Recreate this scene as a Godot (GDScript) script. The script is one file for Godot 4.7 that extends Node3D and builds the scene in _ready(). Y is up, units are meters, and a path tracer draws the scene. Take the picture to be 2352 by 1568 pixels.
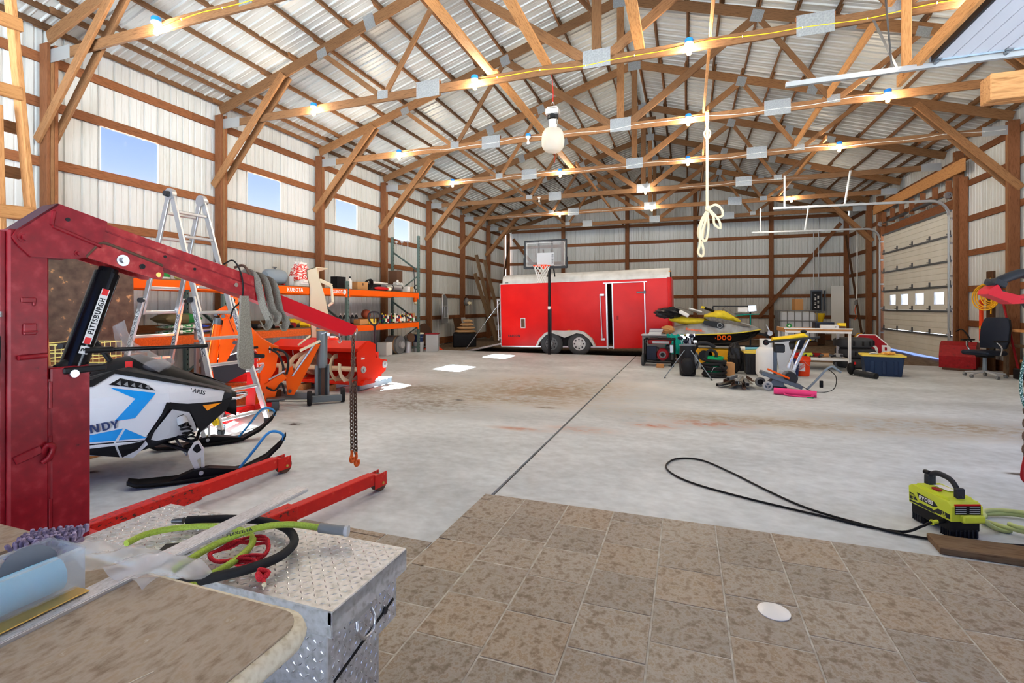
extends Node3D
# A timber pole barn used as workshop. x runs to the right along the trusses, y up, -z along the building; metres.

class MB:
	var v := PackedVector3Array()
	var n := PackedVector3Array()
	var uv := PackedVector2Array()
	var has_uv := false
	func tri(a: Vector3, b: Vector3, c: Vector3) -> MB:
		var m := (b - a).cross(c - a).normalized()
		return tris(a, b, c, m, m, m)
	func tris(a: Vector3, b: Vector3, c: Vector3, na: Vector3, nb: Vector3, nc: Vector3) -> MB:
		v.append(a); v.append(c); v.append(b)
		n.append(na); n.append(nc); n.append(nb)
		return self
	func quad(a: Vector3, b: Vector3, c: Vector3, d: Vector3) -> MB:
		tri(a, b, c)
		return tri(a, c, d)
	func uvquad(a: Vector3, b: Vector3, c: Vector3, d: Vector3, u0 := Vector2(0, 1), u1 := Vector2(1, 0)) -> MB:
		has_uv = true
		while uv.size() < v.size():
			uv.append(Vector2.ZERO)
		quad(a, b, c, d)
		var ua := Vector2(u0.x, u0.y); var ub := Vector2(u1.x, u0.y); var uc := Vector2(u1.x, u1.y); var ud := Vector2(u0.x, u1.y)
		for q in [ua, uc, ub, ua, ud, uc]:
			uv.append(q)
		return self
	func box(c: Vector3, s: Vector3, b := 0.0, t := Transform3D.IDENTITY) -> MB:
		var h := s * 0.5
		b = minf(b, minf(h.x, minf(h.y, h.z)) * 0.9)
		if b <= 0.0:
			var p := []
			for i in 8:
				p.append(t * (c + Vector3(h.x * (1 if i & 1 else -1), h.y * (1 if i & 2 else -1), h.z * (1 if i & 4 else -1))))
			quad(p[0], p[4], p[6], p[2]); quad(p[1], p[3], p[7], p[5]); quad(p[0], p[1], p[5], p[4])
			quad(p[2], p[6], p[7], p[3]); quad(p[0], p[2], p[3], p[1]); quad(p[4], p[5], p[7], p[6])
			return self
		var q := {}
		for sx in [-1, 1]:
			for sy in [-1, 1]:
				for sz in [-1, 1]:
					q[[sx, sy, sz, 0]] = t * (c + Vector3(sx * h.x, sy * (h.y - b), sz * (h.z - b)))
					q[[sx, sy, sz, 1]] = t * (c + Vector3(sx * (h.x - b), sy * h.y, sz * (h.z - b)))
					q[[sx, sy, sz, 2]] = t * (c + Vector3(sx * (h.x - b), sy * (h.y - b), sz * h.z))
		var mid := t * c
		var put := func(pts: Array):
			var a: Vector3 = pts[0]
			var m: Vector3 = (pts[1] - a).cross(pts[2] - a)
			if m.dot(a - mid) < 0:
				pts.reverse()
			if pts.size() == 4: quad(pts[0], pts[1], pts[2], pts[3])
			else: tri(pts[0], pts[1], pts[2])
		for s1 in [-1, 1]:
			put.call([q[[s1, -1, -1, 0]], q[[s1, 1, -1, 0]], q[[s1, 1, 1, 0]], q[[s1, -1, 1, 0]]])
			put.call([q[[-1, s1, -1, 1]], q[[1, s1, -1, 1]], q[[1, s1, 1, 1]], q[[-1, s1, 1, 1]]])
			put.call([q[[-1, -1, s1, 2]], q[[1, -1, s1, 2]], q[[1, 1, s1, 2]], q[[-1, 1, s1, 2]]])
			for s2 in [-1, 1]:
				put.call([q[[s1, s2, -1, 0]], q[[s1, s2, 1, 0]], q[[s1, s2, 1, 1]], q[[s1, s2, -1, 1]]])
				put.call([q[[s1, -1, s2, 0]], q[[s1, 1, s2, 0]], q[[s1, 1, s2, 2]], q[[s1, -1, s2, 2]]])
				put.call([q[[-1, s1, s2, 1]], q[[1, s1, s2, 1]], q[[1, s1, s2, 2]], q[[-1, s1, s2, 2]]])
				for s3 in [-1, 1]:
					put.call([q[[s1, s2, s3, 0]], q[[s1, s2, s3, 1]], q[[s1, s2, s3, 2]]])
		return self
	# a bar of rectangular section from a to b; h is measured towards up, w across
	func bar(a: Vector3, b: Vector3, w: float, h: float, bev := 0.0, up := Vector3.UP) -> MB:
		return box(Vector3.ZERO, Vector3((b - a).length(), h, w), bev, MB.along(a, b, up))
	static func along(a: Vector3, b: Vector3, up := Vector3.UP) -> Transform3D:
		var x := (b - a).normalized()
		if absf(x.dot(up.normalized())) > 0.999:
			up = Vector3.BACK if absf(x.z) < 0.9 else Vector3.RIGHT
		var z := x.cross(up).normalized()
		return Transform3D(Basis(x, z.cross(x), z), (a + b) * 0.5)
	func cyl(a: Vector3, b: Vector3, r: float, r2 := -1.0, k := 12, caps := true) -> MB:
		if r2 < 0: r2 = r
		var t := MB.along(a, b)
		var e := t.basis.y; var f := t.basis.z
		var s := (r - r2) / maxf((b - a).length(), 1e-6)
		for i in k:
			var d0 := e * cos(TAU * i / k) + f * sin(TAU * i / k)
			var d1 := e * cos(TAU * (i + 1) / k) + f * sin(TAU * (i + 1) / k)
			var n0 := (d0 + t.basis.x * s).normalized(); var n1 := (d1 + t.basis.x * s).normalized()
			tris(a + d0 * r, a + d1 * r, b + d1 * r2, n0, n1, n1)
			tris(a + d0 * r, b + d1 * r2, b + d0 * r2, n0, n1, n0)
			if caps:
				tri(a, a + d1 * r, a + d0 * r); tri(b, b + d0 * r2, b + d1 * r2)
		return self
	func tube(p: Array, r: float, k := 8, closed := false, flat := 1.0, up := Vector3.UP) -> MB:
		var m := p.size()
		var rings := []
		var ups := up
		var x := Vector3.RIGHT
		for i in m:
			var a: Vector3 = p[(i - 1 + m) % m] if closed or i > 0 else p[0]
			var b: Vector3 = p[(i + 1) % m] if closed or i < m - 1 else p[m - 1]
			x = (b - a).normalized() if (b - a).length() > 1e-7 else x
			if absf(x.dot(ups)) > 0.97:
				ups = Vector3.BACK if absf(x.z) < 0.8 else Vector3.RIGHT
			var z := x.cross(ups).normalized()
			var y := z.cross(x).normalized()
			ups = y
			var ring := []
			for j in k:
				ring.append([p[i] + (y * cos(TAU * j / k) * flat + z * sin(TAU * j / k)) * r, (y * cos(TAU * j / k) / flat + z * sin(TAU * j / k)).normalized()])
			rings.append(ring)
		for i in (m if closed else m - 1):
			var A: Array = rings[i]; var B: Array = rings[(i + 1) % m]
			for j in k:
				var j2 := (j + 1) % k
				tris(A[j][0], A[j2][0], B[j2][0], A[j][1], A[j2][1], B[j2][1])
				tris(A[j][0], B[j2][0], B[j][0], A[j][1], B[j2][1], B[j][1])
		if not closed:
			for j in k:
				tri(p[0], rings[0][(j + 1) % k][0], rings[0][j][0])
				tri(p[m - 1], rings[m - 1][j][0], rings[m - 1][(j + 1) % k][0])
		return self
	# profile of (radius, height) turned about the y axis of t
	func lathe(prof: Array, t := Transform3D.IDENTITY, k := 16, sharp := 0.8) -> MB:
		var seg := []
		for i in prof.size() - 1:
			var d: Vector2 = prof[i + 1] - prof[i]
			seg.append(Vector2(d.y, -d.x).normalized())
		for i in prof.size() - 1:
			var n0: Vector2 = seg[i]; var n1: Vector2 = seg[i]
			if i > 0 and seg[i].dot(seg[i - 1]) > sharp: n0 = (seg[i] + seg[i - 1]).normalized()
			if i < seg.size() - 1 and seg[i].dot(seg[i + 1]) > sharp: n1 = (seg[i] + seg[i + 1]).normalized()
			for j in k:
				var a0 := TAU * j / k; var a1 := TAU * (j + 1) / k
				var c0 := Vector3(cos(a0), 0, -sin(a0)); var c1 := Vector3(cos(a1), 0, -sin(a1))
				var Y := Vector3.UP
				var p00: Vector3 = t * (c0 * prof[i].x + Y * prof[i].y); var p01: Vector3 = t * (c1 * prof[i].x + Y * prof[i].y)
				var p10: Vector3 = t * (c0 * prof[i + 1].x + Y * prof[i + 1].y); var p11: Vector3 = t * (c1 * prof[i + 1].x + Y * prof[i + 1].y)
				var m00: Vector3 = (t.basis * (c0 * n0.x + Y * n0.y)).normalized(); var m01: Vector3 = (t.basis * (c1 * n0.x + Y * n0.y)).normalized()
				var m10: Vector3 = (t.basis * (c0 * n1.x + Y * n1.y)).normalized(); var m11: Vector3 = (t.basis * (c1 * n1.x + Y * n1.y)).normalized()
				if prof[i].x > 1e-6: tris(p00, p01, p11, m00, m01, m11)
				if prof[i + 1].x > 1e-6: tris(p00, p11, p10, m00, m11, m10)
		return self
	# polygon in the xy plane of t, extruded from z0 to z1
	func prism(poly: Array, z0: float, z1: float, t := Transform3D.IDENTITY) -> MB:
		var pp := PackedVector2Array(poly)
		if Geometry2D.is_polygon_clockwise(pp): pp.reverse()
		# Geometry2D calls y-down; keep the sign of the area explicit
		var area := 0.0
		for i in pp.size():
			area += pp[i].cross(pp[(i + 1) % pp.size()])
		if area < 0: pp.reverse()
		var idx := Geometry2D.triangulate_polygon(pp)
		for i in range(0, idx.size(), 3):
			var a := pp[idx[i]]; var b := pp[idx[i + 1]]; var c := pp[idx[i + 2]]
			if (b - a).cross(c - a) < 0:
				var w := b; b = c; c = w
			tri(t * Vector3(a.x, a.y, z1), t * Vector3(b.x, b.y, z1), t * Vector3(c.x, c.y, z1))
			tri(t * Vector3(a.x, a.y, z0), t * Vector3(c.x, c.y, z0), t * Vector3(b.x, b.y, z0))
		for i in pp.size():
			var a := pp[i]; var b := pp[(i + 1) % pp.size()]
			quad(t * Vector3(a.x, a.y, z0), t * Vector3(b.x, b.y, z0), t * Vector3(b.x, b.y, z1), t * Vector3(a.x, a.y, z1))
		return self
	# skin over rings of points (each ring the same count), smooth
	func loft(rings: Array, wrap := true, caps := true, flip := false, sharp := 2.0) -> MB:
		var m := rings.size(); var k: int = rings[0].size()
		var nn := []
		for i in m:
			var row := []
			for j in k:
				var jl: int = (j - 1 + k) % k if wrap else maxi(j - 1, 0)
				var jr: int = (j + 1) % k if wrap else mini(j + 1, k - 1)
				var du: Vector3 = rings[i][jr] - rings[i][jl]
				var dv: Vector3 = rings[mini(i + 1, m - 1)][j] - rings[maxi(i - 1, 0)][j]
				var q := du.cross(dv).normalized()
				row.append(-q if flip else q)
			nn.append(row)
		for i in m - 1:
			for j in (k if wrap else k - 1):
				var j2 := (j + 1) % k
				var a: Vector3 = rings[i][j]; var b: Vector3 = rings[i][j2]; var c: Vector3 = rings[i + 1][j2]; var d: Vector3 = rings[i + 1][j]
				if sharp < 1.0:
					if flip: quad(a, d, c, b)
					else: quad(a, b, c, d)
				elif flip:
					tris(a, d, c, nn[i][j], nn[i + 1][j], nn[i + 1][j2]); tris(a, c, b, nn[i][j], nn[i + 1][j2], nn[i][j2])
				else:
					tris(a, b, c, nn[i][j], nn[i][j2], nn[i + 1][j2]); tris(a, c, d, nn[i][j], nn[i + 1][j2], nn[i + 1][j])
		if caps and wrap:
			for e in [0, m - 1]:
				var mid := Vector3.ZERO
				for j in k: mid += rings[e][j] / k
				for j in k:
					if (e == 0) != flip: tri(mid, rings[e][(j + 1) % k], rings[e][j])
					else: tri(mid, rings[e][j], rings[e][(j + 1) % k])
		return self
	func ball(c: Vector3, r: Vector3, k := 14, rows := 8, t := Transform3D.IDENTITY) -> MB:
		for i in rows:
			for j in k:
				var q := []
				for w in [[i, j], [i, j + 1], [i + 1, j + 1], [i + 1, j]]:
					var th: float = PI * w[0] / rows; var ph: float = TAU * w[1] / k
					q.append(Vector3(sin(th) * cos(ph), cos(th), -sin(th) * sin(ph)))
				var p := []; var m := []
				for d in q:
					p.append(t * (c + d * r)); m.append((t.basis * (d / r)).normalized())
				if i < rows - 1: tris(p[0], p[3], p[2], m[0], m[3], m[2])
				if i > 0: tris(p[0], p[2], p[1], m[0], m[2], m[1])
		return self
	func mesh() -> ArrayMesh:
		var a := []
		a.resize(Mesh.ARRAY_MAX)
		a[Mesh.ARRAY_VERTEX] = v
		a[Mesh.ARRAY_NORMAL] = n
		if has_uv:
			while uv.size() < v.size(): uv.append(Vector2.ZERO)
			a[Mesh.ARRAY_TEX_UV] = uv
		var am := ArrayMesh.new()
		am.add_surface_from_arrays(Mesh.PRIMITIVE_TRIANGLES, a)
		return am

var M := {}
var taken := {}
var cache := {}
var rng := RandomNumberGenerator.new()

func numbered(called: String) -> String:
	taken[called] = taken.get(called, -1) + 1
	return called if taken[called] == 0 else "%s_%03d" % [called, taken[called]]
func tag(o: Node, label: String, category: String, group := "") -> Node:
	o.set_meta("label", label)
	o.set_meta("category", category)
	if group: o.set_meta("group", group)
	return o
func thing(called: String, label: String, category: String, at := Vector3.ZERO, turn := 0.0, group := "") -> Node3D:
	var o := Node3D.new()
	o.name = numbered(called)
	add_child(o)
	o.position = at
	o.rotation_degrees.y = turn
	tag(o, label, category, group)
	return o
func struct(called: String) -> Node3D:
	var o := Node3D.new()
	o.name = called
	add_child(o)
	o.set_meta("kind", "structure")
	return o
func part(parent: Node, called: String, mb, mat, xf := Transform3D.IDENTITY, label := "") -> MeshInstance3D:
	var o := MeshInstance3D.new()
	o.name = called
	o.mesh = mb.mesh() if mb is MB else mb
	o.material_override = mat if mat is Material else M[mat]
	parent.add_child(o, true)
	o.transform = xf
	if label: o.set_meta("label", label)
	return o
# a thing that is a single mesh
func solo(called: String, mb, mat, label: String, category: String, at := Vector3.ZERO, turn := 0.0, group := "") -> MeshInstance3D:
	var o := part(self, numbered(called), mb, mat)
	o.position = at
	o.rotation_degrees.y = turn
	tag(o, label, category, group)
	return o
func copy_of(o: Node3D, called: String, label: String, at: Vector3, turn := 0.0) -> Node3D:
	var c: Node3D = o.duplicate()
	c.name = numbered(called)
	add_child(c)
	c.position = at
	c.rotation_degrees.y = turn
	c.set_meta("label", label)
	return c
# a sawn timber: its length lies along its own x so that the grain follows it
func timber(parent: Node, called: String, a: Vector3, b: Vector3, w: float, h: float, mat, up := Vector3.UP, label := "") -> MeshInstance3D:
	var key := "t%.2f_%.3f_%.3f" % [(b - a).length(), w, h]
	if not cache.has(key):
		cache[key] = MB.new().box(Vector3.ZERO, Vector3((b - a).length(), h, w), 0.005).mesh()
	return part(parent, called, cache[key], mat, MB.along(a, b, up), label)
func T(x := 0.0, y := 0.0, z := 0.0, rx := 0.0, ry := 0.0, rz := 0.0) -> Transform3D:
	return Transform3D(Basis.from_euler(Vector3(deg_to_rad(rx), deg_to_rad(ry), deg_to_rad(rz))), Vector3(x, y, z))
func V(x: float, y: float, z: float) -> Vector3:
	return Vector3(x, y, z)
func smooth(p: Array, step := 6, closed := false) -> Array:
	var r := []
	var m := p.size()
	for i in (m if closed else m - 1):
		var a: Vector3 = p[(i - 1 + m) % m] if closed or i > 0 else p[0] * 2 - p[1]
		var d: Vector3 = p[(i + 2) % m] if closed or i < m - 2 else p[m - 1] * 2 - p[m - 2]
		for s in step:
			r.append(p[i].cubic_interpolate(p[(i + 1) % m], a, d, float(s) / step))
	if not closed: r.append(p[m - 1])
	return r
func rrect(w: float, h: float, r: float, k := 4) -> Array:
	var p := []
	for c in 4:
		var o := Vector2((w * 0.5 - r) * (1 if c in [0, 3] else -1), (h * 0.5 - r) * (1 if c < 2 else -1))
		for i in k + 1:
			p.append(o + Vector2.from_angle(PI * 0.5 * (c + float(i) / k)) * r)
	return p
func lettering(parent: Node, called: String, words: String, size: float, mat, xf: Transform3D, depth := 0.002, bold := true, serif := false) -> MeshInstance3D:
	var key := "f%s%s" % [bold, serif]
	if not cache.has(key):
		var f := SystemFont.new()
		f.font_names = PackedStringArray(["Droid Serif" if serif else "Droid Sans"])
		f.font_weight = 700 if bold else 400
		cache[key] = f
	var t := TextMesh.new()
	t.text = words
	t.font = cache[key]
	t.font_size = 32
	t.pixel_size = size / 32.0
	t.depth = depth
	return part(parent, called, t, mat, xf)

func noise_tex(freq: float, stops: Array, oct := 4, sd := 1, size := 512, kind := FastNoiseLite.TYPE_SIMPLEX_SMOOTH, gain := 0.5) -> NoiseTexture2D:
	var f := FastNoiseLite.new()
	f.seed = sd
	f.noise_type = kind
	f.frequency = freq
	f.fractal_octaves = oct
	f.fractal_gain = gain
	var t := NoiseTexture2D.new()
	t.width = size
	t.height = size
	t.noise = f
	t.seamless = true
	if stops:
		var g := Gradient.new()
		var off := PackedFloat32Array(); var col := PackedColorArray()
		for s in stops:
			off.append(s[0]); col.append(s[1])
		g.offsets = off
		g.colors = col
		t.color_ramp = g
	return t
func mat(called: String, c: Color, rough := 0.6, metal := 0.0) -> StandardMaterial3D:
	var m := StandardMaterial3D.new()
	m.resource_name = called
	m.albedo_color = c
	m.roughness = rough
	m.metallic = metal
	if metal < 0.3: m.metallic_specular = 0.28
	M[called] = m
	return m
func tri_mat(called: String, tex: Texture2D, scale: Vector3, rough := 0.7, metal := 0.0, world := false, c := Color.WHITE, off := Vector3.ZERO) -> StandardMaterial3D:
	var m := mat(called, c, rough, metal)
	m.albedo_texture = tex
	m.uv1_triplanar = true
	m.uv1_world_triplanar = world
	m.uv1_scale = scale
	m.uv1_offset = off
	m.uv1_triplanar_sharpness = 4.0
	return m
func K(r: int, g: int, b: int) -> Color:
	return Color(r / 255.0, g / 255.0, b / 255.0)
const ZT := [-4.36, -7.09, -9.82, -12.55, -15.28, -18.01, -20.74]   # truss lines
const CX := -1.225
const SLOPE := 0.305
const XL := -8.6
const XR := 6.2
const ZB := -23.45
const ZF := 3.9

func roof_y(x: float) -> float:   # centre line of the truss top chord
	return 7.38 - SLOPE * absf(x - CX)

func camera_and_light() -> void:
	var cam := Camera3D.new()
	cam.name = "camera"
	add_child(cam)
	cam.projection = Camera3D.PROJECTION_FRUSTUM
	cam.near = 0.05
	cam.far = 400.0
	cam.size = 0.05 * 1568.0 / 1128.0
	cam.frustum_offset = Vector2(0, -0.05 * 79.0 / 1128.0)
	cam.position = V(0, 1.34, 0)
	cam.rotation_degrees.y = 19.573
	cam.current = true
	var e := Environment.new()
	e.tonemap_mode = Environment.TONE_MAPPER_LINEAR
	e.tonemap_exposure = 1.48
	e.background_mode = Environment.BG_SKY
	e.sdfgi_enabled = true
	e.ssao_enabled = true
	e.ssil_enabled = true
	e.ambient_light_source = Environment.AMBIENT_SOURCE_SKY
	var sm := ProceduralSkyMaterial.new()
	sm.sky_top_color = K(40, 98, 208)
	sm.sky_horizon_color = K(238, 244, 252)
	sm.sky_curve = 0.11
	sm.ground_horizon_color = K(190, 188, 180)
	sm.ground_bottom_color = K(150, 146, 138)
	sm.energy_multiplier = 1.4
	sm.sun_angle_max = 3.0
	var sky := Sky.new()
	sky.sky_material = sm
	e.sky = sky
	var we := WorldEnvironment.new()
	we.name = "daylight"
	we.environment = e
	add_child(we)
	var sun := DirectionalLight3D.new()
	sun.name = "sun"
	add_child(sun)
	sun.look_at_from_position(Vector3.ZERO, V(0.69, -0.69, 0.22), Vector3.UP)
	sun.light_color = Color(0.92, 0.965, 1.0)
	sun.light_energy = 38.0
	sun.light_angular_distance = 0.9
	sun.shadow_enabled = true

func materials() -> void:
	# timber: fine grain stretched along the board
	var grain := noise_tex(0.018, [[0.0, K(160, 130, 100)], [0.35, K(196, 164, 130)], [0.55, K(210, 180, 146)], [0.75, K(184, 152, 118)], [1.0, K(142, 112, 82)]], 5, 3, 512, FastNoiseLite.TYPE_SIMPLEX_SMOOTH, 0.62)
	var tint := {"wood": K(158, 134, 112), "wood_b": K(145, 124, 105), "wood_c": K(174, 146, 120), "wood_red": K(164, 124, 100), "wood_red_b": K(148, 112, 91), "wood_new": K(244, 208, 166), "wood_new_b": K(230, 194, 152), "wood_old": K(146, 140, 133), "wood_dark": K(104, 86, 74), "purlin": K(140, 120, 104), "purlin_b": K(164, 134, 108), "purlin_c": K(112, 96, 84), "wood_pale": K(250, 236, 218)}
	var i := 0
	for k in tint:
		i += 1
		var m := tri_mat(k, grain, V(0.35, 3.1, 3.1), 0.75, 0.0, false, tint[k], V(i * 0.37, i * 0.21, i * 0.53))
		m.metallic_specular = 0.3
	# painted steel cladding: off white, streaked with dirt
	var clad := noise_tex(0.012, [[0.0, K(180, 180, 174)], [0.3, K(197, 198, 194)], [0.6, K(203, 204, 201)], [1.0, K(191, 191, 185)]], 5, 11, 512, FastNoiseLite.TYPE_SIMPLEX_SMOOTH, 0.6)
	tri_mat("clad_wall", clad, V(1.6, 0.12, 1.6), 0.45, 0.0, true)
	tri_mat("clad_wall_b", clad, V(1.6, 0.12, 1.6), 0.45, 0.0, true, K(244, 244, 242), V(0.4, 0.3, 0.7))
	tri_mat("clad_roof", clad, V(0.14, 0.14, 1.7), 0.38, 0.1, true, K(246, 245, 242), V(0.3, 0.1, 0.5))
	tri_mat("clad_roof_b", clad, V(0.14, 0.14, 1.7), 0.38, 0.1, true, K(236, 236, 234), V(0.8, 0.6, 0.1))
	mat("galv", K(176, 178, 178), 0.42, 0.65)
	var gal := noise_tex(0.05, [[0.0, K(132, 135, 137)], [0.5, K(150, 152, 152)], [1.0, K(164, 165, 164)]], 3, 5, 256, FastNoiseLite.TYPE_CELLULAR)
	tri_mat("plate", gal, V(3, 3, 3), 0.5, 0.5)
	# vinyl tiles
	var stone := noise_tex(0.016, [[0.0, K(112, 98, 84)], [0.28, K(134, 121, 108)], [0.42, K(154, 144, 133)], [0.56, K(166, 159, 152)], [0.7, K(146, 131, 114)], [1.0, K(180, 175, 170)]], 6, 21, 1024, FastNoiseLite.TYPE_SIMPLEX_SMOOTH, 0.66)
	for t in 4:
		tri_mat("tile_%d" % t, stone, V(0.8, 0.8, 0.8), 0.42, 0.0, true, [K(255, 252, 246), K(246, 242, 236), K(255, 246, 234), K(238, 236, 232)][t], V(t * 0.27, 0, t * 0.41))
	tri_mat("grout", noise_tex(0.03, [[0.0, K(150, 143, 133)], [1.0, K(204, 199, 190)]], 4, 8), V(0.8, 0.8, 0.8), 0.9, 0.0, true)
	var dirt := noise_tex(0.02, [[0.0, K(78, 62, 48)], [0.5, K(112, 94, 76)], [1.0, K(140, 122, 102)]], 6, 31, 512, FastNoiseLite.TYPE_SIMPLEX_SMOOTH, 0.65)
	tri_mat("dirt", dirt, V(0.6, 0.6, 0.6), 0.95, 0.0, true)
	tri_mat("gravel", noise_tex(0.05, [[0.0, K(196, 198, 200)], [1.0, K(226, 228, 230)]], 5, 33), V(0.5, 0.5, 0.5), 0.95, 0.0, true)
	# plain finishes
	for a in [["white", K(238, 238, 234), 0.45], ["white_gloss", K(240, 240, 238), 0.2], ["cream", K(226, 217, 186), 0.4], ["black", K(22, 22, 24), 0.45], ["black_gloss", K(14, 14, 17), 0.12], ["charcoal", K(44, 46, 50), 0.5], ["rubber", K(40, 40, 42), 0.75], ["grey", K(120, 122, 124), 0.5], ["grey_light", K(180, 182, 184), 0.45], ["grey_blue", K(128, 140, 150), 0.45], ["red", K(200, 28, 28), 0.32], ["red_dark", K(140, 22, 28), 0.4], ["orange", K(240, 92, 10), 0.38], ["yellow", K(240, 200, 40), 0.45], ["green", K(40, 130, 60), 0.5], ["teal", K(20, 160, 145), 0.8], ["blue", K(20, 135, 205), 0.35], ["blue_dark", K(36, 50, 92), 0.4], ["navy", K(30, 36, 52), 0.35], ["box_blue", K(40, 130, 220), 0.5], ["pink", K(235, 70, 130), 0.5], ["card", K(186, 136, 86), 0.8], ["tan", K(190, 150, 104), 0.85], ["lime", K(196, 205, 60), 0.42], ["brown", K(88, 62, 46), 0.6], ["skin_rope", K(226, 214, 182), 0.85], ["amber", K(245, 150, 20), 0.3], ["purple", K(120, 108, 132), 0.9], ["ball", K(140, 66, 44), 0.7]]:
		mat(a[0], a[1], a[2])
	for a in [["steel", K(190, 192, 196), 0.3, 0.9], ["chrome", K(225, 226, 230), 0.12, 1.0], ["alu", K(205, 207, 210), 0.35, 0.85], ["dark_steel", K(90, 92, 96), 0.45, 0.8], ["rust", K(92, 66, 52), 0.7, 0.4], ["brass", K(200, 165, 90), 0.3, 0.9]]:
		mat(a[0], a[1], a[2], a[3])
	var glass := mat("glass", Color(0.95, 0.97, 1.0, 0.04), 0.02)
	glass.transparency = BaseMaterial3D.TRANSPARENCY_ALPHA
	var wfm := mat("window_film", Color(0.97, 0.98, 1.0, 0.02), 0.0)
	wfm.transparency = BaseMaterial3D.TRANSPARENCY_ALPHA
	wfm.metallic_specular = 0.1
	var smoke := mat("smoke_glass", Color(0.75, 0.76, 0.78, 0.28), 0.05)
	smoke.transparency = BaseMaterial3D.TRANSPARENCY_ALPHA
	var gg := mat("globe_glass", Color(0.92, 0.9, 0.84, 0.45), 0.25)
	gg.transparency = BaseMaterial3D.TRANSPARENCY_ALPHA
	var plastic := mat("clear_plastic", Color(0.86, 0.9, 0.92, 0.22), 0.2)
	plastic.transparency = BaseMaterial3D.TRANSPARENCY_ALPHA
	var chips := noise_tex(0.03, [[0.0, K(62, 44, 36)], [0.26, K(70, 46, 38)], [0.3, K(190, 34, 28)], [0.75, K(204, 42, 32)], [1.0, K(214, 70, 52)]], 5, 41, 512, FastNoiseLite.TYPE_SIMPLEX_SMOOTH, 0.65)
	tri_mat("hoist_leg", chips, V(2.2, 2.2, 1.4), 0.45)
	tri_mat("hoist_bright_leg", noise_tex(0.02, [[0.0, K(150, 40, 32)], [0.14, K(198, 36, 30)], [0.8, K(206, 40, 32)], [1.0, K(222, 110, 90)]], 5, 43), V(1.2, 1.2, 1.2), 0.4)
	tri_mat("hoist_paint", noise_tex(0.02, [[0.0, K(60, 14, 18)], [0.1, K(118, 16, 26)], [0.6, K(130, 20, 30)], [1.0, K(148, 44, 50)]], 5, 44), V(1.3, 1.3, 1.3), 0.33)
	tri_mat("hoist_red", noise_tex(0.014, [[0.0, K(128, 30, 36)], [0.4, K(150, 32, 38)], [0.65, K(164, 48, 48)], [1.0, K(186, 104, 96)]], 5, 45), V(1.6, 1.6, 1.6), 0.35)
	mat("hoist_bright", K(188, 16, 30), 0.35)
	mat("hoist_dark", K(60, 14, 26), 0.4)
	tri_mat("orange_worn", noise_tex(0.02, [[0.0, K(90, 60, 44)], [0.25, K(196, 84, 32)], [0.7, K(214, 92, 30)], [1.0, K(226, 130, 70)]], 5, 46), V(3, 3, 3), 0.5)
	tri_mat("webbing", noise_tex(0.05, [[0.0, K(104, 98, 88)], [1.0, K(152, 146, 132)]], 4, 47), V(4, 4, 4), 0.9)
	mat("sled_white", K(222, 224, 226), 0.22)
	mat("alu_white", K(214, 216, 214), 0.35, 0.3)
	mat("blue_bar", K(60, 140, 205), 0.4)
	tri_mat("sticker_mix", noise_tex(0.09, [[0.0, K(60, 62, 70)], [0.42, K(90, 92, 98)], [0.5, K(214, 214, 212)], [1.0, K(232, 232, 230)]], 2, 48, 128), V(6, 3, 6), 0.5)
	mat("steel_grey", K(112, 120, 124), 0.42, 0.35)
	mat("blower_red", K(212, 40, 18), 0.3)
	mat("rack_green", K(86, 104, 98), 0.5)
	mat("yellow_pale", K(232, 222, 140), 0.6)
	mat("yellow_box", K(226, 196, 78), 0.6)
	mat("orange_red", K(240, 70, 30), 0.6)
	mat("green_bag", K(28, 110, 52), 0.4)
	mat("brown_green", K(92, 84, 58), 0.5)
	mat("blue_bag", K(40, 62, 150), 0.4)
	tri_mat("bag_white", noise_tex(0.03, [[0.0, K(40, 120, 70)], [0.45, K(60, 140, 84)], [0.5, K(225, 228, 222)], [1.0, K(230, 232, 228)]], 2, 51, 128), V(3, 8, 3), 0.45)
	tri_mat("red_stripe", noise_tex(0.05, [[0.0, K(205, 50, 44)], [0.5, K(210, 60, 52)], [0.55, K(232, 228, 222)], [1.0, K(236, 233, 228)]], 1, 52, 128), V(2, 5, 2), 0.7)
	tri_mat("rusty_plate", noise_tex(0.012, [[0.0, K(70, 56, 48)], [0.6, K(92, 76, 66)], [0.78, K(98, 82, 70)], [0.84, K(170, 124, 84)], [1.0, K(190, 150, 110)]], 5, 53), V(0.9, 0.9, 0.9), 0.6, 0.2)
	var tp := tri_mat("table_plastic", noise_tex(0.012, [[0.0, K(118, 98, 78)], [0.3, K(150, 132, 112)], [0.55, K(168, 152, 134)], [0.8, K(158, 138, 114)], [1.0, K(192, 182, 170)]], 6, 61, 1024, FastNoiseLite.TYPE_SIMPLEX_SMOOTH, 0.62), V(2.2, 2.2, 1.1), 0.42)
	tri_mat("table_edge", noise_tex(0.03, [[0.0, K(172, 156, 130)], [0.5, K(206, 196, 174)], [1.0, K(218, 210, 190)]], 4, 62), V(3, 3, 3), 0.45)
	mat("rust_streak", K(150, 92, 48), 0.6)
	mat("sky_blue", K(110, 180, 215), 0.6)
	tri_mat("ruler_steel", noise_tex(0.05, [[0.0, K(120, 120, 124)], [0.3, K(176, 178, 184)], [1.0, K(206, 208, 214)]], 5, 63), V(6, 6, 2), 0.4, 0.6)
	mat("purple_light", K(160, 146, 168), 0.95)
	var bf := mat("bag_film", Color(0.93, 0.94, 0.96, 0.3), 0.05)
	bf.transparency = BaseMaterial3D.TRANSPARENCY_ALPHA
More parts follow.
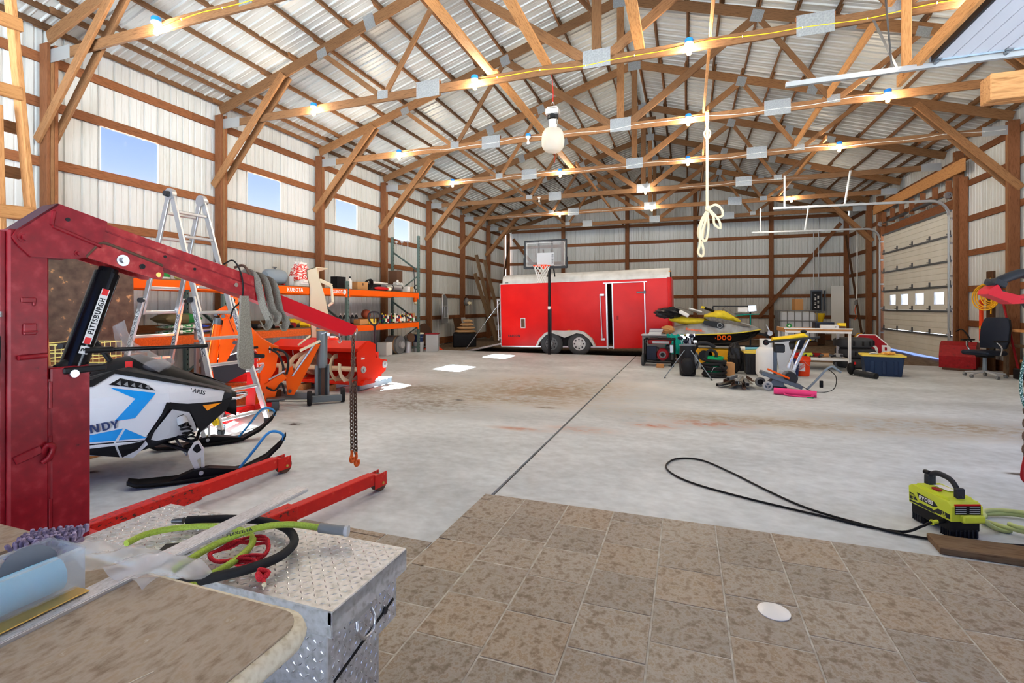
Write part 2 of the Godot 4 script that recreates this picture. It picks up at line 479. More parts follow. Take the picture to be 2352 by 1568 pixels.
	tri_mat("diamond", noise_tex(0.02, [[0.0, K(150, 150, 148)], [0.5, K(192, 193, 194)], [1.0, K(208, 209, 212)]], 5, 64), V(3, 3, 3), 0.4, 0.45)
	mat("tread", K(206, 208, 212), 0.25, 0.7)
	tri_mat("hose_green", noise_tex(0.03, [[0.0, K(120, 128, 60)], [0.4, K(150, 172, 62)], [1.0, K(172, 192, 84)]], 4, 65), V(8, 8, 8), 0.5)
	mat("hose_pale", K(186, 196, 130), 0.5)
	tri_mat("red_cord", noise_tex(0.1, [[0.0, K(90, 26, 30)], [0.4, K(190, 36, 48)], [0.75, K(206, 50, 58)], [1.0, K(220, 160, 150)]], 3, 66, 128), V(20, 20, 20), 0.9)
	mat("red_tool", K(190, 32, 44), 0.45)
	tri_mat("green_cord", noise_tex(0.2, [[0.0, K(20, 60, 56)], [0.62, K(30, 80, 70)], [0.66, K(220, 226, 222)], [1.0, K(230, 232, 230)]], 1, 67, 64), V(10, 10, 10), 0.5)
	mat("teal_dark", K(40, 90, 92), 0.5)
	tri_mat("trailer_red", noise_tex(0.008, [[0.0, K(196, 22, 22)], [0.5, K(206, 24, 22)], [1.0, K(214, 32, 28)]], 5, 81), V(0.3, 0.3, 0.3), 0.3)
	mat("trailer_red_b", K(190, 26, 24), 0.3)
	tri_mat("trailer_roof", noise_tex(0.02, [[0.0, K(180, 178, 172)], [0.5, K(198, 197, 192)], [1.0, K(208, 207, 203)]], 4, 82), V(0.25, 0.25, 0.25), 0.45, 0.2)
	mat("tyre_grey", K(74, 76, 78), 0.85)
	var bc := mat("board_clear", Color(0.62, 0.63, 0.64, 0.35), 0.06)
	bc.transparency = BaseMaterial3D.TRANSPARENCY_ALPHA
	tri_mat("dusty_grey", noise_tex(0.012, [[0.0, K(132, 124, 114)], [0.5, K(150, 152, 154)], [1.0, K(168, 174, 180)]], 5, 83), V(0.8, 0.8, 0.8), 0.5)
	tri_mat("grey_dust", noise_tex(0.02, [[0.0, K(92, 88, 82)], [1.0, K(134, 128, 118)]], 5, 84), V(1.2, 1.2, 1.2), 0.7)
	tri_mat("yellow_dusty", noise_tex(0.012, [[0.0, K(170, 152, 66)], [0.4, K(216, 190, 42)], [1.0, K(228, 204, 60)]], 5, 85), V(1.2, 1.2, 1.2), 0.5)
	mat("yellow_pale2", K(226, 206, 70), 0.5)
	mat("yellow_deep", K(230, 168, 34), 0.5)
	mat("yellow_lid", K(236, 206, 88), 0.5)
	mat("black_vinyl", K(34, 34, 36), 0.32)
	mat("green_bright", K(20, 170, 100), 0.5)
	mat("grey_mid", K(96, 108, 122), 0.45)
	mat("tote_blue", K(40, 56, 84), 0.35)
	mat("tan_orange", K(236, 180, 96), 0.8)
	mat("sign_red", K(160, 14, 26), 0.35)
	mat("tank_white", K(206, 214, 222), 0.4)
	mat("navy_leather", K(26, 34, 48), 0.4)
	tri_mat("red_worn", noise_tex(0.016, [[0.0, K(84, 40, 36)], [0.25, K(140, 26, 30)], [0.8, K(158, 30, 34)], [1.0, K(176, 90, 84)]], 5, 86), V(1.6, 1.6, 1.6), 0.4)
	tri_mat("door_paint", noise_tex(0.02, [[0.0, K(214, 210, 197)], [0.4, K(220, 217, 205)], [1.0, K(225, 222, 212)]], 3, 87), V(0.2, 0.1, 0.2), 0.5)
	mat("door_blue_white", K(236, 240, 246), 0.45)
	mat("galv_dark", K(104, 108, 112), 0.45, 0.6)
	var bulb := mat("bulb_lit", K(255, 240, 205), 0.3)
	bulb.emission_enabled = true
	bulb.emission = Color(1.0, 0.86, 0.58)
	bulb.emission_energy_multiplier = 9.0

# ---------------------------------------------------------------- the shell
func rib_profile(width: float, ribs: int, sgn: float) -> Array:
	# pan with ribs that stand out on the far side; x along the wall, y outwards
	var p := []
	for i in ribs:
		var x0 := width * i / ribs
		var w := width / ribs
		for q in [[0.0, 0.0], [0.38, 0.0], [0.43, 0.006], [0.47, 0.006], [0.52, 0.0], [0.80, 0.0], [0.86, 0.024], [0.93, 0.024], [0.985, 0.0]]:
			p.append(Vector2(x0 + q[0] * w, q[1] * sgn))
	p.append(Vector2(width, 0))
	return p
func sheet_mesh(width: float, height: float, ribs := 4) -> ArrayMesh:
	# lies in the xy plane from the origin, ribs towards -z; a thin closed skin
	var key := "s%.3f_%.3f" % [width, height]
	if cache.has(key): return cache[key]
	var b := MB.new()
	var p := rib_profile(width + 0.012, ribs, -1.0)
	for i in p.size() - 1:
		for side in 2:
			var o: float = -0.004 * side
			var a := V(p[i].x, 0, p[i].y + o); var c := V(p[i + 1].x, 0, p[i + 1].y + o)
			var d := c + V(0, height, 0); var f := a + V(0, height, 0)
			if side == 0: b.quad(a, c, d, f)
			else: b.quad(c, a, f, d)
	cache[key] = b.mesh()
	return cache[key]

func shell() -> void:
	# --- left wall: posts, girts, cladding, four openings for the windows
	var wl := struct("wall_left")
	var z0 := 3.9
	for i in 30:
		var za := 4.03 - 0.91 * i       # near edge of the sheet
		if za - 0.91 < ZB - 0.4: break
		var bay := (i - 9 - 1) % 3
		var w := minf(0.91, za - ZB)
		var nm := "wall_sheet"
		var m: String = ["clad_wall", "clad_wall_b"][i % 2]
		var X := Transform3D(Basis(V(0, 0, -1), V(0, 1, 0), V(1, 0, 0)), V(XL - 0.045, 0, za))
		var l := -za
		var isw := false
		for k in range(-2, 4):
			if absf(l - (5.07 + 2.73 * k)) < 0.2: isw = true
		if isw:
			part(wl, nm, sheet_mesh(0.91, 3.62), m, X.translated(V(0, -0.15, 0)))
			part(wl, nm, sheet_mesh(0.91, 1.2), m, X.translated(V(0, 4.16, 0)))
		else:
			part(wl, nm, sheet_mesh(w, 5.51), m, X.translated(V(0, -0.15, 0)))
	for y in [0.1, 0.96, 1.765, 2.6, 3.4, 4.235, 4.87]:
		for i in 10:
			var a: float = 3.8 - 2.73 * i + (0.56 if i > 0 else 0.0)
			var b: float = maxf(3.8 - 2.73 * (i + 1) + 0.56, ZB)
			timber(wl, "girt", V(XL - 0.02, y, a), V(XL - 0.02, y, b), 0.038, 0.14 if y > 0.2 else 0.24, "wood_red" if (i + int(y * 3)) % 3 else "wood_red_b")
	for z in [1.1, -1.63] + ZT + [ZB + 0.1]:
		post(wl, V(XL + 0.085, 0, z), 5.05)
	# --- windows: clear panes with a slim edge
	for k in range(-2, 4):
		var w := struct("window_%d" % (k + 3))
		var l := 5.07 + 2.73 * k
		part(w, "pane", MB.new().box(V(XL - 0.05, 3.815, -l - 0.455), V(0.004, 0.69, 0.9)), "window_film")
		for s in [0, 1]:
			part(w, "edge_trim", MB.new().box(V(XL - 0.045, 3.815, -l - 0.005 - 0.9 * s), V(0.03, 0.7, 0.016)), "white")
	# --- back wall
	var wb := struct("wall_back")
	for i in 17:
		var xa := XL - 0.1 + 0.9144 * i
		var w := minf(0.9144, XR + 0.1 - xa)
		if w < 0.1: break
		var xm := xa + w * 0.5
		part(wb, "wall_sheet", sheet_mesh(w, roof_y(xm) + 0.60), ["clad_wall", "clad_wall_b"][i % 2], T(xa, -0.15, ZB - 0.045))
	for y in [0.1, 0.93, 1.81, 2.66, 3.5, 4.33, 5.12, 5.95, 6.6]:
		var hw: float = 7.4 if y < 5.1 else (7.2 - (y - 5.1) / SLOPE) 
		var parts_n := 5
		for i in parts_n:
			var xa := lerpf(CX - hw, CX + hw, float(i) / parts_n); var xb := lerpf(CX - hw, CX + hw, float(i + 1) / parts_n)
			timber(wb, "girt", V(xa, y, ZB - 0.02), V(xb, y, ZB - 0.02), 0.038, 0.14 if y > 0.2 else 0.24, "wood_red" if (i + int(y * 3)) % 2 else "wood_red_b")
	for x in [-5.66, -2.61, 0.36, 3.39]:
		post(wb, V(x, 0, ZB + 0.085), roof_y(x) - 0.1)
	for s in [-1, 1]:                      # diagonal wind braces in the corners, top chord of the gable
		var xa: float = -8.2 if s < 0 else 5.9
		timber(wb, "wind_brace", V(xa, 4.75, ZB + 0.2), V(xa - s * 3.0, 0.9, ZB + 0.2), 0.04, 0.14, "wood_red_b")
		timber(wb, "gable_chord", V(CX - 0.02 * s, roof_y(CX), ZB + 0.06), V(CX + s * 7.4, roof_y(CX + s * 7.4), ZB + 0.06), 0.04, 0.19, "wood_b")
	timber(wb, "wind_brace", V(XL + 0.2, 4.6, ZB + 0.3), V(XL + 0.2, 0.5, ZB + 1.9), 0.04, 0.14, "wood_dark")
	timber(wb, "wind_brace", V(XR - 0.2, 4.2, ZB + 0.5), V(XR - 0.2, 0.3, ZB + 2.4), 0.04, 0.14, "wood_dark")
	# --- right wall with two door openings: z -2.1..-6.6 (open) and -14.9..-19.4
	var wr := struct("wall_right")
	var X0 := Basis(V(0, 0, 1), V(0, 1, 0), V(-1, 0, 0))
	var zz := ZB
	var n := 0
	while zz < ZF - 0.05:
		var stop := zz + 0.9144
		for e in [-19.45, -14.85, -6.65, -2.05, ZF]:
			if zz < e - 0.02 and stop > e - 0.05: stop = e
		var gap := (zz > -19.5 and zz < -14.9) or (zz > -6.7 and zz < -2.1)
		part(wr, "wall_sheet", sheet_mesh(stop - zz, 1.6 if gap else 5.51, 4 if stop - zz > 0.6 else 2), ["clad_wall", "clad_wall_b"][n % 2], Transform3D(X0, V(XR + 0.045, 3.76 if gap else -0.15, zz)))
		zz = stop
		n += 1
	for y in [0.1, 0.96, 1.765, 2.6, 3.4, 4.235, 4.87]:
		for seg in [[ZB, -19.6], [-14.7, -12.55], [-12.55, -9.82], [-9.82, -6.8], [-1.9, ZF], [-19.6, -14.7], [-6.8, -1.9]]:
			if y < 4.0 and seg[0] in [-19.6, -6.8]: continue
			timber(wr, "girt", V(XR + 0.02, y, seg[0]), V(XR + 0.02, y, seg[1]), 0.038, 0.14 if y > 0.2 else 0.24, "wood_red" if int(y * 3) % 2 else "wood_red_b")
	for z in [ZB + 0.1, -20.74, -19.65, -14.62, -12.55, -9.82, -6.85, -1.85, 1.1]:
		post(wr, V(XR - 0.085, 0, z), 5.05)
	for z in [-14.44, -19.46]:             # extra jamb plies beside the far door
		timber(wr, "door_jamb", V(XR - 0.06, 0, z), V(XR - 0.06, 4.4, z), 0.04, 0.16, "wood_red", V(1, 0, 0))
	timber(wr, "header_beam", V(XR - 0.19, 4.62, -14.1), V(XR - 0.19, 4.62, -19.9), 0.05, 0.3, "wood_new_b")
	timber(wr, "header_beam", V(XR + 0.0, 3.84, -14.7), V(XR + 0.0, 3.84, -19.6), 0.05, 0.3, "wood_red")
	for i in 7:
		timber(wr, "cripple_stud", V(XR - 0.12, 4.0, -15.0 - 0.7 * i), V(XR - 0.12, 4.45, -15.0 - 0.7 * i), 0.04, 0.12, "wood_red", V(1, 0, 0))
	timber(wr, "header_beam", V(XR - 0.19, 4.62, -1.5), V(XR - 0.19, 4.62, -7.1), 0.05, 0.3, "wood")
	# --- front wall behind the camera with a wide open doorway
	var wf := struct("wall_front")
	var zw := ZF
	for i in 17:
		var xa := XR + 0.05 - 0.9144 * i
		var w := minf(0.9144, xa - XL + 0.03)
		if w < 0.1: break
		var xm := xa - w * 0.5
		var gap := (xm > -7.6 and xm < 3.5)
		var base := 4.1 if gap else 0.0
		part(wf, "wall_sheet", sheet_mesh(w, roof_y(xm) + 0.45 - base), ["clad_wall", "clad_wall_b"][i % 2], Transform3D(Basis(V(-1, 0, 0), V(0, 1, 0), V(0, 0, -1)), V(xa, base, zw + 0.045)))
	for x in [-7.7, 3.6]:
		post(wf, V(x, 0, zw - 0.085), roof_y(x) - 0.1)
	timber(wf, "header_beam", V(-7.7, 4.2, zw - 0.05), V(3.6, 4.2, zw - 0.05), 0.05, 0.3, "wood")
	# --- roof
	var c := struct("ceiling")
	var run := 7.62
	var ln := run * sqrt(1 + SLOPE * SLOPE)
	var ang := atan(SLOPE)
	var pitch := 0.9144
	for i in 31:
		var za := ZF + 0.3 - pitch * i
		if za - pitch < ZB - 1.1: break
		for s in [-1, 1]:
			# local x along z, local y up the slope, local -z outwards
			var up_dir := V(-s * cos(ang), sin(ang), 0)
			var x_dir: Vector3 = V(0, 0, -1) * -s
			var basis := Basis(x_dir, up_dir, x_dir.cross(up_dir))
			var eave := V(CX + s * run, roof_y(CX + s * run) + 0.205, za if s < 0 else za)
			if s < 0:
				basis = Basis(V(0, 0, 1), up_dir, V(0, 0, 1).cross(up_dir))
				eave.z = za - pitch
			else:
				basis = Basis(V(0, 0, -1), up_dir, V(0, 0, -1).cross(up_dir))
			part(c, "roof_sheet", sheet_mesh(pitch, ln - 0.06), ["clad_roof", "clad_roof_b"][i % 2], Transform3D(basis, eave))
	part(c, "ridge_cap", MB.new().bar(V(CX - 0.36, 7.508, (ZF + ZB) / 2), V(CX, 7.618, (ZF + ZB) / 2), ZF - ZB + 1.6, 0.012).bar(V(CX, 7.618, (ZF + ZB) / 2), V(CX + 0.36, 7.508, (ZF + ZB) / 2), ZF - ZB + 1.6, 0.012), "clad_roof")
	var lines := [ZF, 1.1, -1.63] + ZT + [ZB]
	var runs := [0.12]
	var r := 0.62
	while r < 6.9:
		runs.append(r)
		r += 0.61
	runs += [6.98, 7.32]
	for s in [-1, 1]:
		for q in runs.size():
			var x: float = CX + s * runs[q]
			for i in lines.size() - 1:
				var lap := 0.16
				var off := 0.022 if (i + q) % 2 else -0.022
				var yy := roof_y(x) + 0.15
				timber(c, "purlin", V(x + off, yy - absf(off) * 0.0, lines[i] + (0.0 if i == 0 else lap)), V(x + off, yy, lines[i + 1] - lap), 0.04, 0.088, ["purlin", "purlin_b", "purlin_c"][(i * 7 + q * 3 + (1 if s > 0 else 0)) % 3], V(s * sin(ang), cos(ang), 0))
	# --- floor
	var f := struct("floor")
	slab(f)
	tiles(f)
	var d := struct("floor_dirt")
	part(d, "earth", uneven_ground(), "dirt")
	var g := struct("ground_outside")
	part(g, "gravel", MB.new().box(V(0, -0.3, 0), V(160, 0.3, 160)), "gravel")

func post(parent: Node, at: Vector3, h: float) -> void:
	# three plies of plank spiked together
	for i in 3:
		timber(parent, "post_ply", at + V(0, -0.1, (i - 1) * 0.046), at + V(0, h - (0.0 if i != 1 else 0.12), (i - 1) * 0.046), 0.044, 0.17, ["wood_red", "wood", "wood_red_b"][i], V(1, 0, 0))

func uneven_ground() -> MB:
	var b := MB.new()
	var fn := FastNoiseLite.new()
	fn.seed = 4
	fn.frequency = 0.5
	var nx := 60; var nz := 44
	var h := func(x: float, z: float) -> float:
		var k := clampf((-13.3 - z) / 0.5, 0, 1)
		# loose earth trodden up onto the slab in front of the far door
		var heap := clampf(1.0 - Vector2((x - 5.6) / 1.3, (z + 13.2) / 1.3).length(), 0, 1)
		return -0.055 + 0.04 * fn.get_noise_2d(x, z) + 0.1 * heap - (1 - k) * 0.02
	var rows := []
	for j in nz + 1:
		var row := []
		for i in nx + 1:
			var x := lerpf(XL - 0.04, XR + 0.04, float(i) / nx); var z := lerpf(-11.9, ZB - 0.05, float(j) / nz)
			row.append(V(x, h.call(x, z), z))
		rows.append(row)
	return b.loft(rows, false, false)

func slab(f: Node) -> void:
	var zn := ZF; var zf := -13.72
	var spec := [[XL - 0.05, -1.318, 61], [-1.292, XR + 0.05, 62]]
	for sd in 2:
		var xa: float = spec[sd][0]; var xb: float = spec[sd][1]
		var b := MB.new()
		b.uvquad(V(xa, 0, zn), V(xb, 0, zn), V(xb, 0, zf), V(xa, 0, zf))
		b.quad(V(xa, -0.12, zn), V(xa, 0, zn), V(xa, 0, zf), V(xa, -0.12, zf))
		b.quad(V(xb, 0, zn), V(xb, -0.12, zn), V(xb, -0.12, zf), V(xb, 0, zf))
		b.quad(V(xa, -0.12, zf), V(xa, 0, zf), V(xb, 0, zf), V(xb, -0.12, zf))
		var m := mat("concrete_%d" % sd, Color.WHITE, 0.5)
		m.albedo_texture = ImageTexture.create_from_image(concrete(xa, xb, zn, zf, spec[sd][2]))
		m.roughness_texture = noise_tex(0.02, [[0.0, Color(0.42, 0.42, 0.42)], [1.0, Color(0.72, 0.72, 0.72)]], 5, 71)
		m.roughness = 1.0
		part(f, "slab", b, m)
	part(f, "joint_bed", MB.new().box(V(-1.305, -0.03, (zn + zf) / 2), V(0.03, 0.02, zn - zf)), "charcoal")

func concrete(xa: float, xb: float, zn: float, zf: float, sd: int) -> Image:
	var W := 768; var H := 1536
	var im := Image.create(W, H, false, Image.FORMAT_RGB8)
	var big := FastNoiseLite.new(); big.seed = sd; big.frequency = 0.45; big.fractal_octaves = 4
	var fine := FastNoiseLite.new(); fine.seed = sd + 7; fine.frequency = 5.0; fine.fractal_octaves = 4; fine.fractal_gain = 0.7
	# stains: x, z, half width, half length, colour, strength
	var rust := Color(0.68, 0.42, 0.32); var dust := Color(0.60, 0.54, 0.46); var wet := Color(0.46, 0.42, 0.37)
	var stains := [[-2.9, -12.2, 1.3, 0.55, rust, 1.5], [-2.2, -10.9, 1.6, 0.5, rust, 0.9], [-3.6, -11.3, 0.8, 0.25, rust, 0.8], [-0.35, -4.05, 0.22, 0.1, rust, 0.7], [0.22, -3.75, 0.36, 0.16, rust, 0.6], [-1.75, -4.7, 0.25, 0.06, rust, 0.5], [-1.1, -4.5, 0.3, 0.14, rust, 0.35],
		[-3.6, -3.9, 1.0, 0.5, wet, 0.6], [-2.6, -3.15, 0.9, 0.2, dust, 0.7], [-2.3, -2.6, 1.0, 0.5, dust, 0.55], [-4.2, -2.8, 0.9, 0.7, wet, 0.5], [-1.75, -3.5, 0.16, 0.05, wet, 0.6], [-3.1, -3.4, 0.06, 0.03, Color(0.12, 0.1, 0.1), 1.0], [-4.6, -7.2, 0.1, 0.04, Color(0.15, 0.13, 0.12), 1.0], [-4.25, -5.35, 0.1, 0.05, Color(0.15, 0.13, 0.12), 1.0], [2.55, -4.75, 0.09, 0.03, Color(0.2, 0.17, 0.14), 1.0],
		[2.9, -3.0, 1.2, 0.35, dust, 0.75], [1.2, -3.4, 1.6, 0.28, dust, 0.5], [0.0, -3.4, 1.2, 0.22, dust, 0.4], [-2.2, -1.9, 1.4, 1.2, dust, 0.6], [3.0, -9.8, 2.6, 0.5, Color(0.62, 0.6, 0.58), 0.3], [4.9, -12.6, 1.6, 0.7, Color(0.36, 0.29, 0.23), 0.9], [-7.0, -12.0, 2.0, 2.0, dust, 0.4]]
	for j in H:
		var z := lerpf(zn, zf, (j + 0.5) / H)
		var near := []
		for s in stains:
			if absf(z - s[1]) < s[3] * 2.4: near.append(s)
		for i in W:
			var x := lerpf(xa, xb, (i + 0.5) / W)
			var a := big.get_noise_2d(x * 0.9, z * 1.6)
			var b := fine.get_noise_2d(x, z * 1.5)
			var g := 0.78 + 0.11 * a + 0.08 * b
			var c := Color(g * 0.965, g * 0.99, g)
			for s in near:
				var d := Vector2((x - s[0]) / s[2], (z - s[1]) / s[3]).length_squared()
				if d < 4.5:
					var k: float = clampf(s[5] * exp(-d) * (1.0 + 1.9 * b + 1.1 * a), 0, 1)
					c = c.lerp(s[4], k)
			im.set_pixel(i, j, c)
	# hairline cracks and worn seams
	var lines := [[V(3.05, 0, -6.45), V(3.35, 0, -5.9), V(3.3, 0, -5.2), V(3.5, 0, -4.7), V(3.62, 0, -4.25), V(3.9, 0, -3.9)], [V(-7.5, 0, -6.9), V(-3.6, 0, -9.4), V(-1.3, 0, -9.9)], [V(-1.3, 0, -10.2), V(2.2, 0, -9.6), V(6.2, 0, -9.0)]]
	var rn := RandomNumberGenerator.new(); rn.seed = 5
	for q in lines.size():
		var l: Array = lines[q]
		for s in l.size() - 1:
			var steps := int((l[s + 1] - l[s]).length() * 260)
			var dx := 0.0
			for t in steps:
				dx = clampf(dx + rn.randf_range(-0.004, 0.004), -0.03, 0.03)
				var p: Vector3 = l[s].lerp(l[s + 1], float(t) / steps)
				var i := int((p.x + dx - xa) / (xb - xa) * W); var j := int((p.z + dx - zn) / (zf - zn) * H)
				if i >= 0 and i < W and j >= 0 and j < H: im.set_pixel(i, j, im.get_pixel(i, j).darkened(0.55 if q == 0 else 0.22))
	return im

func tiles(f: Node) -> void:
	# foot-square vinyl tiles, each column shifted against the next; edge against bare concrete at z = -3.27
	var S := 0.3048
	var mesh := MB.new().box(Vector3.ZERO, V(S - 0.008, 0.006, S - 0.008), 0.0015).mesh()
	part(f, "tile_bed", MB.new().box(V(2.35, 0.002, 0.2), V(7.26, 0.005, 6.9)).box(V(-1.83, 0.002, 0.9), V(0.96, 0.005, 6.6)), "grout")
	var half := {}
	var shift := [0.0, 0.16, 0.05, 0.2, 0.1, 0.26, 0.02, 0.14]
	for c in range(-9, 20):
		var x := -0.141 + S * (c + 0.5)
		if x < -2.3 or x > 6.0: continue
		var edge := -3.25 if x > -1.3 else -2.48
		if x < -1.28 and x > -1.35: continue
		var z: float = edge + S * 0.5
		var sh: float = shift[(c + 40) % 8]
		if sh > 0.03:          # cut tile that starts the column
			var key := "cut%.2f" % sh
			if not cache.has(key): cache[key] = MB.new().box(Vector3.ZERO, V(S - 0.008, 0.006, sh - 0.008), 0.0015).mesh()
			part(f, "floor_tile", cache[key], "tile_%d" % ((c + 40) % 4), T(x, 0.003, edge + sh * 0.5))
			z += sh
		var row := 0
		while z < 1.4 and row < 13:
			part(f, "floor_tile", mesh, "tile_%d" % ((c * 3 + row * 5 + 60) % 4), T(x, 0.003 + 0.0006 * ((c + row) % 3), z))
			z += S
			row += 1
# ---------------------------------------------------------------- trusses, bulbs, cables
func web(t: Node, a: Vector2, b: Vector2, w: float, m: String, dz := 0.0) -> void:
	timber(t, "web_member", V(a.x, a.y, dz), V(b.x, b.y, dz), 0.04, w, m)
func nail_plate(t: Node, x: float, y: float, w: float, h: float, tilt := 0.0) -> void:
	# toothed connector plate pressed onto the near face, with raised rows
	var key := "np%.2f_%.2f" % [w, h]
	if not cache.has(key):
		var b := MB.new().box(V(0, 0, 0), V(w, h, 0.003))
		var k := int(w / 0.022)
		for i in k:
			b.box(V((i + 0.5) / k * w - w / 2, 0, 0.002), V(0.007, h * 0.98, 0.003))
		cache[key] = b.mesh()
	part(t, "nail_plate", cache[key], "plate", T(x, y, 0.0215, 0, 0, tilt))

func truss(i: int) -> void:
	var names := ["nearest", "second nearest", "third nearest", "fourth nearest", "fifth nearest", "sixth nearest", "farthest"]
	var extra := ["carrying the leftmost glowing bulb", "with a yellow cable stapled along it", "with a white cable and the big hanging lamp before it", "with a white cable and four bulbs", "with a single glowing bulb near its middle", "with three glowing bulbs", "with a torn paper scrap"]
	var t := thing("roof_truss", "%s timber roof truss, %s" % [names[i], extra[i]], "roof truss", V(0, 0, ZT[i]), 0.0, "timber roof trusses")
	var m: String = ["wood", "wood_b", "wood_c"][i % 3]
	var m2: String = ["wood_c", "wood", "wood_b"][i % 3]
	var yb := 4.872
	var xl := XL + 0.17; var xr := XR - 0.17
	for seg in [[xl, -3.97], [-3.97, 1.52], [1.52, xr]]:
		timber(t, "bottom_chord", V(seg[0], yb, 0), V(seg[1], yb, 0), 0.04, 0.14, m)
	for s in [-1, 1]:
		var xo: float = xl - 0.1 if s < 0 else xr + 0.1
		var xm: float = CX + s * 3.87
		timber(t, "top_chord", V(CX, roof_y(CX) - 0.0, 0), V(xm, roof_y(xm), 0), 0.04, 0.19, m2)
		timber(t, "top_chord", V(xm, roof_y(xm), 0), V(xo, roof_y(xo), 0), 0.04, 0.19, m)
		var n1 := Vector2(CX + s * 3.605, yb); var n2 := Vector2(CX + s * 2.42, roof_y(CX + 2.42) - 0.06); var n3 := Vector2(CX + s * 4.87, roof_y(CX + 4.87) - 0.06)
		web(t, n1, n2, 0.09, m2); web(t, n1, n3, 0.09, m); web(t, Vector2(CX + s * 0.08, yb), n2, 0.14, m2)
		nail_plate(t, n1.x, yb + 0.05, 0.2, 0.14)
		nail_plate(t, CX + s * 2.745, yb + 0.02, 0.42, 0.27)
		part(t, "splice_block", MB.new().box(V(CX + s * 2.745, yb + 0.105, 0), V(0.44, 0.06, 0.045), 0.004), "wood_red")
		nail_plate(t, n2.x, n2.y + 0.0, 0.2, 0.22, -s * 17); nail_plate(t, n3.x, n3.y, 0.2, 0.16, -s * 17); nail_plate(t, xm, roof_y(xm), 0.2, 0.26, -s * 17)
		part(t, "heel_plate", MB.new().box(V(xo - s * 0.3, yb + 0.0, 0.0215), V(0.42, 0.19, 0.004)), "galv")
		# paired knee braces clasping the post
		var pa := V(xo + s * 0.08, 3.68, 0); var pb := V(xo - s * 1.62, 5.58, 0)
		var braced: bool = not (s > 0 and i in [0, 1, 4, 5])
		if braced:
			for q in [-1, 1]:
				timber(t, "knee_brace", pa + V(0, 0, q * 0.092), pb + V(0, 0, q * 0.075), 0.04, 0.14, "wood_c" if q > 0 else "wood")
	timber(t, "king_post", V(CX, yb + 0.07, 0), V(CX, roof_y(CX) - 0.1, 0), 0.04, 0.14, m, V(1, 0, 0))
	nail_plate(t, CX, yb + 0.05, 0.4, 0.26)
	nail_plate(t, CX, roof_y(CX) - 0.02, 0.3, 0.26)

func bulb_at(x: float, y: float, i: int, lit: bool, box: bool, label: String) -> void:
	var t := thing("light_bulb", label, "light bulb", V(x, 4.8, ZT[i] + 0.068), 0.0, "bare bulbs on the trusses")
	if box:
		part(t, "junction_box", MB.new().lathe([Vector2(0, 0.13), Vector2(0.05, 0.13), Vector2(0.055, 0.12), Vector2(0.055, 0.075), Vector2(0, 0.075)], T(0, 0, 0.03), 12), "box_blue")
	part(t, "lamp_holder", MB.new().lathe([Vector2(0, 0.078), Vector2(0.056, 0.078), Vector2(0.058, 0.06), Vector2(0.04, 0.045), Vector2(0.024, 0.03), Vector2(0.024, 0.012), Vector2(0, 0.012)], T(0, 0, 0.03), 12), "white")
	part(t, "bulb", MB.new().lathe([Vector2(0.014, 0.014), Vector2(0.016, -0.005), Vector2(0.03, -0.035), Vector2(0.034, -0.055), Vector2(0.028, -0.078), Vector2(0.014, -0.088), Vector2(0, -0.091)], T(0, 0, 0.03), 12, -1.0), "bulb_lit" if lit else "white_gloss")
	if lit:
		var l := OmniLight3D.new()
		l.name = "bulb_glow"
		t.add_child(l)
		l.position = V(0, -0.05, 0.03)
		l.light_color = Color(1.0, 0.94, 0.85)
		l.light_energy = BULB
		l.light_size = 0.035
		l.omni_range = 60.0
		l.omni_attenuation = 2.0
		l.shadow_enabled = true

const BULB := 1.25

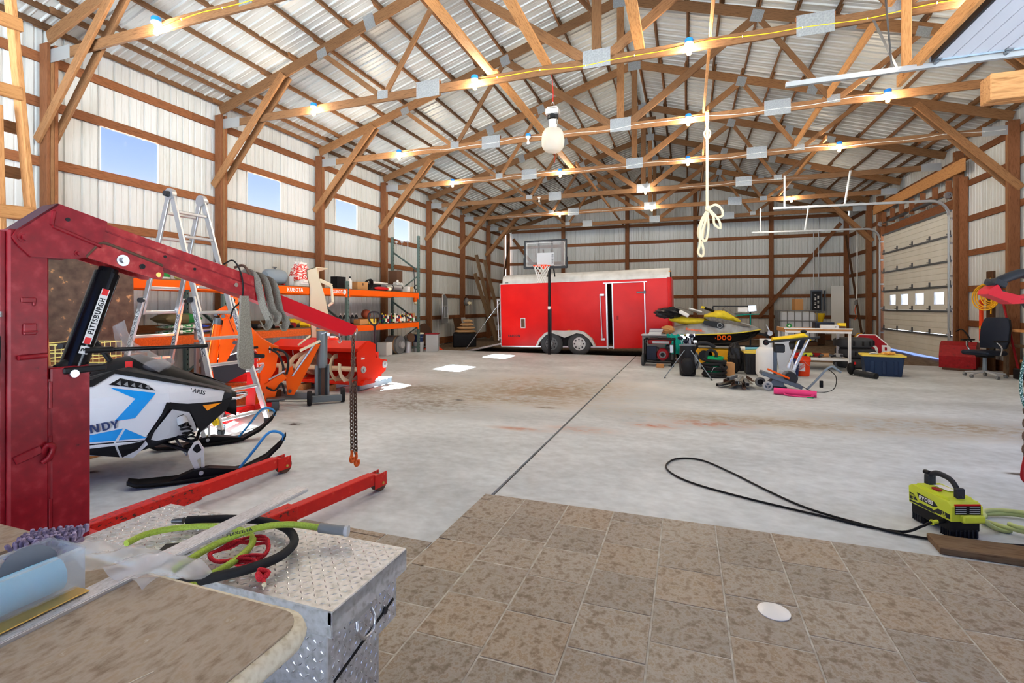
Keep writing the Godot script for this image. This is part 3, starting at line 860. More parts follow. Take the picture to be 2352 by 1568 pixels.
func overhead() -> void:
	for i in ZT.size():
		truss(i)
	var ord := ["left", "second", "third", "right"]
	var xs := [-6.2, -3.1, 0.03, 3.13]
	var nth := ["leftmost", "second from left", "third from left", "rightmost"]
	for k in 4:
		bulb_at(xs[k], 4.8, 0, true, true, "glowing bare bulb under blue box, %s on the nearest truss" % nth[k])
		bulb_at(xs[k], 4.8, 1, true, k < 3, "glowing bare bulb by the yellow cable, %s on that truss" % nth[k])
		bulb_at(xs[k], 4.8, 2, k != 1, true, "unlit bulb under blue box beside the big hanging lamp" if k == 1 else "glowing bulb on the third truss, %s of its row" % nth[k])
		bulb_at(xs[k], 4.8, 3, true, true, "glowing bulb on the fourth truss, %s of its row" % nth[k])
	bulb_at(-1.16, 4.8, 4, true, false, "lone glowing bulb under the middle plate of fifth truss")
	bulb_at(-4.47, 4.8, 4, false, false, "unlit white bulb hanging under the fifth truss")
	bulb_at(-4.47, 4.8, 5, true, false, "glowing bulb on the sixth truss, left one above the backboard")
	bulb_at(-1.15, 4.8, 5, true, false, "glowing bulb on the sixth truss, middle one")
	bulb_at(3.18, 4.8, 5, true, false, "glowing bulb on the sixth truss, right one by door track")
	# cables stapled along the bottom chords
	cable(0, -6.2, 6.0, "yellow", "yellow and white cable stapled along nearest truss")
	cable(1, -3.1, 3.1, "yellow", "yellow cable stapled along the second nearest truss")
	cable(2, -6.2, 3.1, "white", "white cable stapled along truss behind the hanging lamp")
	cable(3, -6.2, 6.0, "white", "white cable stapled along the fourth truss")
	cable(4, -0.2, 3.1, "white", "short white cable on the fifth truss by its bulb")
	cable(5, -6.6, -1.2, "white", "white cable sagging along the sixth truss")
	# long brace boards nailed over the bottom chords
	var boards := [[-2.85, -3.9, -7.35, "wood_new"], [-2.8, -7.0, -12.9, "wood_new_b"], [-2.65, -12.3, -23.2, "wood_c"], [-1.97, -3.9, -7.3, "wood_new"], [-0.62, -3.9, -7.3, "wood_new"], [0.30, -4.0, -10.0, "wood_new"], [0.37, -9.7, -12.75, "wood_new_b"], [0.42, -12.4, -23.2, "wood_b"]]
	var lab := ["bright new board laid across nearest trusses, left", "bright board running back behind the hanging lamp", "weathered board running back to the gable, left of centre", "bright new board over the trusses above hanging lamp", "bright new board over the trusses, right of the king post", "narrow new board above the hanging strap", "narrow board ending behind the hanging strap", "weathered board running back to the gable, right of centre"]
	for i in boards.size():
		var b: Array = boards[i]
		var t := thing("brace_board", lab[i], "board", V(b[0], 4.945, 0), 0.0, "brace boards over the trusses")
		var w := 0.14 if i in [0, 1, 3, 4] else 0.04
		timber(t, "plank", V(0, 0.022 + (0.025 if w < 0.1 else 0.0), b[1]), V(0.0, 0.022 + (0.025 if w < 0.1 else 0.0), b[2]), w, 0.04 if w > 0.1 else 0.09, b[3])
	for s in [-1, 1]:      # diagonal braces in the roof plane between king posts
		for q in 3:
			var t := thing("sway_brace", ["left", "right"][int(s > 0)] + " sway brace board among the " + ["nearest", "middle", "far"][q] + " king posts", "board", V(CX + s * 0.35, 5.0, ZT[q * 2]))
			timber(t, "plank", V(0, 0, -0.1), V(0, 1.9, -5.2), 0.04, 0.09, "wood_b")
	high_bay()
	strap()

func cable(i: int, x0: float, x1: float, m: String, label: String) -> void:
	var t := thing("power_cable", label, "cable", V(0, 4.87, ZT[i] + 0.026))
	var p := []
	var k := int((x1 - x0) * 3)
	for j in k + 1:
		var x := lerpf(x0, x1, float(j) / k)
		p.append(V(x, 0.022 * sin(x * 2.1 + i) + 0.012 * sin(x * 5.3), 0))
	part(t, "sheath", MB.new().tube(smooth(p, 3), 0.006, 5), m)
	for j in range(1, k, 2):
		part(t, "staple", MB.new().box(p[j], V(0.01, 0.022, 0.014)), "white")

func high_bay() -> void:
	var t := thing("high_bay_lamp", "unlit high-bay lamp with ribbed glass globe hung by a red wire", "lamp", V(-1.93, 0, -7.3))
	var y := 3.72
	part(t, "globe", MB.new().lathe([Vector2(0.07, 0.36), Vector2(0.13, 0.335), Vector2(0.165, 0.27), Vector2(0.178, 0.18), Vector2(0.172, 0.09), Vector2(0.15, 0.04), Vector2(0.12, 0.01), Vector2(0.1, 0.0), Vector2(0.0, -0.004)], T(0, y, 0), 28), "globe_glass")
	part(t, "neck", MB.new().cyl(V(0, y + 0.35, 0), V(0, y + 0.48, 0), 0.065, 0.07, 16), "alu")
	part(t, "bracket", MB.new().box(V(-0.06, y + 0.47, 0), V(0.012, 0.12, 0.07)).box(V(0.06, y + 0.47, 0), V(0.012, 0.12, 0.07)), "dark_steel")
	part(t, "ballast", MB.new().box(V(0, y + 0.6, 0), V(0.2, 0.1, 0.17), 0.012).box(V(0, y + 0.66, 0), V(0.16, 0.04, 0.13), 0.012), "alu")
	part(t, "ballast_base", MB.new().cyl(V(0, y + 0.5, 0), V(0, y + 0.56, 0), 0.085, 0.085, 16), "black")
	part(t, "hook", MB.new().tube(smooth([V(0, y + 0.68, 0), V(0.02, y + 0.72, 0), V(0, y + 0.76, 0), V(-0.018, y + 0.73, 0)], 4), 0.006, 6), "steel")
	part(t, "hanging_wire", MB.new().tube([V(0, y + 0.76, 0), V(0.004, y + 0.9, 0), V(-0.006, y + 1.05, 0), V(0, 4.96, 0.1)], 0.005, 5), "red")
	var q := thing("cable_drop", "thin red wire hanging down beside the high-bay lamp", "wire", V(-1.0, 4.85, -9.79))
	part(q, "wire", MB.new().tube([V(-1.55, 0, 0), V(-1.56, -0.3, 0), V(-1.55, -0.55, 0)], 0.004, 5), "red")

func strap() -> void:
	var t := thing("hanging_strap", "cream webbing strap looped over truss, knotted in a bundle", "strap", V(0.36, 0, -9.82))
	part(t, "webbing", MB.new().box(V(-0.01, 4.0, 0.045), V(0.05, 1.7, 0.006), 0.001, T(0, 0, 0, 0, 10)).box(V(0.015, 3.9, 0.06), V(0.045, 1.5, 0.006), 0.001, T(0, 0, 0, 0, -14)), "skin_rope")
	part(t, "top_loop", MB.new().tube(smooth([V(-0.01, 4.62, 0.06), V(-0.05, 4.56, 0.06), V(-0.03, 4.48, 0.06), V(0, 4.44, 0.06), V(0.04, 4.48, 0.06), V(0.05, 4.57, 0.06), V(0.01, 4.63, 0.06)], 4), 0.016, 6), "skin_rope")
	part(t, "over_chord", MB.new().box(V(0, 4.86, 0.03), V(0.07, 0.22, 0.012), 0.002), "skin_rope")
	part(t, "knot", MB.new().ball(V(0.01, 3.16, 0.05), V(0.05, 0.06, 0.045), 12, 8), "skin_rope")
	var loops := [[V(0, 3.13, 0.05), V(-0.1, 2.95, 0.07), V(-0.16, 2.72, 0.06), V(-0.1, 2.6, 0.05), V(-0.05, 2.8, 0.04), V(0, 3.1, 0.04)], [V(0, 3.12, 0.05), V(-0.04, 2.9, 0.09), V(-0.1, 2.66, 0.1), V(-0.03, 2.56, 0.1), V(0.02, 2.8, 0.08), V(0, 3.1, 0.06)], [V(0.02, 3.17, 0.05), V(0.14, 3.22, 0.07), V(0.24, 3.14, 0.06), V(0.26, 3.02, 0.05), V(0.16, 3.0, 0.04), V(0.04, 3.14, 0.04)], [V(0.02, 3.15, 0.05), V(0.1, 3.0, 0.1), V(0.12, 2.86, 0.1), V(0.22, 2.78, 0.09), V(0.2, 2.92, 0.08), V(0.06, 3.12, 0.06)], [V(0, 3.13, 0.05), V(-0.12, 2.8, 0.1), V(-0.13, 2.5, 0.09), V(-0.16, 2.36, 0.08), V(-0.1, 2.28, 0.08), V(-0.06, 2.36, 0.07), V(-0.1, 2.56, 0.08)]]
	for l in loops:
		part(t, "loop", MB.new().tube(smooth(l, 5), 0.024, 6, false, 0.22, V(0, 0, 1)), "skin_rope")
# ---------------------------------------------------------------- engine hoist, snowmobile, ladder
func chain(parent: Node, called: String, a: Vector3, b: Vector3, n: int, r: float, m) -> void:
	# real interlocked links, every second one turned a quarter
	var d := (b - a) / n
	var key := "link%.4f_%.4f" % [d.length(), r]
	if not cache.has(key):
		var L := d.length() * 0.66; var w := r * 2.1
		var p := []
		for i in 14:
			var t := TAU * i / 14
			p.append(V(cos(t) * w, sin(t) * w + (L - w) * signf(sin(t)) * minf(1.0, absf(sin(t)) * 3), 0))
		cache[key] = MB.new().tube(p, r, 6, true, 1.0, V(0, 0, 1)).mesh()
	for i in n:
		var x := MB.along(a + d * i, a + d * (i + 1), V(0, 0, 1))
		var bas := Basis(x.basis.z, x.basis.x, x.basis.y)
		if i % 2: bas = Basis(x.basis.y, x.basis.x, -x.basis.z)
		part(parent, called, cache[key], m, Transform3D(bas, x.origin))

# polygon of (forward, height) points standing across the local x axis, from x0 to x1
func side_prism(b: MB, pts: Array, x0: float, x1: float) -> MB:
	var q := []
	for p in pts: q.append(p)
	return b.prism(q, x0, x1, Transform3D(Basis(V(0, 0, -1), V(0, 1, 0), V(1, 0, 0)), Vector3.ZERO))
func F(s: float, y: float, x := 0.0) -> Vector3:    # forward, height, lateral
	return V(x, y, -s)

func engine_hoist() -> void:
	var t := thing("engine_hoist", "dark red engine hoist with boom, black hydraulic ram and floor legs", "engine hoist", V(-2.72, 0, -1.3), -4.0)
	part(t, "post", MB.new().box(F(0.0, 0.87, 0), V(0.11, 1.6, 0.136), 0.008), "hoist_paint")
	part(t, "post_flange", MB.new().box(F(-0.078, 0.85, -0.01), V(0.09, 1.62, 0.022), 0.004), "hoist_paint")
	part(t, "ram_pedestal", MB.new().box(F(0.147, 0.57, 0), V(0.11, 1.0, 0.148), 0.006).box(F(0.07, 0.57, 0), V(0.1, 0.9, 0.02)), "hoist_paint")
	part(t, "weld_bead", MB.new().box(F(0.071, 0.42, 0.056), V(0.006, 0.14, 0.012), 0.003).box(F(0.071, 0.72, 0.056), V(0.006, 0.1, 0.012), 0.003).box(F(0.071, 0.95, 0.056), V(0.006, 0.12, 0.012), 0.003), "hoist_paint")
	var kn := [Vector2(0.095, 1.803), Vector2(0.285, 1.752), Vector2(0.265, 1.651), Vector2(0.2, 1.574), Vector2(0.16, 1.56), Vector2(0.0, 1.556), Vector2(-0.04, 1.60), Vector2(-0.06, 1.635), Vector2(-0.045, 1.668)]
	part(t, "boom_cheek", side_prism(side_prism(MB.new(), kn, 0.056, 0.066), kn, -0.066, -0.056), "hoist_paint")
	part(t, "boom_cap", MB.new().bar(F(-0.04, 1.668), F(0.095, 1.80), 0.132, 0.008), "hoist_dark")
	part(t, "cheek_ridge", MB.new().bar(F(0.08, 1.77, 0.066), F(0.07, 1.70, 0.066), 0.012, 0.018, 0.005).bar(F(0.07, 1.70, 0.066), F(0.262, 1.628, 0.066), 0.012, 0.018, 0.005), "hoist_paint")
	for q in [[-0.02, 1.637, 0.024], [0.168, 1.587, 0.016]]:
		part(t, "bolt", MB.new().cyl(F(q[0], q[1], 0.06), F(q[0], q[1], 0.07), q[2], -1, 16).cyl(F(q[0], q[1], 0.066), F(q[0], q[1], 0.08), q[2] * 0.6, -1, 6), "hoist_paint")
	var bm := [Vector2(0.1, 1.79), Vector2(1.1, 1.536), Vector2(1.107, 1.385), Vector2(0.2, 1.655)]
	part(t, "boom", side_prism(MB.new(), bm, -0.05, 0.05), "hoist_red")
	part(t, "boom_seam", MB.new().bar(F(0.28, 1.71, 0.051), F(1.1, 1.47, 0.051), 0.003, 0.008), "hoist_paint")
	var lp := [Vector2(0.2, 1.574), Vector2(0.263, 1.647), Vector2(0.54, 1.56), Vector2(0.548, 1.51), Vector2(0.535, 1.487), Vector2(0.505, 1.487)]
	part(t, "ram_bracket", side_prism(side_prism(MB.new(), lp, 0.05, 0.062), lp, -0.062, -0.05), "hoist_red")
	part(t, "weld_bead", MB.new().tube(smooth([F(0.2, 1.576, 0.06), F(0.23, 1.615, 0.06), F(0.264, 1.648, 0.06), F(0.35, 1.625, 0.06), F(0.45, 1.592, 0.06), F(0.54, 1.56, 0.06)], 4), 0.008, 6), "rust")
	part(t, "ram_pin", MB.new().cyl(F(0.352, 1.571, 0.062), F(0.352, 1.571, 0.068), 0.028, -1, 16).cyl(F(0.352, 1.571, 0.066), F(0.352, 1.571, 0.085), 0.014, -1, 10), "steel")
	for q in [[0.44, 1.548, 0.013], [0.129, 1.737, 0.009], [0.56, 1.61, 0.008], [0.72, 1.555, 0.008]]:
		part(t, "pin_hole", MB.new().cyl(F(q[0], q[1], 0.06 if q[0] < 0.5 else 0.05), F(q[0], q[1], 0.0685 if q[0] < 0.5 else 0.052), q[2], -1, 12), "black")
	part(t, "bracket_hole", MB.new().cyl(F(0.52, 1.51, 0.061), F(0.52, 1.51, 0.0635), 0.013, -1, 12), "brass")
	part(t, "boom_bolt", MB.new().cyl(F(0.97, 1.476, 0.05), F(0.97, 1.476, 0.06), 0.013, -1, 10), "chrome")
	var ex := [Vector2(0.95, 1.538), Vector2(2.03, 1.197), Vector2(2.07, 1.18), Vector2(2.02, 1.12), Vector2(1.94, 1.112), Vector2(0.95, 1.44)]
	part(t, "boom_extension", side_prism(MB.new(), ex, -0.038, 0.038), "hoist_bright")
	part(t, "end_shackle", MB.new().tube(smooth([F(2.06, 1.175, 0.03), F(2.085, 1.15, 0.02), F(2.085, 1.11, 0), F(2.06, 1.1, -0.02), F(2.04, 1.15, -0.03)], 4), 0.007, 6), "chrome")
	part(t, "tip_hook", MB.new().tube(smooth([F(1.88, 1.14, 0.02), F(1.89, 1.1, 0.02), F(1.905, 1.07, 0.02), F(1.885, 1.06, 0.02), F(1.87, 1.075, 0.02)], 4), 0.005, 6), "steel")
	# hydraulic ram with its pump handle
	var a := F(0.178, 1.06); var b := F(0.325, 1.53)
	part(t, "ram_body", MB.new().cyl(a, a.lerp(b, 0.95), 0.052, 0.052, 24).cyl(a.lerp(b, 0.95), b, 0.044, 0.04, 20), "black_gloss")
	part(t, "ram_valve", MB.new().cyl(a.lerp(b, 0.0) + F(-0.07, 0, 0.02) * V(1, 1, 1) , a.lerp(b, 0.2) + V(0, 0, -0.07), 0.02, 0.02, 10).box(F(0.2, 1.05, 0), V(0.13, 0.03, 0.17), 0.006), "black")
	var ax := (b - a).normalized()
	var side := V(1, 0, 0.12)
	side = (side - ax * side.dot(ax)).normalized()
	var lab := Transform3D(Basis(ax, side.cross(ax).normalized(), side), a.lerp(b, 0.5) + side * 0.0545)
	part(t, "label_strip", MB.new().box(Vector3.ZERO, V(0.27, 0.032, 0.001)), "white", lab)
	lettering(t, "label_letters", "PITTSBURGH", 0.03, "black", lab * T(0.0, 0, 0.001), 0.001)
	part(t, "label_stripe", MB.new().box(V(0.12, 0, 0.001), V(0.03, 0.024, 0.001)).box(V(-0.12, 0, 0.001), V(0.03, 0.024, 0.001)), "red", lab)
	part(t, "capacity_label", MB.new().box(V(-0.165, 0, 0), V(0.036, 0.034, 0.001)), "white", lab)
	lettering(t, "label_letters", "3", 0.035, "black", lab * T(-0.165, 0, 0.001, 0, 0, 0), 0.001)
	part(t, "pump_handle", MB.new().cyl(F(0.24, 1.135, 0.05), F(0.77, 1.118, 0.08), 0.0105, -1, 12), "black_gloss")
	part(t, "pump_socket", MB.new().cyl(F(0.2, 1.137, 0.05), F(0.31, 1.133, 0.056), 0.015, -1, 12), "black")
	part(t, "pivot_bolt", MB.new().cyl(F(0.155, 1.035, 0.055), F(0.155, 1.035, 0.068), 0.018, -1, 12), "steel")
	# tabs and lugs on the post
	part(t, "lug", MB.new().box(F(-0.004, 1.37, 0.058), V(0.008, 0.022, 0.05), 0.003).box(F(0.014, 1.36, 0.058), V(0.008, 0.03, 0.01), 0.003), "hoist_paint")
	part(t, "lug", MB.new().box(F(0.0, 1.245, 0.058), V(0.012, 0.05, 0.045), 0.004).box(F(0.0, 1.235, 0.066), V(0.008, 0.008, 0.05), 0.003), "hoist_paint")
	part(t, "handle_stub", MB.new().cyl(F(-0.04, 1.125, 0.066), F(0.055, 1.128, 0.066), 0.011, -1, 10), "hoist_paint")
	part(t, "leg_pin_loop", MB.new().tube(smooth([F(0.045, 0.7, 0.056), F(0.055, 0.735, 0.075), F(0.07, 0.72, 0.085), F(0.06, 0.68, 0.075), F(0.045, 0.66, 0.058)], 4), 0.012, 6).bar(F(-0.05, 0.69, 0.06), F(0.04, 0.72, 0.06), 0.008, 0.035, 0.003), "hoist_paint")
	# floor frame
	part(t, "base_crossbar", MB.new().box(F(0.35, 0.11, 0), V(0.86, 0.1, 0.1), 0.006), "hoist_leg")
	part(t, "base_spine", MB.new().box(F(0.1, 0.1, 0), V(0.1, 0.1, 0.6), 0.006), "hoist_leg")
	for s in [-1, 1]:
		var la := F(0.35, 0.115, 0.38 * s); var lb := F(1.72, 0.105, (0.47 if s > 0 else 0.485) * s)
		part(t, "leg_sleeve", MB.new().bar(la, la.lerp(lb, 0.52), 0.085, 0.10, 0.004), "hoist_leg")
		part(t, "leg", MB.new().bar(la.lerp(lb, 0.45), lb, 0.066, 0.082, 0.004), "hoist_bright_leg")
		var w := F(1.80, 0.06, lb.x)
		part(t, "caster_fork", MB.new().box(w + V(-0.036, 0.025, 0.02), V(0.006, 0.10, 0.13), 0.003).box(w + V(0.036, 0.025, 0.02), V(0.006, 0.10, 0.13), 0.003).box(w + V(0, 0.05, 0.06), V(0.076, 0.05, 0.03)), "hoist_bright_leg")
		part(t, "caster_wheel", MB.new().cyl(w + V(-0.026, 0, 0), w + V(0.026, 0, 0), 0.06, -1, 20), "rust")
		part(t, "axle_bolt", MB.new().cyl(w + V(-0.044, 0, 0), w + V(0.044, 0, 0), 0.012, -1, 8), "brass")
	for z in [-0.3]:
		part(t, "rear_caster", MB.new().cyl(V(-0.03, 0.05, -z), V(0.03, 0.05, -z), 0.05, -1, 14), "rust")
	# chain doubled over the tip, with grab hooks
	var c := thing("lifting_chain", "rusty doubled lifting chain with orange hooks hanging from hoist boom", "chain", V(-2.72, 0, -1.3), -4.0)
	chain(c, "link", F(2.065, 1.105, 0.0), F(2.06, 0.84, 0.0), 9, 0.006, "rust")
	part(c, "grab_hook", MB.new().tube(smooth([F(2.06, 0.85, 0), F(2.055, 0.79, 0), F(2.03, 0.75, 0), F(2.04, 0.71, 0), F(2.075, 0.70, 0), F(2.085, 0.73, 0)], 4), 0.013, 8), "rust")
	chain(c, "link", F(2.04, 0.72, 0.0), F(2.05, 0.16, 0.0), 19, 0.006, "rust")
	chain(c, "link", F(2.085, 0.72, 0.0), F(2.095, 0.13, 0.0), 20, 0.006, "rust")
	part(c, "grab_hook", MB.new().tube(smooth([F(2.05, 0.17, 0), F(2.045, 0.13, 0), F(2.03, 0.10, 0), F(2.045, 0.075, 0), F(2.065, 0.085, 0), F(2.065, 0.11, 0)], 4), 0.012, 8), "orange_worn")
	part(c, "grab_hook", MB.new().tube(smooth([F(2.095, 0.14, 0), F(2.1, 0.1, 0), F(2.085, 0.06, 0), F(2.1, 0.03, 0), F(2.125, 0.04, 0), F(2.125, 0.07, 0)], 4), 0.012, 8), "orange_worn")
	# lifting straps slung over the boom
	var s := thing("lifting_strap", "grey flat webbing straps draped over the hoist boom", "strap", V(-2.72, 0, -1.3), -4.0)
	for q in [[1.10, 1.545, 0.06, 1.20, 0.0], [1.16, 1.53, 0.07, 1.235, 0.02], [1.22, 1.51, 0.075, 1.19, 0.03]]:
		part(s, "webbing", MB.new().tube(smooth([F(q[0], q[1] + 0.005, -0.06), F(q[0], q[1] + 0.012, 0.0), F(q[0] + 0.01, q[1] - 0.03, q[2]), F(q[0] + 0.05, q[1] - 0.2, q[2] + 0.01), F(q[0] + 0.09, q[3] + 0.05, q[2] + 0.02), F(q[0] + 0.06, q[3], q[2] + 0.02), F(q[0] + 0.03, q[3] + 0.05, q[2] + 0.01)], 6), 0.032, 6, false, 0.12, V(1, 0, 0)), "webbing")
	part(s, "hanging_eye", side_prism(MB.new(), [Vector2(0.995, 1.41), Vector2(0.985, 1.2), Vector2(0.975, 1.04), Vector2(0.985, 0.975), Vector2(1.02, 0.952), Vector2(1.06, 0.955), Vector2(1.085, 0.985), Vector2(1.08, 1.1), Vector2(1.06, 1.25), Vector2(1.045, 1.41)], 0.056, 0.072), "webbing")
	part(s, "tie_wire", MB.new().tube(smooth([F(0.93, 1.60, 0.0), F(0.97, 1.625, 0.03), F(1.0, 1.56, 0.055), F(1.02, 1.45, 0.055), F(1.0, 1.37, 0.05), F(0.95, 1.33, 0.06), F(0.93, 1.27, 0.06)], 5), 0.005, 5), "black")
	part(s, "tie_wire", MB.new().tube(smooth([F(1.0, 1.585, 0.0), F(1.04, 1.60, 0.03), F(1.07, 1.545, 0.055)], 5), 0.008, 6), "rust")
	# snap hook cord hung on the post flange
	var h := thing("tie_down_cord", "black rubber cord with steel hook hung beside the red post", "cord", V(-2.72, 0, -1.3), -4.0)
	part(h, "hook", MB.new().tube(smooth([F(-0.085, 1.30, 0.04), F(-0.09, 1.32, 0.05), F(-0.1, 1.28, 0.05), F(-0.1, 1.22, 0.05)], 4), 0.004, 6), "steel")
	part(h, "cord", MB.new().tube(smooth([F(-0.1, 1.22, 0.05), F(-0.1, 1.14, 0.05), F(-0.11, 1.05, 0.05), F(-0.13, 1.0, 0.05)], 4), 0.011, 8), "rubber")

func sled_x(s: float, y: float) -> float:    # half width of the snowmobile hood
	var w := 0.42
	if s > -0.25: w -= pow((s + 0.25) / 0.52, 1.6) * 0.27
	if y < 0.3: w -= (0.3 - y) * 0.7
	if y > 0.62: w -= pow((y - 0.62) / 0.25, 1.4) * 0.16
	return maxf(w, 0.03)
# a panel laid on the right-hand flank of the snowmobile
func flank(t: Node, called: String, pts: Array, lift: float, m, label := "") -> void:
	for sg in [1.0, -1.0]:
		var b := MB.new()
		var pp := PackedVector2Array(pts)
		# cut into small cells so that it follows the bodywork
		var out := []
		for i in pp.size():
			var k := maxi(1, int((pp[(i + 1) % pp.size()] - pp[i]).length() / 0.05))
			for j in k: out.append(pp[i].lerp(pp[(i + 1) % pp.size()], float(j) / k))
		var oo := PackedVector2Array(out)
		var lo := oo[0]; var hi := oo[0]
		for p in oo:
			lo = lo.min(p); hi = hi.max(p)
		var st := 0.07
		for gx in int((hi.x - lo.x) / st) + 1:
			for gy in int((hi.y - lo.y) / st) + 1:
				var a := lo + Vector2(gx, gy) * st
				for piece in Geometry2D.intersect_polygons(oo, PackedVector2Array([a, a + Vector2(st, 0), a + Vector2(st, st), a + Vector2(0, st)])):
					var idx := Geometry2D.triangulate_polygon(piece)
					for i in range(0, idx.size(), 3):
						var q := []
						for j in 3:
							var p: Vector2 = piece[idx[i + j]]
							q.append(F(p.x, p.y, sg * (sled_x(p.x, p.y) + lift)))
						var nn: Vector3 = (q[1] - q[0]).cross(q[2] - q[0])
						if nn.x * sg < 0: b.tri(q[0], q[2], q[1])
						else: b.tri(q[0], q[1], q[2])
		for i in oo.size():
			var p := oo[i]; var r := oo[(i + 1) % oo.size()]
			b.quad(F(p.x, p.y, sg * (sled_x(p.x, p.y) + lift)), F(r.x, r.y, sg * (sled_x(r.x, r.y) + lift)), F(r.x, r.y, sg * (sled_x(r.x, r.y) + lift - 0.02)), F(p.x, p.y, sg * (sled_x(p.x, p.y) + lift - 0.02)))
		part(t, called, b, m, Transform3D.IDENTITY, label)

func snowmobile() -> void:
	var t := thing("snowmobile", "white, blue and black snowmobile behind the red hoist post", "snowmobile", V(-3.97, 0, -3.15), -41.0)
	# body core
	var rings := []
	for q in [[-1.5, 0.25, 0.62], [-1.0, 0.25, 0.72], [-0.7, 0.24, 0.82], [-0.5, 0.2, 0.87], [-0.3, 0.26, 0.79], [-0.1, 0.31, 0.72], [0.1, 0.46, 0.645], [0.2, 0.53, 0.6]]:
		var ring := []
		for i in 12:
			var k := float(i) / 11
			var y: float = lerpf(q[1], q[2], k)
			ring.append(F(q[0], y, sled_x(q[0], y) - 0.025))
		for i in 12:
			var k := 1.0 - float(i) / 11
			var y: float = lerpf(q[1], q[2], k)
			ring.append(F(q[0], y, -sled_x(q[0], y) + 0.025))
		rings.append(ring)
	part(t, "chassis", MB.new().loft(rings, true, true, true), "charcoal")
	flank(t, "side_panel", [Vector2(-1.2, 0.72), Vector2(-0.69, 0.75), Vector2(-0.575, 0.832), Vector2(-0.36, 0.785), Vector2(-0.187, 0.737), Vector2(0.0, 0.685), Vector2(0.151, 0.63), Vector2(0.129, 0.543), Vector2(-0.1, 0.565), Vector2(-0.215, 0.6), Vector2(-0.36, 0.357), Vector2(-0.35, 0.29), Vector2(-0.459, 0.178), Vector2(-0.7, 0.245), Vector2(-1.2, 0.3)], 0.0, "sled_white")
	flank(t, "decal_blue", [Vector2(-0.59, 0.735), Vector2(-0.306, 0.675), Vector2(-0.33, 0.64), Vector2(-0.433, 0.499), Vector2(-0.555, 0.49), Vector2(-0.43, 0.645)], 0.003, "blue")
	flank(t, "decal_blue", [Vector2(-0.9, 0.41), Vector2(-0.683, 0.405), Vector2(-0.503, 0.43), Vector2(-0.55, 0.345), Vector2(-0.9, 0.36)], 0.003, "blue")
	flank(t, "decal_blue", [Vector2(-0.49, 0.425), Vector2(-0.36, 0.34), Vector2(-0.53, 0.345)], 0.003, "blue")
	flank(t, "lower_panel", [Vector2(-1.2, 0.35), Vector2(-0.56, 0.335), Vector2(-0.535, 0.2), Vector2(-0.7, 0.25), Vector2(-1.2, 0.31)], 0.003, "black")
	flank(t, "lower_panel", [Vector2(-0.545, 0.335), Vector2(-0.365, 0.325), Vector2(-0.42, 0.25), Vector2(-0.52, 0.195)], 0.003, "black")
	flank(t, "nose_cowl", [Vector2(-0.235, 0.6), Vector2(-0.1, 0.57), Vector2(0.129, 0.55), Vector2(0.21, 0.565), Vector2(0.166, 0.47), Vector2(-0.02, 0.32), Vector2(-0.05, 0.42), Vector2(-0.08, 0.5), Vector2(-0.215, 0.55), Vector2(-0.37, 0.33), Vector2(-0.35, 0.28)], 0.006, "black")
	flank(t, "side_reflector", [Vector2(0.0, 0.54), Vector2(0.13, 0.538), Vector2(0.03, 0.492)], 0.012, "amber")
	flank(t, "wheel_well", [Vector2(-0.2, 0.54), Vector2(-0.09, 0.5), Vector2(-0.06, 0.42), Vector2(-0.04, 0.34), Vector2(-0.3, 0.31), Vector2(-0.35, 0.33)], 0.002, "grey_light")
	flank(t, "top_cowl", [Vector2(-1.1, 0.77), Vector2(-0.7, 0.8), Vector2(-0.57, 0.86), Vector2(-0.36, 0.81), Vector2(-0.187, 0.76), Vector2(0.0, 0.7), Vector2(0.19, 0.62), Vector2(0.15, 0.632), Vector2(0.0, 0.685), Vector2(-0.187, 0.737), Vector2(-0.575, 0.832), Vector2(-0.69, 0.75), Vector2(-1.1, 0.72)], 0.012, "black")
	flank(t, "vent_frame", [Vector2(-0.6, 0.757), Vector2(-0.537, 0.797), Vector2(-0.379, 0.748), Vector2(-0.31, 0.695)], 0.006, "black")
	for i in 5:
		var s := -0.555 + i * 0.045
		flank(t, "vent_slot", [Vector2(s, 0.76 - i * 0.009), Vector2(s + 0.022, 0.782 - i * 0.011), Vector2(s + 0.03, 0.745 - i * 0.01)], 0.009, "grey")
	for w in [["POLARIS", -0.06, 0.668, 0.045, -14.0, "charcoal"], ["INDY", -0.63, 0.455, 0.085, 8.0, "blue_dark"]]:
		var x: float = sled_x(w[1], w[2]) + 0.012
		var yaw := rad_to_deg(atan((sled_x(w[1] + 0.1, w[2]) - sled_x(w[1] - 0.1, w[2])) / 0.2))
		lettering(t, "brand_letters", w[0], w[3], w[5], Transform3D(Basis.from_euler(V(0, deg_to_rad(90 + yaw), 0)) * Basis.from_euler(V(0, 0, deg_to_rad(w[4]))), F(w[1], w[2], x)), 0.002)
	# hood, headlamp pod and windshield
	var hood := []
	for q in [[-0.75, 0.86, 0.2], [-0.6, 0.93, 0.2], [-0.45, 0.95, 0.19], [-0.3, 0.88, 0.18], [-0.1, 0.77, 0.15], [0.1, 0.66, 0.11], [0.24, 0.575, 0.07]]:
		var ring := []
		for i in 9:
			var k := -1.0 + 2.0 * i / 8
			ring.append(F(q[0], q[1] - absf(k) * 0.03 - pow(absf(k), 4) * 0.1, q[2] * k))
		ring.append(F(q[0], q[1] - 0.16, q[2])); ring.append(F(q[0], q[1] - 0.16, -q[2]))
		ring = ring.slice(0, 9) + [F(q[0], q[1] - 0.2, q[2] * 0.9), F(q[0], q[1] - 0.2, -q[2] * 0.9)]
		hood.append(ring)
	part(t, "hood", MB.new().loft(hood, true, true, false), "black")
	part(t, "head_lamp", MB.new().ball(F(-0.33, 0.86, 0.13), V(0.07, 0.05, 0.1), 12, 8), "smoke_glass")
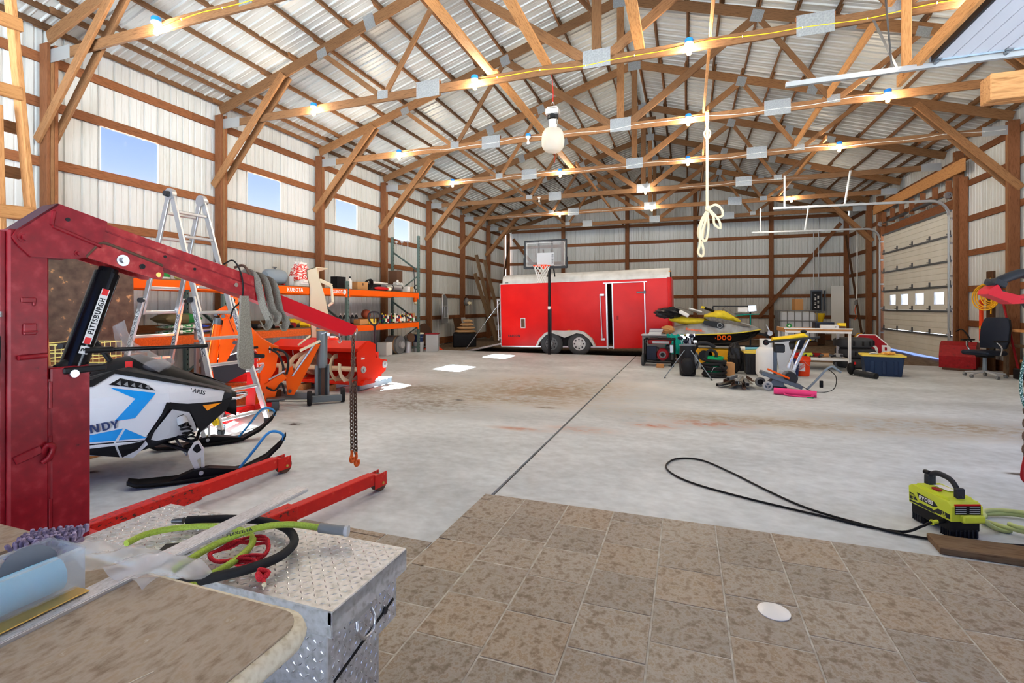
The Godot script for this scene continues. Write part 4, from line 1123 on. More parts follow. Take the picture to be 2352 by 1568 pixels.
	part(t, "head_lamp", MB.new().ball(F(-0.33, 0.86, -0.13), V(0.07, 0.05, 0.1), 12, 8), "smoke_glass")
	part(t, "warning_label", MB.new().box(F(-0.5, 0.88, 0.213), V(0.002, 0.065, 0.045)), "red")
	var ws := []
	for q in [[-0.56, 1.235, 0.05], [-0.54, 1.14, 0.1], [-0.5, 1.05, 0.17], [-0.4, 0.98, 0.2], [-0.24, 0.86, 0.18]]:
		var ring := []
		for i in 9:
			var k := -1.0 + 2.0 * i / 8
			ring.append(F(q[0] - k * k * 0.07, q[1] - k * k * 0.05, q[2] * k))
		ws.append(ring)
	part(t, "windshield", MB.new().loft(ws, false, false), "smoke_glass")
	part(t, "tag_sticker", MB.new().box(F(-0.3, 0.925, 0.1), V(0.03, 0.03, 0.002), 0, Transform3D.IDENTITY), "teal")
	# handlebar, seat, tunnel
	part(t, "handlebar", MB.new().tube(smooth([F(-0.86, 1.06, 0.36), F(-0.8, 1.08, 0.2), F(-0.72, 1.03, 0), F(-0.8, 1.08, -0.2), F(-0.86, 1.06, -0.36)], 4), 0.013, 8).cyl(F(-0.72, 1.02, 0), F(-0.62, 0.85, 0), 0.02), "black")
	part(t, "grip", MB.new().cyl(F(-0.87, 1.058, 0.38), F(-0.82, 1.075, 0.26), 0.02, 0.02, 10), "rubber")
	part(t, "hand_guard", MB.new().tube(smooth([F(-0.78, 1.09, 0.24), F(-0.72, 1.1, 0.36), F(-0.8, 1.12, 0.45)], 4), 0.02, 8, false, 0.5), "black")
	part(t, "tunnel", MB.new().box(F(-1.8, 0.45, 0), V(0.42, 0.34, 1.3), 0.03), "black")
	part(t, "seat", MB.new().box(F(-1.55, 0.76, 0), V(0.36, 0.16, 0.9), 0.06), "black")
	part(t, "track_belt", MB.new().box(F(-1.75, 0.17, 0), V(0.38, 0.32, 1.5), 0.12), "rubber")
	part(t, "front_bumper", MB.new().tube(smooth([F(0.12, 0.55, 0.16), F(0.24, 0.545, 0.14), F(0.31, 0.555, 0.07), F(0.315, 0.555, -0.07), F(0.24, 0.545, -0.14), F(0.12, 0.55, -0.16)], 4), 0.012, 8), "chrome")
	# front suspension
	for sg in [-1.0, 1.0]:
		var sh := F(-0.19, 0.56, 0.34 * sg); var kn := F(-0.06, 0.27, 0.47 * sg)
		part(t, "shock_body", MB.new().cyl(sh, sh.lerp(kn, 0.45), 0.026, -1, 12).cyl(sh.lerp(kn, 0.3), sh.lerp(kn, 0.55), 0.033, -1, 12), "black_gloss")
		part(t, "shock_reservoir", MB.new().cyl(sh.lerp(kn, 0.32), sh.lerp(kn, 0.5), 0.036, -1, 12), "grey_light")
		var coil := []
		for i in 41:
			var a := TAU * i / 8.0
			coil.append(sh.lerp(kn, 0.5 + 0.5 * i / 40.0) + V(cos(a) * 0.036, 0, sin(a) * 0.036))
		part(t, "spring", MB.new().tube(coil, 0.008, 5), "black_gloss")
		part(t, "control_arm", MB.new().cyl(F(-0.28, 0.36, 0.3 * sg), F(-0.05, 0.28, 0.5 * sg), 0.013).cyl(F(-0.02, 0.34, 0.25 * sg), F(-0.04, 0.28, 0.5 * sg), 0.013).cyl(F(-0.3, 0.28, 0.3 * sg), F(-0.07, 0.21, 0.5 * sg), 0.014), "black_gloss")
		part(t, "tie_rod", MB.new().cyl(F(-0.2, 0.3, 0.28 * sg), F(-0.1, 0.195, 0.5 * sg), 0.009), "steel")
		var sp := [Vector2(-0.09, 0.22), Vector2(-0.05, 0.29), Vector2(-0.02, 0.3), Vector2(0.015, 0.23), Vector2(0.02, 0.08), Vector2(0.0, 0.07), Vector2(-0.005, 0.17), Vector2(-0.03, 0.15), Vector2(-0.005, 0.06), Vector2(-0.035, 0.055), Vector2(-0.075, 0.155)]
		part(t, "spindle", side_prism(MB.new(), sp, 0.52 * sg - 0.014, 0.52 * sg + 0.014), "alu_white")
		part(t, "spindle_window", side_prism(MB.new(), [Vector2(-0.06, 0.235), Vector2(-0.04, 0.27), Vector2(-0.02, 0.275), Vector2(0.0, 0.225), Vector2(-0.03, 0.205)], 0.52 * sg - 0.016, 0.52 * sg + 0.016), "black")
		var ski := []
		for q in [[-0.46, 0.045, 0.04], [-0.4, 0.02, 0.065], [-0.2, 0.008, 0.075], [0.1, 0.006, 0.075], [0.3, 0.02, 0.07], [0.45, 0.09, 0.06], [0.56, 0.19, 0.045], [0.6, 0.26, 0.02]]:
			var x: float = 0.54 * sg
			ski.append([F(q[0], q[1], x - q[2]), F(q[0], q[1], x + q[2]), F(q[0], q[1] + 0.03, x + q[2]), F(q[0], q[1] + 0.018, x + q[2] * 0.7), F(q[0], q[1] + 0.018, x - q[2] * 0.7), F(q[0], q[1] + 0.03, x - q[2])])
		var s_node := part(t, "ski", MB.new().loft(ski, true, true, false), "black")
		part(s_node, "ski_saddle", side_prism(MB.new(), [Vector2(-0.2, 0.03), Vector2(-0.05, 0.085), Vector2(0.05, 0.09), Vector2(0.3, 0.04), Vector2(0.3, 0.02), Vector2(-0.2, 0.02)], 0.54 * sg - 0.04, 0.54 * sg + 0.04), "black")
		part(s_node, "saddle_bolt", MB.new().cyl(F(-0.0, 0.06, 0.54 * sg - 0.05), F(-0.0, 0.06, 0.54 * sg + 0.05), 0.016, -1, 12), "grey_light")
		part(s_node, "ski_loop", MB.new().tube(smooth([F(0.26, 0.045, 0.54 * sg), F(0.36, 0.17, 0.54 * sg), F(0.45, 0.285, 0.54 * sg), F(0.51, 0.31, 0.54 * sg), F(0.575, 0.275, 0.54 * sg), F(0.58, 0.22, 0.54 * sg)], 5), 0.011, 8), "blue_bar")

func ladder() -> void:
	var t := thing("folding_ladder", "aluminium multi-position ladder standing as an A-frame", "ladder", V(-5.53, 0, -4.15))
	for s in [-1, 1]:            # s=1 near section towards the camera
		var foot: float = 0.91 if s > 0 else -0.85
		for e in [-1, 1]:
			var top := V(0.03 * s, 2.6, 0.19 * e); var mid := V(foot * 0.52, 1.26, 0.205 * e); var low := V(foot * 0.45, 1.45, 0.235 * e); var bot := V(foot, 0.03, 0.305 * e)
			part(t, "inner_rail", MB.new().bar(top, mid, 0.026, 0.066, 0.004, V(1, 0, 0)), "alu")
			part(t, "outer_rail", MB.new().bar(low, bot, 0.028, 0.07, 0.004, V(1, 0, 0)), "alu")
			part(t, "rail_label", MB.new().bar(low.lerp(bot, 0.1) + V(0.0, 0, 0.015), low.lerp(bot, 0.45) + V(0.0, 0, 0.015), 0.001, 0.045, 0.0, V(1, 0, 0)), "sticker_mix")
			part(t, "lock_knob", MB.new().cyl(low + V(0, -0.03, 0.0), low + V(0, -0.03, 0.05 * e), 0.032, 0.026, 12), "charcoal")
			part(t, "foot", MB.new().box(bot + V(0, -0.005, 0), V(0.08, 0.05, 0.045), 0.008), "rubber")
			if s > 0:
				part(t, "foot_wheel", MB.new().cyl(bot + V(-0.05, 0.1, 0.0), bot + V(-0.05, 0.1, 0.035 * e), 0.04, -1, 14), "yellow")
		for i in 9:
			var y := 2.42 - i * 0.285
			var k := (2.6 - y) / 2.57
			var x := lerpf(0.03 * s, foot, k)
			var w := 0.19 if y > 1.35 else lerpf(0.235, 0.305, (1.45 - y) / 1.42)
			part(t, "rung", MB.new().box(V(x, y, 0), V(0.046, 0.036, w * 2 - 0.03), 0.008), "alu")
	for e in [-1, 1]:
		part(t, "hinge", MB.new().cyl(V(0, 2.62, 0.165 * e), V(0, 2.62, 0.215 * e), 0.068, -1, 22), "alu")
		part(t, "hinge_knob", MB.new().cyl(V(-0.0, 2.62, 0.215 * e), V(-0.0, 2.62, 0.26 * e), 0.036, 0.03, 14), "charcoal" if e > 0 else "alu")
# ---------------------------------------------------------------- machines along the left side
func sheet_poly(b: MB, pts: Array, z0: float, z1: float) -> MB:
	return b.prism(pts, z0, z1)
func wheel(t: Node, called: String, c: Vector3, axis: Vector3, r: float, w: float, tyre := "rubber", rim := "red_dark") -> void:
	var x := MB.along(c - axis * 0.5, c + axis * 0.5)
	var L := Transform3D(Basis(x.basis.y, x.basis.x, -x.basis.z), c)
	var p := part(t, called, MB.new().lathe([Vector2(r * 0.58, -w / 2), Vector2(r * 0.9, -w / 2), Vector2(r, -w * 0.32), Vector2(r, w * 0.32), Vector2(r * 0.9, w / 2), Vector2(r * 0.58, w / 2), Vector2(r * 0.55, 0.0), Vector2(r * 0.58, -w / 2)], L, 22, 0.6), tyre)
	part(p, "hub", MB.new().lathe([Vector2(0, -w * 0.4), Vector2(r * 0.57, -w * 0.3), Vector2(r * 0.57, w * 0.3), Vector2(r * 0.2, w * 0.32), Vector2(r * 0.18, w * 0.5), Vector2(0, w * 0.5)], L, 16, 0.5), rim)

func backhoe() -> void:
	var t := thing("backhoe_arm", "big orange backhoe boom and arms standing behind the ladder", "backhoe", V(-5.25, 0, -5.02), 45.0)
	var boom := [Vector2(-0.402, 1.525), Vector2(-0.319, 1.481), Vector2(-0.285, 1.199), Vector2(-0.17, 1.084), Vector2(-0.043, 0.938), Vector2(0.086, 0.848), Vector2(0.164, 0.817), Vector2(0.164, 0.741), Vector2(0.122, 0.499), Vector2(0.018, 0.332), Vector2(-0.012, 0.018), Vector2(-0.094, 0.008), Vector2(-0.195, 0.517), Vector2(-0.245, 0.859), Vector2(-0.319, 0.946), Vector2(-0.441, 1.284)]
	part(t, "boom", MB.new().prism(boom, -0.07, 0.07), "orange")
	part(t, "boom_edge", MB.new().tube(smooth([V(-0.43, 1.5, 0.072), V(-0.4, 1.2, 0.072), V(-0.27, 0.98, 0.072), V(-0.1, 0.75, 0.072), V(-0.06, 0.45, 0.072), V(-0.06, 0.05, 0.072)], 4), 0.006, 5), "orange_worn")
	part(t, "dipper_cylinder", MB.new().cyl(V(-0.53, 1.17, 0.0), V(-0.6, 0.62, 0.0), 0.048, 0.052, 16), "orange")
	part(t, "dipper_arm", MB.new().prism([Vector2(-0.47, 1.2), Vector2(-0.42, 1.2), Vector2(-0.335, 0.9), Vector2(-0.345, 0.84), Vector2(-0.44, 0.64), Vector2(-0.53, 0.62), Vector2(-0.52, 0.8)], -0.06, 0.03), "orange")
	part(t, "cylinder_collar", MB.new().cyl(V(-0.527, 1.2, 0.0), V(-0.538, 1.12, 0.0), 0.055, -1, 16), "dark_steel")
	part(t, "link", MB.new().bar(V(-0.552, 1.257, 0.03), V(-0.43, 1.34, 0.03), 0.03, 0.06, 0.01).bar(V(-0.50, 1.2, 0.03), V(-0.42, 1.24, 0.03), 0.04, 0.08, 0.01), "orange")
	for q in [[-0.552, 1.245], [-0.47, 1.225], [-0.345, 0.885], [-0.32, 1.3], [0.13, 0.78], [0.0, 0.2], [0.215, 0.45], [0.30, 0.22]]:
		part(t, "pivot_pin", MB.new().cyl(V(q[0], q[1], -0.09), V(q[0], q[1], 0.09), 0.022, -1, 12), "dark_steel")
	part(t, "stabiliser_arm", MB.new().prism([Vector2(-0.007, 0.334), Vector2(0.217, 0.465), Vector2(0.259, 0.404), Vector2(0.164, 0.322), Vector2(0.086, 0.038), Vector2(-0.002, 0.017)], 0.08, 0.14), "orange")
	part(t, "bucket_arm", MB.new().prism([Vector2(0.243, 0.492), Vector2(0.334, 0.546), Vector2(0.35, 0.428), Vector2(0.596, 0.832), Vector2(0.68, 0.829), Vector2(0.431, 0.305), Vector2(0.35, 0.163), Vector2(0.27, 0.169)], -0.05, 0.05), "orange")
	part(t, "cylinder_rod", MB.new().cyl(V(0.33, 0.42, 0.08), V(0.62, 0.86, 0.08), 0.016).cyl(V(0.05, 0.4, 0.15), V(0.24, 0.5, 0.15), 0.014), "chrome")
	part(t, "top_guard", MB.new().bar(V(0.42, 0.75, 0.06), V(0.68, 0.88, 0.06), 0.1, 0.03, 0.006).bar(V(0.40, 0.82, -0.02), V(0.56, 0.95, -0.02), 0.05, 0.02, 0.005), "cream")
	part(t, "stabiliser_pad", MB.new().box(V(0.13, 0.15, 0.2), V(0.22, 0.03, 0.16), 0.008).box(V(0.12, 0.07, 0.2), V(0.1, 0.13, 0.1), 0.01), "dark_steel")
	part(t, "bucket", MB.new().prism([Vector2(-0.6, 0.65), Vector2(-0.22, 0.78), Vector2(-0.16, 0.52), Vector2(-0.5, 0.34), Vector2(-0.58, 0.45)], -0.2, 0.0), "charcoal")
	part(t, "swing_frame", MB.new().prism([Vector2(-0.55, 0.37), Vector2(-0.195, 0.346), Vector2(-0.17, 0.06), Vector2(-0.44, 0.06)], -0.15, -0.02).bar(V(-0.56, 0.3, 0.04), V(-0.1, 0.25, 0.04), 0.06, 0.09, 0.01), "orange_worn")
	for q in [[V(0.05, 0.8, 0.1), V(0.16, 0.72, 0.14), V(0.22, 0.55, 0.12), V(0.2, 0.42, 0.1)], [V(0.1, 0.8, 0.1), V(0.24, 0.74, 0.14), V(0.28, 0.6, 0.12), V(0.26, 0.45, 0.1)], [V(-0.5, 1.2, -0.1), V(-0.6, 1.1, -0.1), V(-0.56, 0.9, -0.1)], [V(0.02, 0.3, 0.16), V(0.12, 0.26, 0.2), V(0.2, 0.34, 0.16), V(0.24, 0.2, 0.12)]]:
		part(t, "hydraulic_hose", MB.new().tube(smooth(q, 5), 0.014, 6), "rubber")
	lettering(t, "painted_mark", "C 50A", 0.16, "white", T(-0.14, 0.72, 0.0715, 0, 0, -62), 0.002)
	part(t, "painted_mark", MB.new().box(V(-0.38, 1.38, 0.0715), V(0.09, 0.016, 0.002), 0, T(0, 0, 0, 0, 0, 0)).box(V(0.06, 0.78, 0.0715), V(0.016, 0.08, 0.002)), "white")

func engine_stand() -> void:
	var t := thing("engine_stand", "red engine stand with black mounting head beside the ladder", "engine stand", V(-5.1, 0, -4.75), 45.0)
	part(t, "column", MB.new().prism([Vector2(-0.095, 0.78), Vector2(0.0, 0.78), Vector2(0.0, 0.545), Vector2(-0.02, 0.07), Vector2(-0.125, 0.07)], -0.04, 0.04), "red")
	part(t, "front_foot", MB.new().bar(V(-0.34, 0.075, 0.12), V(0.22, 0.095, -0.1), 0.06, 0.06, 0.006), "red")
	part(t, "long_foot", MB.new().bar(V(-0.05, 0.08, 0.05), V(-0.3, 0.08, 0.75), 0.06, 0.06, 0.006), "red")
	part(t, "head_tube", MB.new().cyl(V(-0.05, 0.74, 0.12), V(-0.05, 0.74, -0.1), 0.045, -1, 14), "black")
	part(t, "mounting_arm", MB.new().bar(V(-0.2, 0.83, 0.1), V(0.02, 0.84, 0.1), 0.03, 0.03, 0.006).bar(V(-0.06, 0.74, 0.1), V(0.09, 0.73, 0.14), 0.05, 0.05, 0.01).bar(V(-0.05, 0.8, 0.1), V(-0.05, 0.93, 0.1), 0.03, 0.03).bar(V(-0.18, 0.7, 0.1), V(-0.06, 0.74, 0.1), 0.03, 0.03), "black")
	part(t, "arm_clamp", MB.new().cyl(V(-0.12, 0.55, 0.05), V(0.06, 0.57, 0.05), 0.022, -1, 8).bar(V(0.02, 0.52, 0.06), V(0.08, 0.62, 0.06), 0.03, 0.03), "steel")
	for q in [V(-0.35, 0.03, 0.12), V(0.23, 0.045, -0.1), V(-0.3, 0.03, 0.78)]:
		wheel(t, "caster", q, V(0.8, 0, 0.4).normalized(), 0.04 if q.y < 0.04 else 0.045, 0.025, "grey", "dark_steel")

func lift_stand() -> void:
	var t := thing("lift_stand", "grey steel column jack on two rubber wheels before the snowblower", "lift stand", V(-4.75, 0, -5.6), 40.0)
	part(t, "inner_column", MB.new().cyl(V(-0.054, 0.5, 0), V(-0.054, 1.1, 0), 0.072, -1, 20), "steel_grey")
	part(t, "outer_channel", MB.new().box(V(-0.125, 0.31, 0), V(0.045, 0.45, 0.15), 0.006).box(V(0.03, 0.31, 0), V(0.03, 0.45, 0.15), 0.006).box(V(-0.05, 0.3, -0.06), V(0.16, 0.44, 0.03), 0.004), "steel_grey")
	part(t, "lift_screw", MB.new().box(V(-0.04, 0.29, 0.02), V(0.05, 0.42, 0.04), 0.004), "rust")
	part(t, "axle_beam", MB.new().box(V(0.0, 0.075, 0.06), V(0.42, 0.09, 0.06), 0.006), "steel_grey")
	part(t, "rail", MB.new().bar(V(-0.1, 0.1, 0.02), V(-0.6, 0.15, -0.12), 0.06, 0.09, 0.006).bar(V(-0.1, 0.06, -0.2), V(-0.62, 0.06, -0.35), 0.06, 0.07, 0.006), "steel_grey")
	part(t, "rail_end", MB.new().box(V(-0.62, 0.14, -0.12), V(0.09, 0.13, 0.09), 0.006), "brown")
	part(t, "cross_pin", MB.new().cyl(V(-0.13, 1.02, 0.08), V(-0.0, 1.02, 0.08), 0.012, -1, 8), "wood_new")
	part(t, "latch", MB.new().box(V(0.03, 0.96, 0.06), V(0.05, 0.05, 0.03), 0.005).bar(V(-0.06, 0.97, 0.08), V(-0.0, 0.99, 0.08), 0.01, 0.01), "alu")
	wheel(t, "wheel", V(-0.21, 0.1, 0.12), V(1, 0, 0.0), 0.1, 0.06)
	wheel(t, "wheel", V(0.22, 0.1, -0.02), V(1, 0, 0.0), 0.1, 0.06)

func snowblower() -> void:
	var t := thing("snowblower", "red tractor snowblower attachment with cream auger and tall cream chute", "snowblower", V(-5.64, 0.0, -6.55))
	var hx := 0.86
	var plate := [Vector2(0.081, 0.8), Vector2(0.244, 0.74), Vector2(0.256, 0.51), Vector2(0.565, 0.45), Vector2(0.526, 0.277), Vector2(0.316, 0.19), Vector2(0.16, 0.12), Vector2(-0.2, 0.12), Vector2(-0.248, 0.625), Vector2(0.02, 0.79)]
	for s in [-1, 1]:
		part(t, "side_plate", side_prism(MB.new(), plate, s * hx - 0.006, s * hx + 0.006), "blower_red")
		part(t, "skid_shoe", side_prism(MB.new(), [Vector2(-0.12, 0.2), Vector2(0.06, 0.2), Vector2(0.14, 0.13), Vector2(-0.2, 0.13)], s * hx - 0.02, s * hx + 0.05 * s + 0.02), "blower_red")
		for q in [[-0.087, 0.36, 0.055], [0.488, 0.384, 0.06]]:
			part(t, "bearing_flange", MB.new().cyl(F(q[0], q[1], s * hx), F(q[0], q[1], s * (hx + 0.02)), q[2], -1, 18).cyl(F(q[0], q[1], s * hx), F(q[0], q[1], s * (hx + 0.05)), 0.026, -1, 12), "grey_light")
	part(t, "warning_label", MB.new().box(F(-0.09, 0.54, hx + 0.008), V(0.002, 0.04, 0.085)), "white")
	part(t, "warning_stripe", MB.new().box(F(-0.09, 0.552, hx + 0.0095), V(0.002, 0.014, 0.083)), "red")
	var back := []
	for i in 9:                                  # curved drum housing
		var a := deg_to_rad(-80 + 170.0 * i / 8)
		back.append(Vector2(0.02 + 0.28 * cos(a), 0.44 + 0.3 * sin(a)))
	var outer := []
	for i in 9:
		var a := deg_to_rad(90 - 170.0 * i / 8)
		outer.append(Vector2(0.02 + 0.292 * cos(a), 0.44 + 0.312 * sin(a)))
	part(t, "housing", side_prism(MB.new(), back + outer, -hx, hx), "blower_red")
	part(t, "top_hood", side_prism(MB.new(), [Vector2(-0.22, 0.70), Vector2(0.0, 0.80), Vector2(0.09, 0.80), Vector2(0.05, 0.74), Vector2(-0.2, 0.64)], -hx, hx), "blower_red")
	part(t, "scraper_blade", MB.new().box(F(-0.1, 0.155, 0), V(hx * 2, 0.05, 0.25), 0.01), "blower_red")
	part(t, "auger_shaft", MB.new().cyl(F(-0.087, 0.36, -hx), F(-0.087, 0.36, hx), 0.04, -1, 14), "cream")
	for s in [-1, 1]:
		for k in 3:                               # ribbon flights
			var p := []
			for i in 13:
				var a: float = TAU * i / 12.0 * 0.9 + k * 1.3
				p.append(F(-0.087 + cos(a) * 0.2, 0.36 + sin(a) * 0.2, s * (0.12 + k * 0.22 + i * 0.018)))
			part(t, "auger_flight", MB.new().tube(p, 0.045, 6, false, 0.12, V(1, 0, 0)), "cream")
	part(t, "fan_plate", MB.new().box(F(-0.05, 0.42, 0.02), V(0.09, 0.5, 0.05), 0.01).cyl(F(0.1, 0.45, -0.28), F(0.1, 0.45, -0.2), 0.24, -1, 20), "cream")
	part(t, "chute_base", MB.new().lathe([Vector2(0.24, 0.76), Vector2(0.24, 0.8), Vector2(0.2, 0.82), Vector2(0.18, 0.8)], T(-0.3, 0.0, -0.4), 20), "blower_red")
	var face := [Vector2(-0.46, 0.79), Vector2(-0.1, 0.79), Vector2(-0.1, 1.2), Vector2(-0.17, 1.5), Vector2(-0.293, 1.832), Vector2(-0.358, 2.03), Vector2(-0.56, 1.985), Vector2(-0.555, 1.86), Vector2(-0.50, 1.7), Vector2(-0.50, 1.378)]
	var ch := part(t, "chute", MB.new().prism(face, -0.28, -0.27).prism([face[0], face[9], face[9] + Vector2(0.012, 0), face[0] + Vector2(0.012, 0)], -0.56, -0.27).prism([face[9], face[8], face[8] + Vector2(0.012, 0), face[9] + Vector2(0.012, 0)], -0.56, -0.27).prism([face[8], face[7], face[6], face[6] + Vector2(0.012, 0), face[7] + Vector2(0.012, 0), face[8] + Vector2(0.012, 0)], -0.56, -0.27).prism([face[6], face[5], face[5] - Vector2(0, 0.012), face[6] - Vector2(0, 0.012)], -0.56, -0.27), "cream")
	part(ch, "deflector_arm", MB.new().bar(V(-0.3, 1.8, -0.3), V(-0.05, 1.7, -0.3), 0.03, 0.06, 0.006).bar(V(-0.06, 1.7, -0.3), V(-0.03, 1.42, -0.3), 0.03, 0.04, 0.006).bar(V(-0.03, 1.42, -0.3), V(-0.12, 1.36, -0.3), 0.03, 0.03), "cream")
	part(t, "rear_frame", MB.new().box(F(0.4, 0.4, 0), V(1.1, 0.1, 0.2), 0.01).box(F(0.36, 0.2, -0.4), V(0.1, 0.4, 0.1), 0.01), "blower_red")
	for s in [-1, 1]:
		var p := thing("wooden_block", "raw wooden block under the snowblower, %s one" % ("left" if s < 0 else "right"), "block", V(-5.64 + s * 0.25, 0.0, -6.42))
		part(p, "block", MB.new().box(V(0, 0.05, 0), V(0.12, 0.1, 0.2), 0.004), "wood_new")
	# pallet truck whose forks carry the blower, and a blue-grey pallet
	var j := thing("pallet_jack", "pallet jack with dark looped steering handle beyond the snowblower", "pallet jack", V(-5.52, 0, -7.75), -8.0)
	part(j, "fork", MB.new().box(V(-0.18, 0.08, 0.6), V(0.16, 0.06, 1.15), 0.01), "blower_red")
	part(j, "fork", MB.new().box(V(0.18, 0.08, 0.6), V(0.16, 0.06, 1.15), 0.01), "blower_red")
	part(j, "pump_housing", MB.new().box(V(0, 0.24, -0.02), V(0.3, 0.3, 0.12), 0.02).cyl(V(0, 0.1, -0.1), V(0, 0.5, -0.1), 0.05), "blower_red")
	wheel(j, "steer_wheel", V(0, 0.09, -0.12), V(1, 0, 0), 0.09, 0.1, "charcoal", "steel")
	part(j, "handle_tube", MB.new().bar(V(0, 0.35, -0.1), V(0, 1.02, -0.06), 0.045, 0.03, 0.006), "charcoal")
	part(j, "handle_loop", MB.new().tube(smooth([V(0, 0.98, -0.06), V(-0.1, 1.06, -0.055), V(-0.145, 1.16, -0.05), V(-0.1, 1.235, -0.05), V(0, 1.25, -0.05), V(0.1, 1.235, -0.05), V(0.145, 1.16, -0.05), V(0.1, 1.06, -0.055), V(0, 0.98, -0.06)], 4), 0.017, 8), "charcoal")
	part(j, "release_lever", MB.new().bar(V(0, 1.05, -0.05), V(0, 1.24, -0.05), 0.03, 0.02, 0.004), "dark_steel")
	var pl := thing("pallet", "blue-grey painted pallet under the snowblower's right end", "pallet", V(-5.42, 0, -6.98))
	for x in [-0.5, 0.0, 0.5]:
		part(pl, "stringer", MB.new().box(V(x, 0.055, 0), V(0.06, 0.08, 0.9), 0.004), "grey_blue")
	for i in 5:
		part(pl, "deck_board", MB.new().box(V(0, 0.105, -0.4 + i * 0.2), V(1.1, 0.018, 0.1), 0.003), "grey_blue")

# ---------------------------------------------------------------- pallet racking along the left wall
func rack() -> void:
	var t := thing("pallet_rack", "orange-beamed pallet rack with green-grey uprights along the left wall", "rack", V(-7.5, 0, 0))
	for q in [[-12.8, 3.45], [-9.55, 1.95], [-6.3, 1.95], [-3.1, 1.95]]:
		for x in [0.0, -0.9]:
			var u := part(t, "upright", MB.new().box(V(x, q[1] / 2, q[0]), V(0.075, q[1], 0.07), 0.004), "rack_green")
			var h := MB.new()
			for k in int(q[1] / 0.09):
				h.box(V(x + 0.0385, 0.05 + k * 0.09, q[0] + 0.0), V(0.002, 0.03, 0.014))
			part(u, "slot_row", h, "black").set_meta("kind", "stuff")
		for k in int(q[1] / 0.75):
			var y: float = 0.15 + 0.75 * k
			part(t, "lattice_brace", MB.new().bar(V(0, y, q[0]), V(-0.9, y + (0.6 if k % 2 else 0.0), q[0]), 0.03, 0.03), "rack_green")
			part(t, "lattice_brace", MB.new().bar(V(0 if k % 2 else -0.9, y + 0.02, q[0]), V(-0.9 if k % 2 else 0, y + 0.62, q[0]), 0.03, 0.03), "rack_green")
	var bays := [[-12.8, -9.55], [-9.55, -6.3], [-6.3, -3.1]]
	for i in 3:
		for y in [1.685, 0.82]:
			for x in [0.01, -0.91]:
				var b := part(t, "beam", MB.new().box(V(x, y, (bays[i][0] + bays[i][1]) / 2), V(0.045, 0.14, 3.15), 0.006), "orange" if y > 1 or i == 0 else "orange_worn")
				if x > 0:
					for e in bays[i]:
						part(b, "beam_clip", MB.new().box(V(x + 0.01, y - 0.02, lerpf(e, (bays[i][0] + bays[i][1]) / 2, 0.03)), V(0.04, 0.2, 0.05), 0.004), "orange")
			part(t, "shelf_board", MB.new().box(V(-0.45, y + 0.08, (bays[i][0] + bays[i][1]) / 2), V(0.9, 0.018, 3.15), 0.002), "wood_old")
	for q in [[-7.9, "KUBOTA"], [-9.2, "KUBOTA"]]:
		lettering(t, "sticker_letters", q[1], 0.11, "white", T(0.034, 1.69, q[0], 0, 90, 0), 0.001)
	for q in [[-8.35, 0.05], [-8.6, 0.06], [-9.42, 0.06]]:
		part(t, "sticker", MB.new().cyl(V(0.033, 1.69, q[0]), V(0.0345, 1.69, q[0]), q[1], -1, 14), "white")
	rack_goods()

func bottle(label: String, at: Vector3, r: float, h: float, m: String, cap: String, grp: String, wrap := "", jug := false) -> void:
	var t := thing("bottle", label, "bottle", at, 0.0, grp)
	var neck := 0.35 if not jug else 0.3
	part(t, "body", MB.new().lathe([Vector2(0, 0), Vector2(r * 0.95, 0), Vector2(r, 0.01), Vector2(r, h * 0.62), Vector2(r * 0.75, h * 0.74), Vector2(r * neck, h * 0.82), Vector2(r * neck, h * 0.88), Vector2(0, h * 0.88)], Transform3D.IDENTITY, 12), m)
	part(t, "cap", MB.new().lathe([Vector2(0, h * 0.86), Vector2(r * 0.45, h * 0.86), Vector2(r * 0.42, h), Vector2(0, h)], Transform3D.IDENTITY, 10), cap)
	if wrap: part(t, "wrapper", MB.new().lathe([Vector2(r + 0.001, h * 0.14), Vector2(r + 0.0015, h * 0.15), Vector2(r + 0.0015, h * 0.52), Vector2(r + 0.001, h * 0.53)], Transform3D.IDENTITY, 12), wrap)
func carton(called: String, label: String, cat: String, at: Vector3, s: Vector3, m: String, turn := 0.0, tape := "", grp := "") -> Node3D:
	var t := thing(called, label, cat, at, turn, grp)
	part(t, "body", MB.new().box(V(0, s.y / 2, 0), s, 0.005), m)
	if tape: part(t, "tape", MB.new().box(V(0, s.y + 0.0008, 0), V(s.x * 0.15, 0.0016, s.z)).box(V(s.x / 2 + 0.0008, s.y * 0.7, 0), V(0.0016, s.y * 0.3, s.z * 0.12)), tape)
	return t
func bucket(label: String, at: Vector3, r: float, h: float, m: String, lid := "") -> Node3D:
	var t := thing("bucket", label, "bucket", at)
	part(t, "body", MB.new().lathe([Vector2(0, 0.0), Vector2(r * 0.86, 0.0), Vector2(r * 0.88, 0.01), Vector2(r, h * 0.8), Vector2(r * 1.06, h * 0.8), Vector2(r * 1.06, h * 0.85), Vector2(r, h * 0.86), Vector2(r * 1.02, h), Vector2(r * 0.96, h), Vector2(r * 0.84, 0.02), Vector2(0, 0.02)], Transform3D.IDENTITY, 20), m)
	part(t, "bail", MB.new().tube(smooth([V(0, h * 0.85, r * 1.06), V(r * 0.5, h * 0.62, r * 0.95), V(r * 1.1, h * 0.5, 0), V(r * 0.5, h * 0.62, -r * 0.95), V(0, h * 0.85, -r * 1.06)], 4), 0.004, 5), "steel")
	if lid: part(t, "lid", MB.new().lathe([Vector2(r * 1.08, h - 0.03), Vector2(r * 1.1, h), Vector2(r * 0.95, h + 0.01), Vector2(0, h + 0.006)], Transform3D.IDENTITY, 20), lid)
	return t

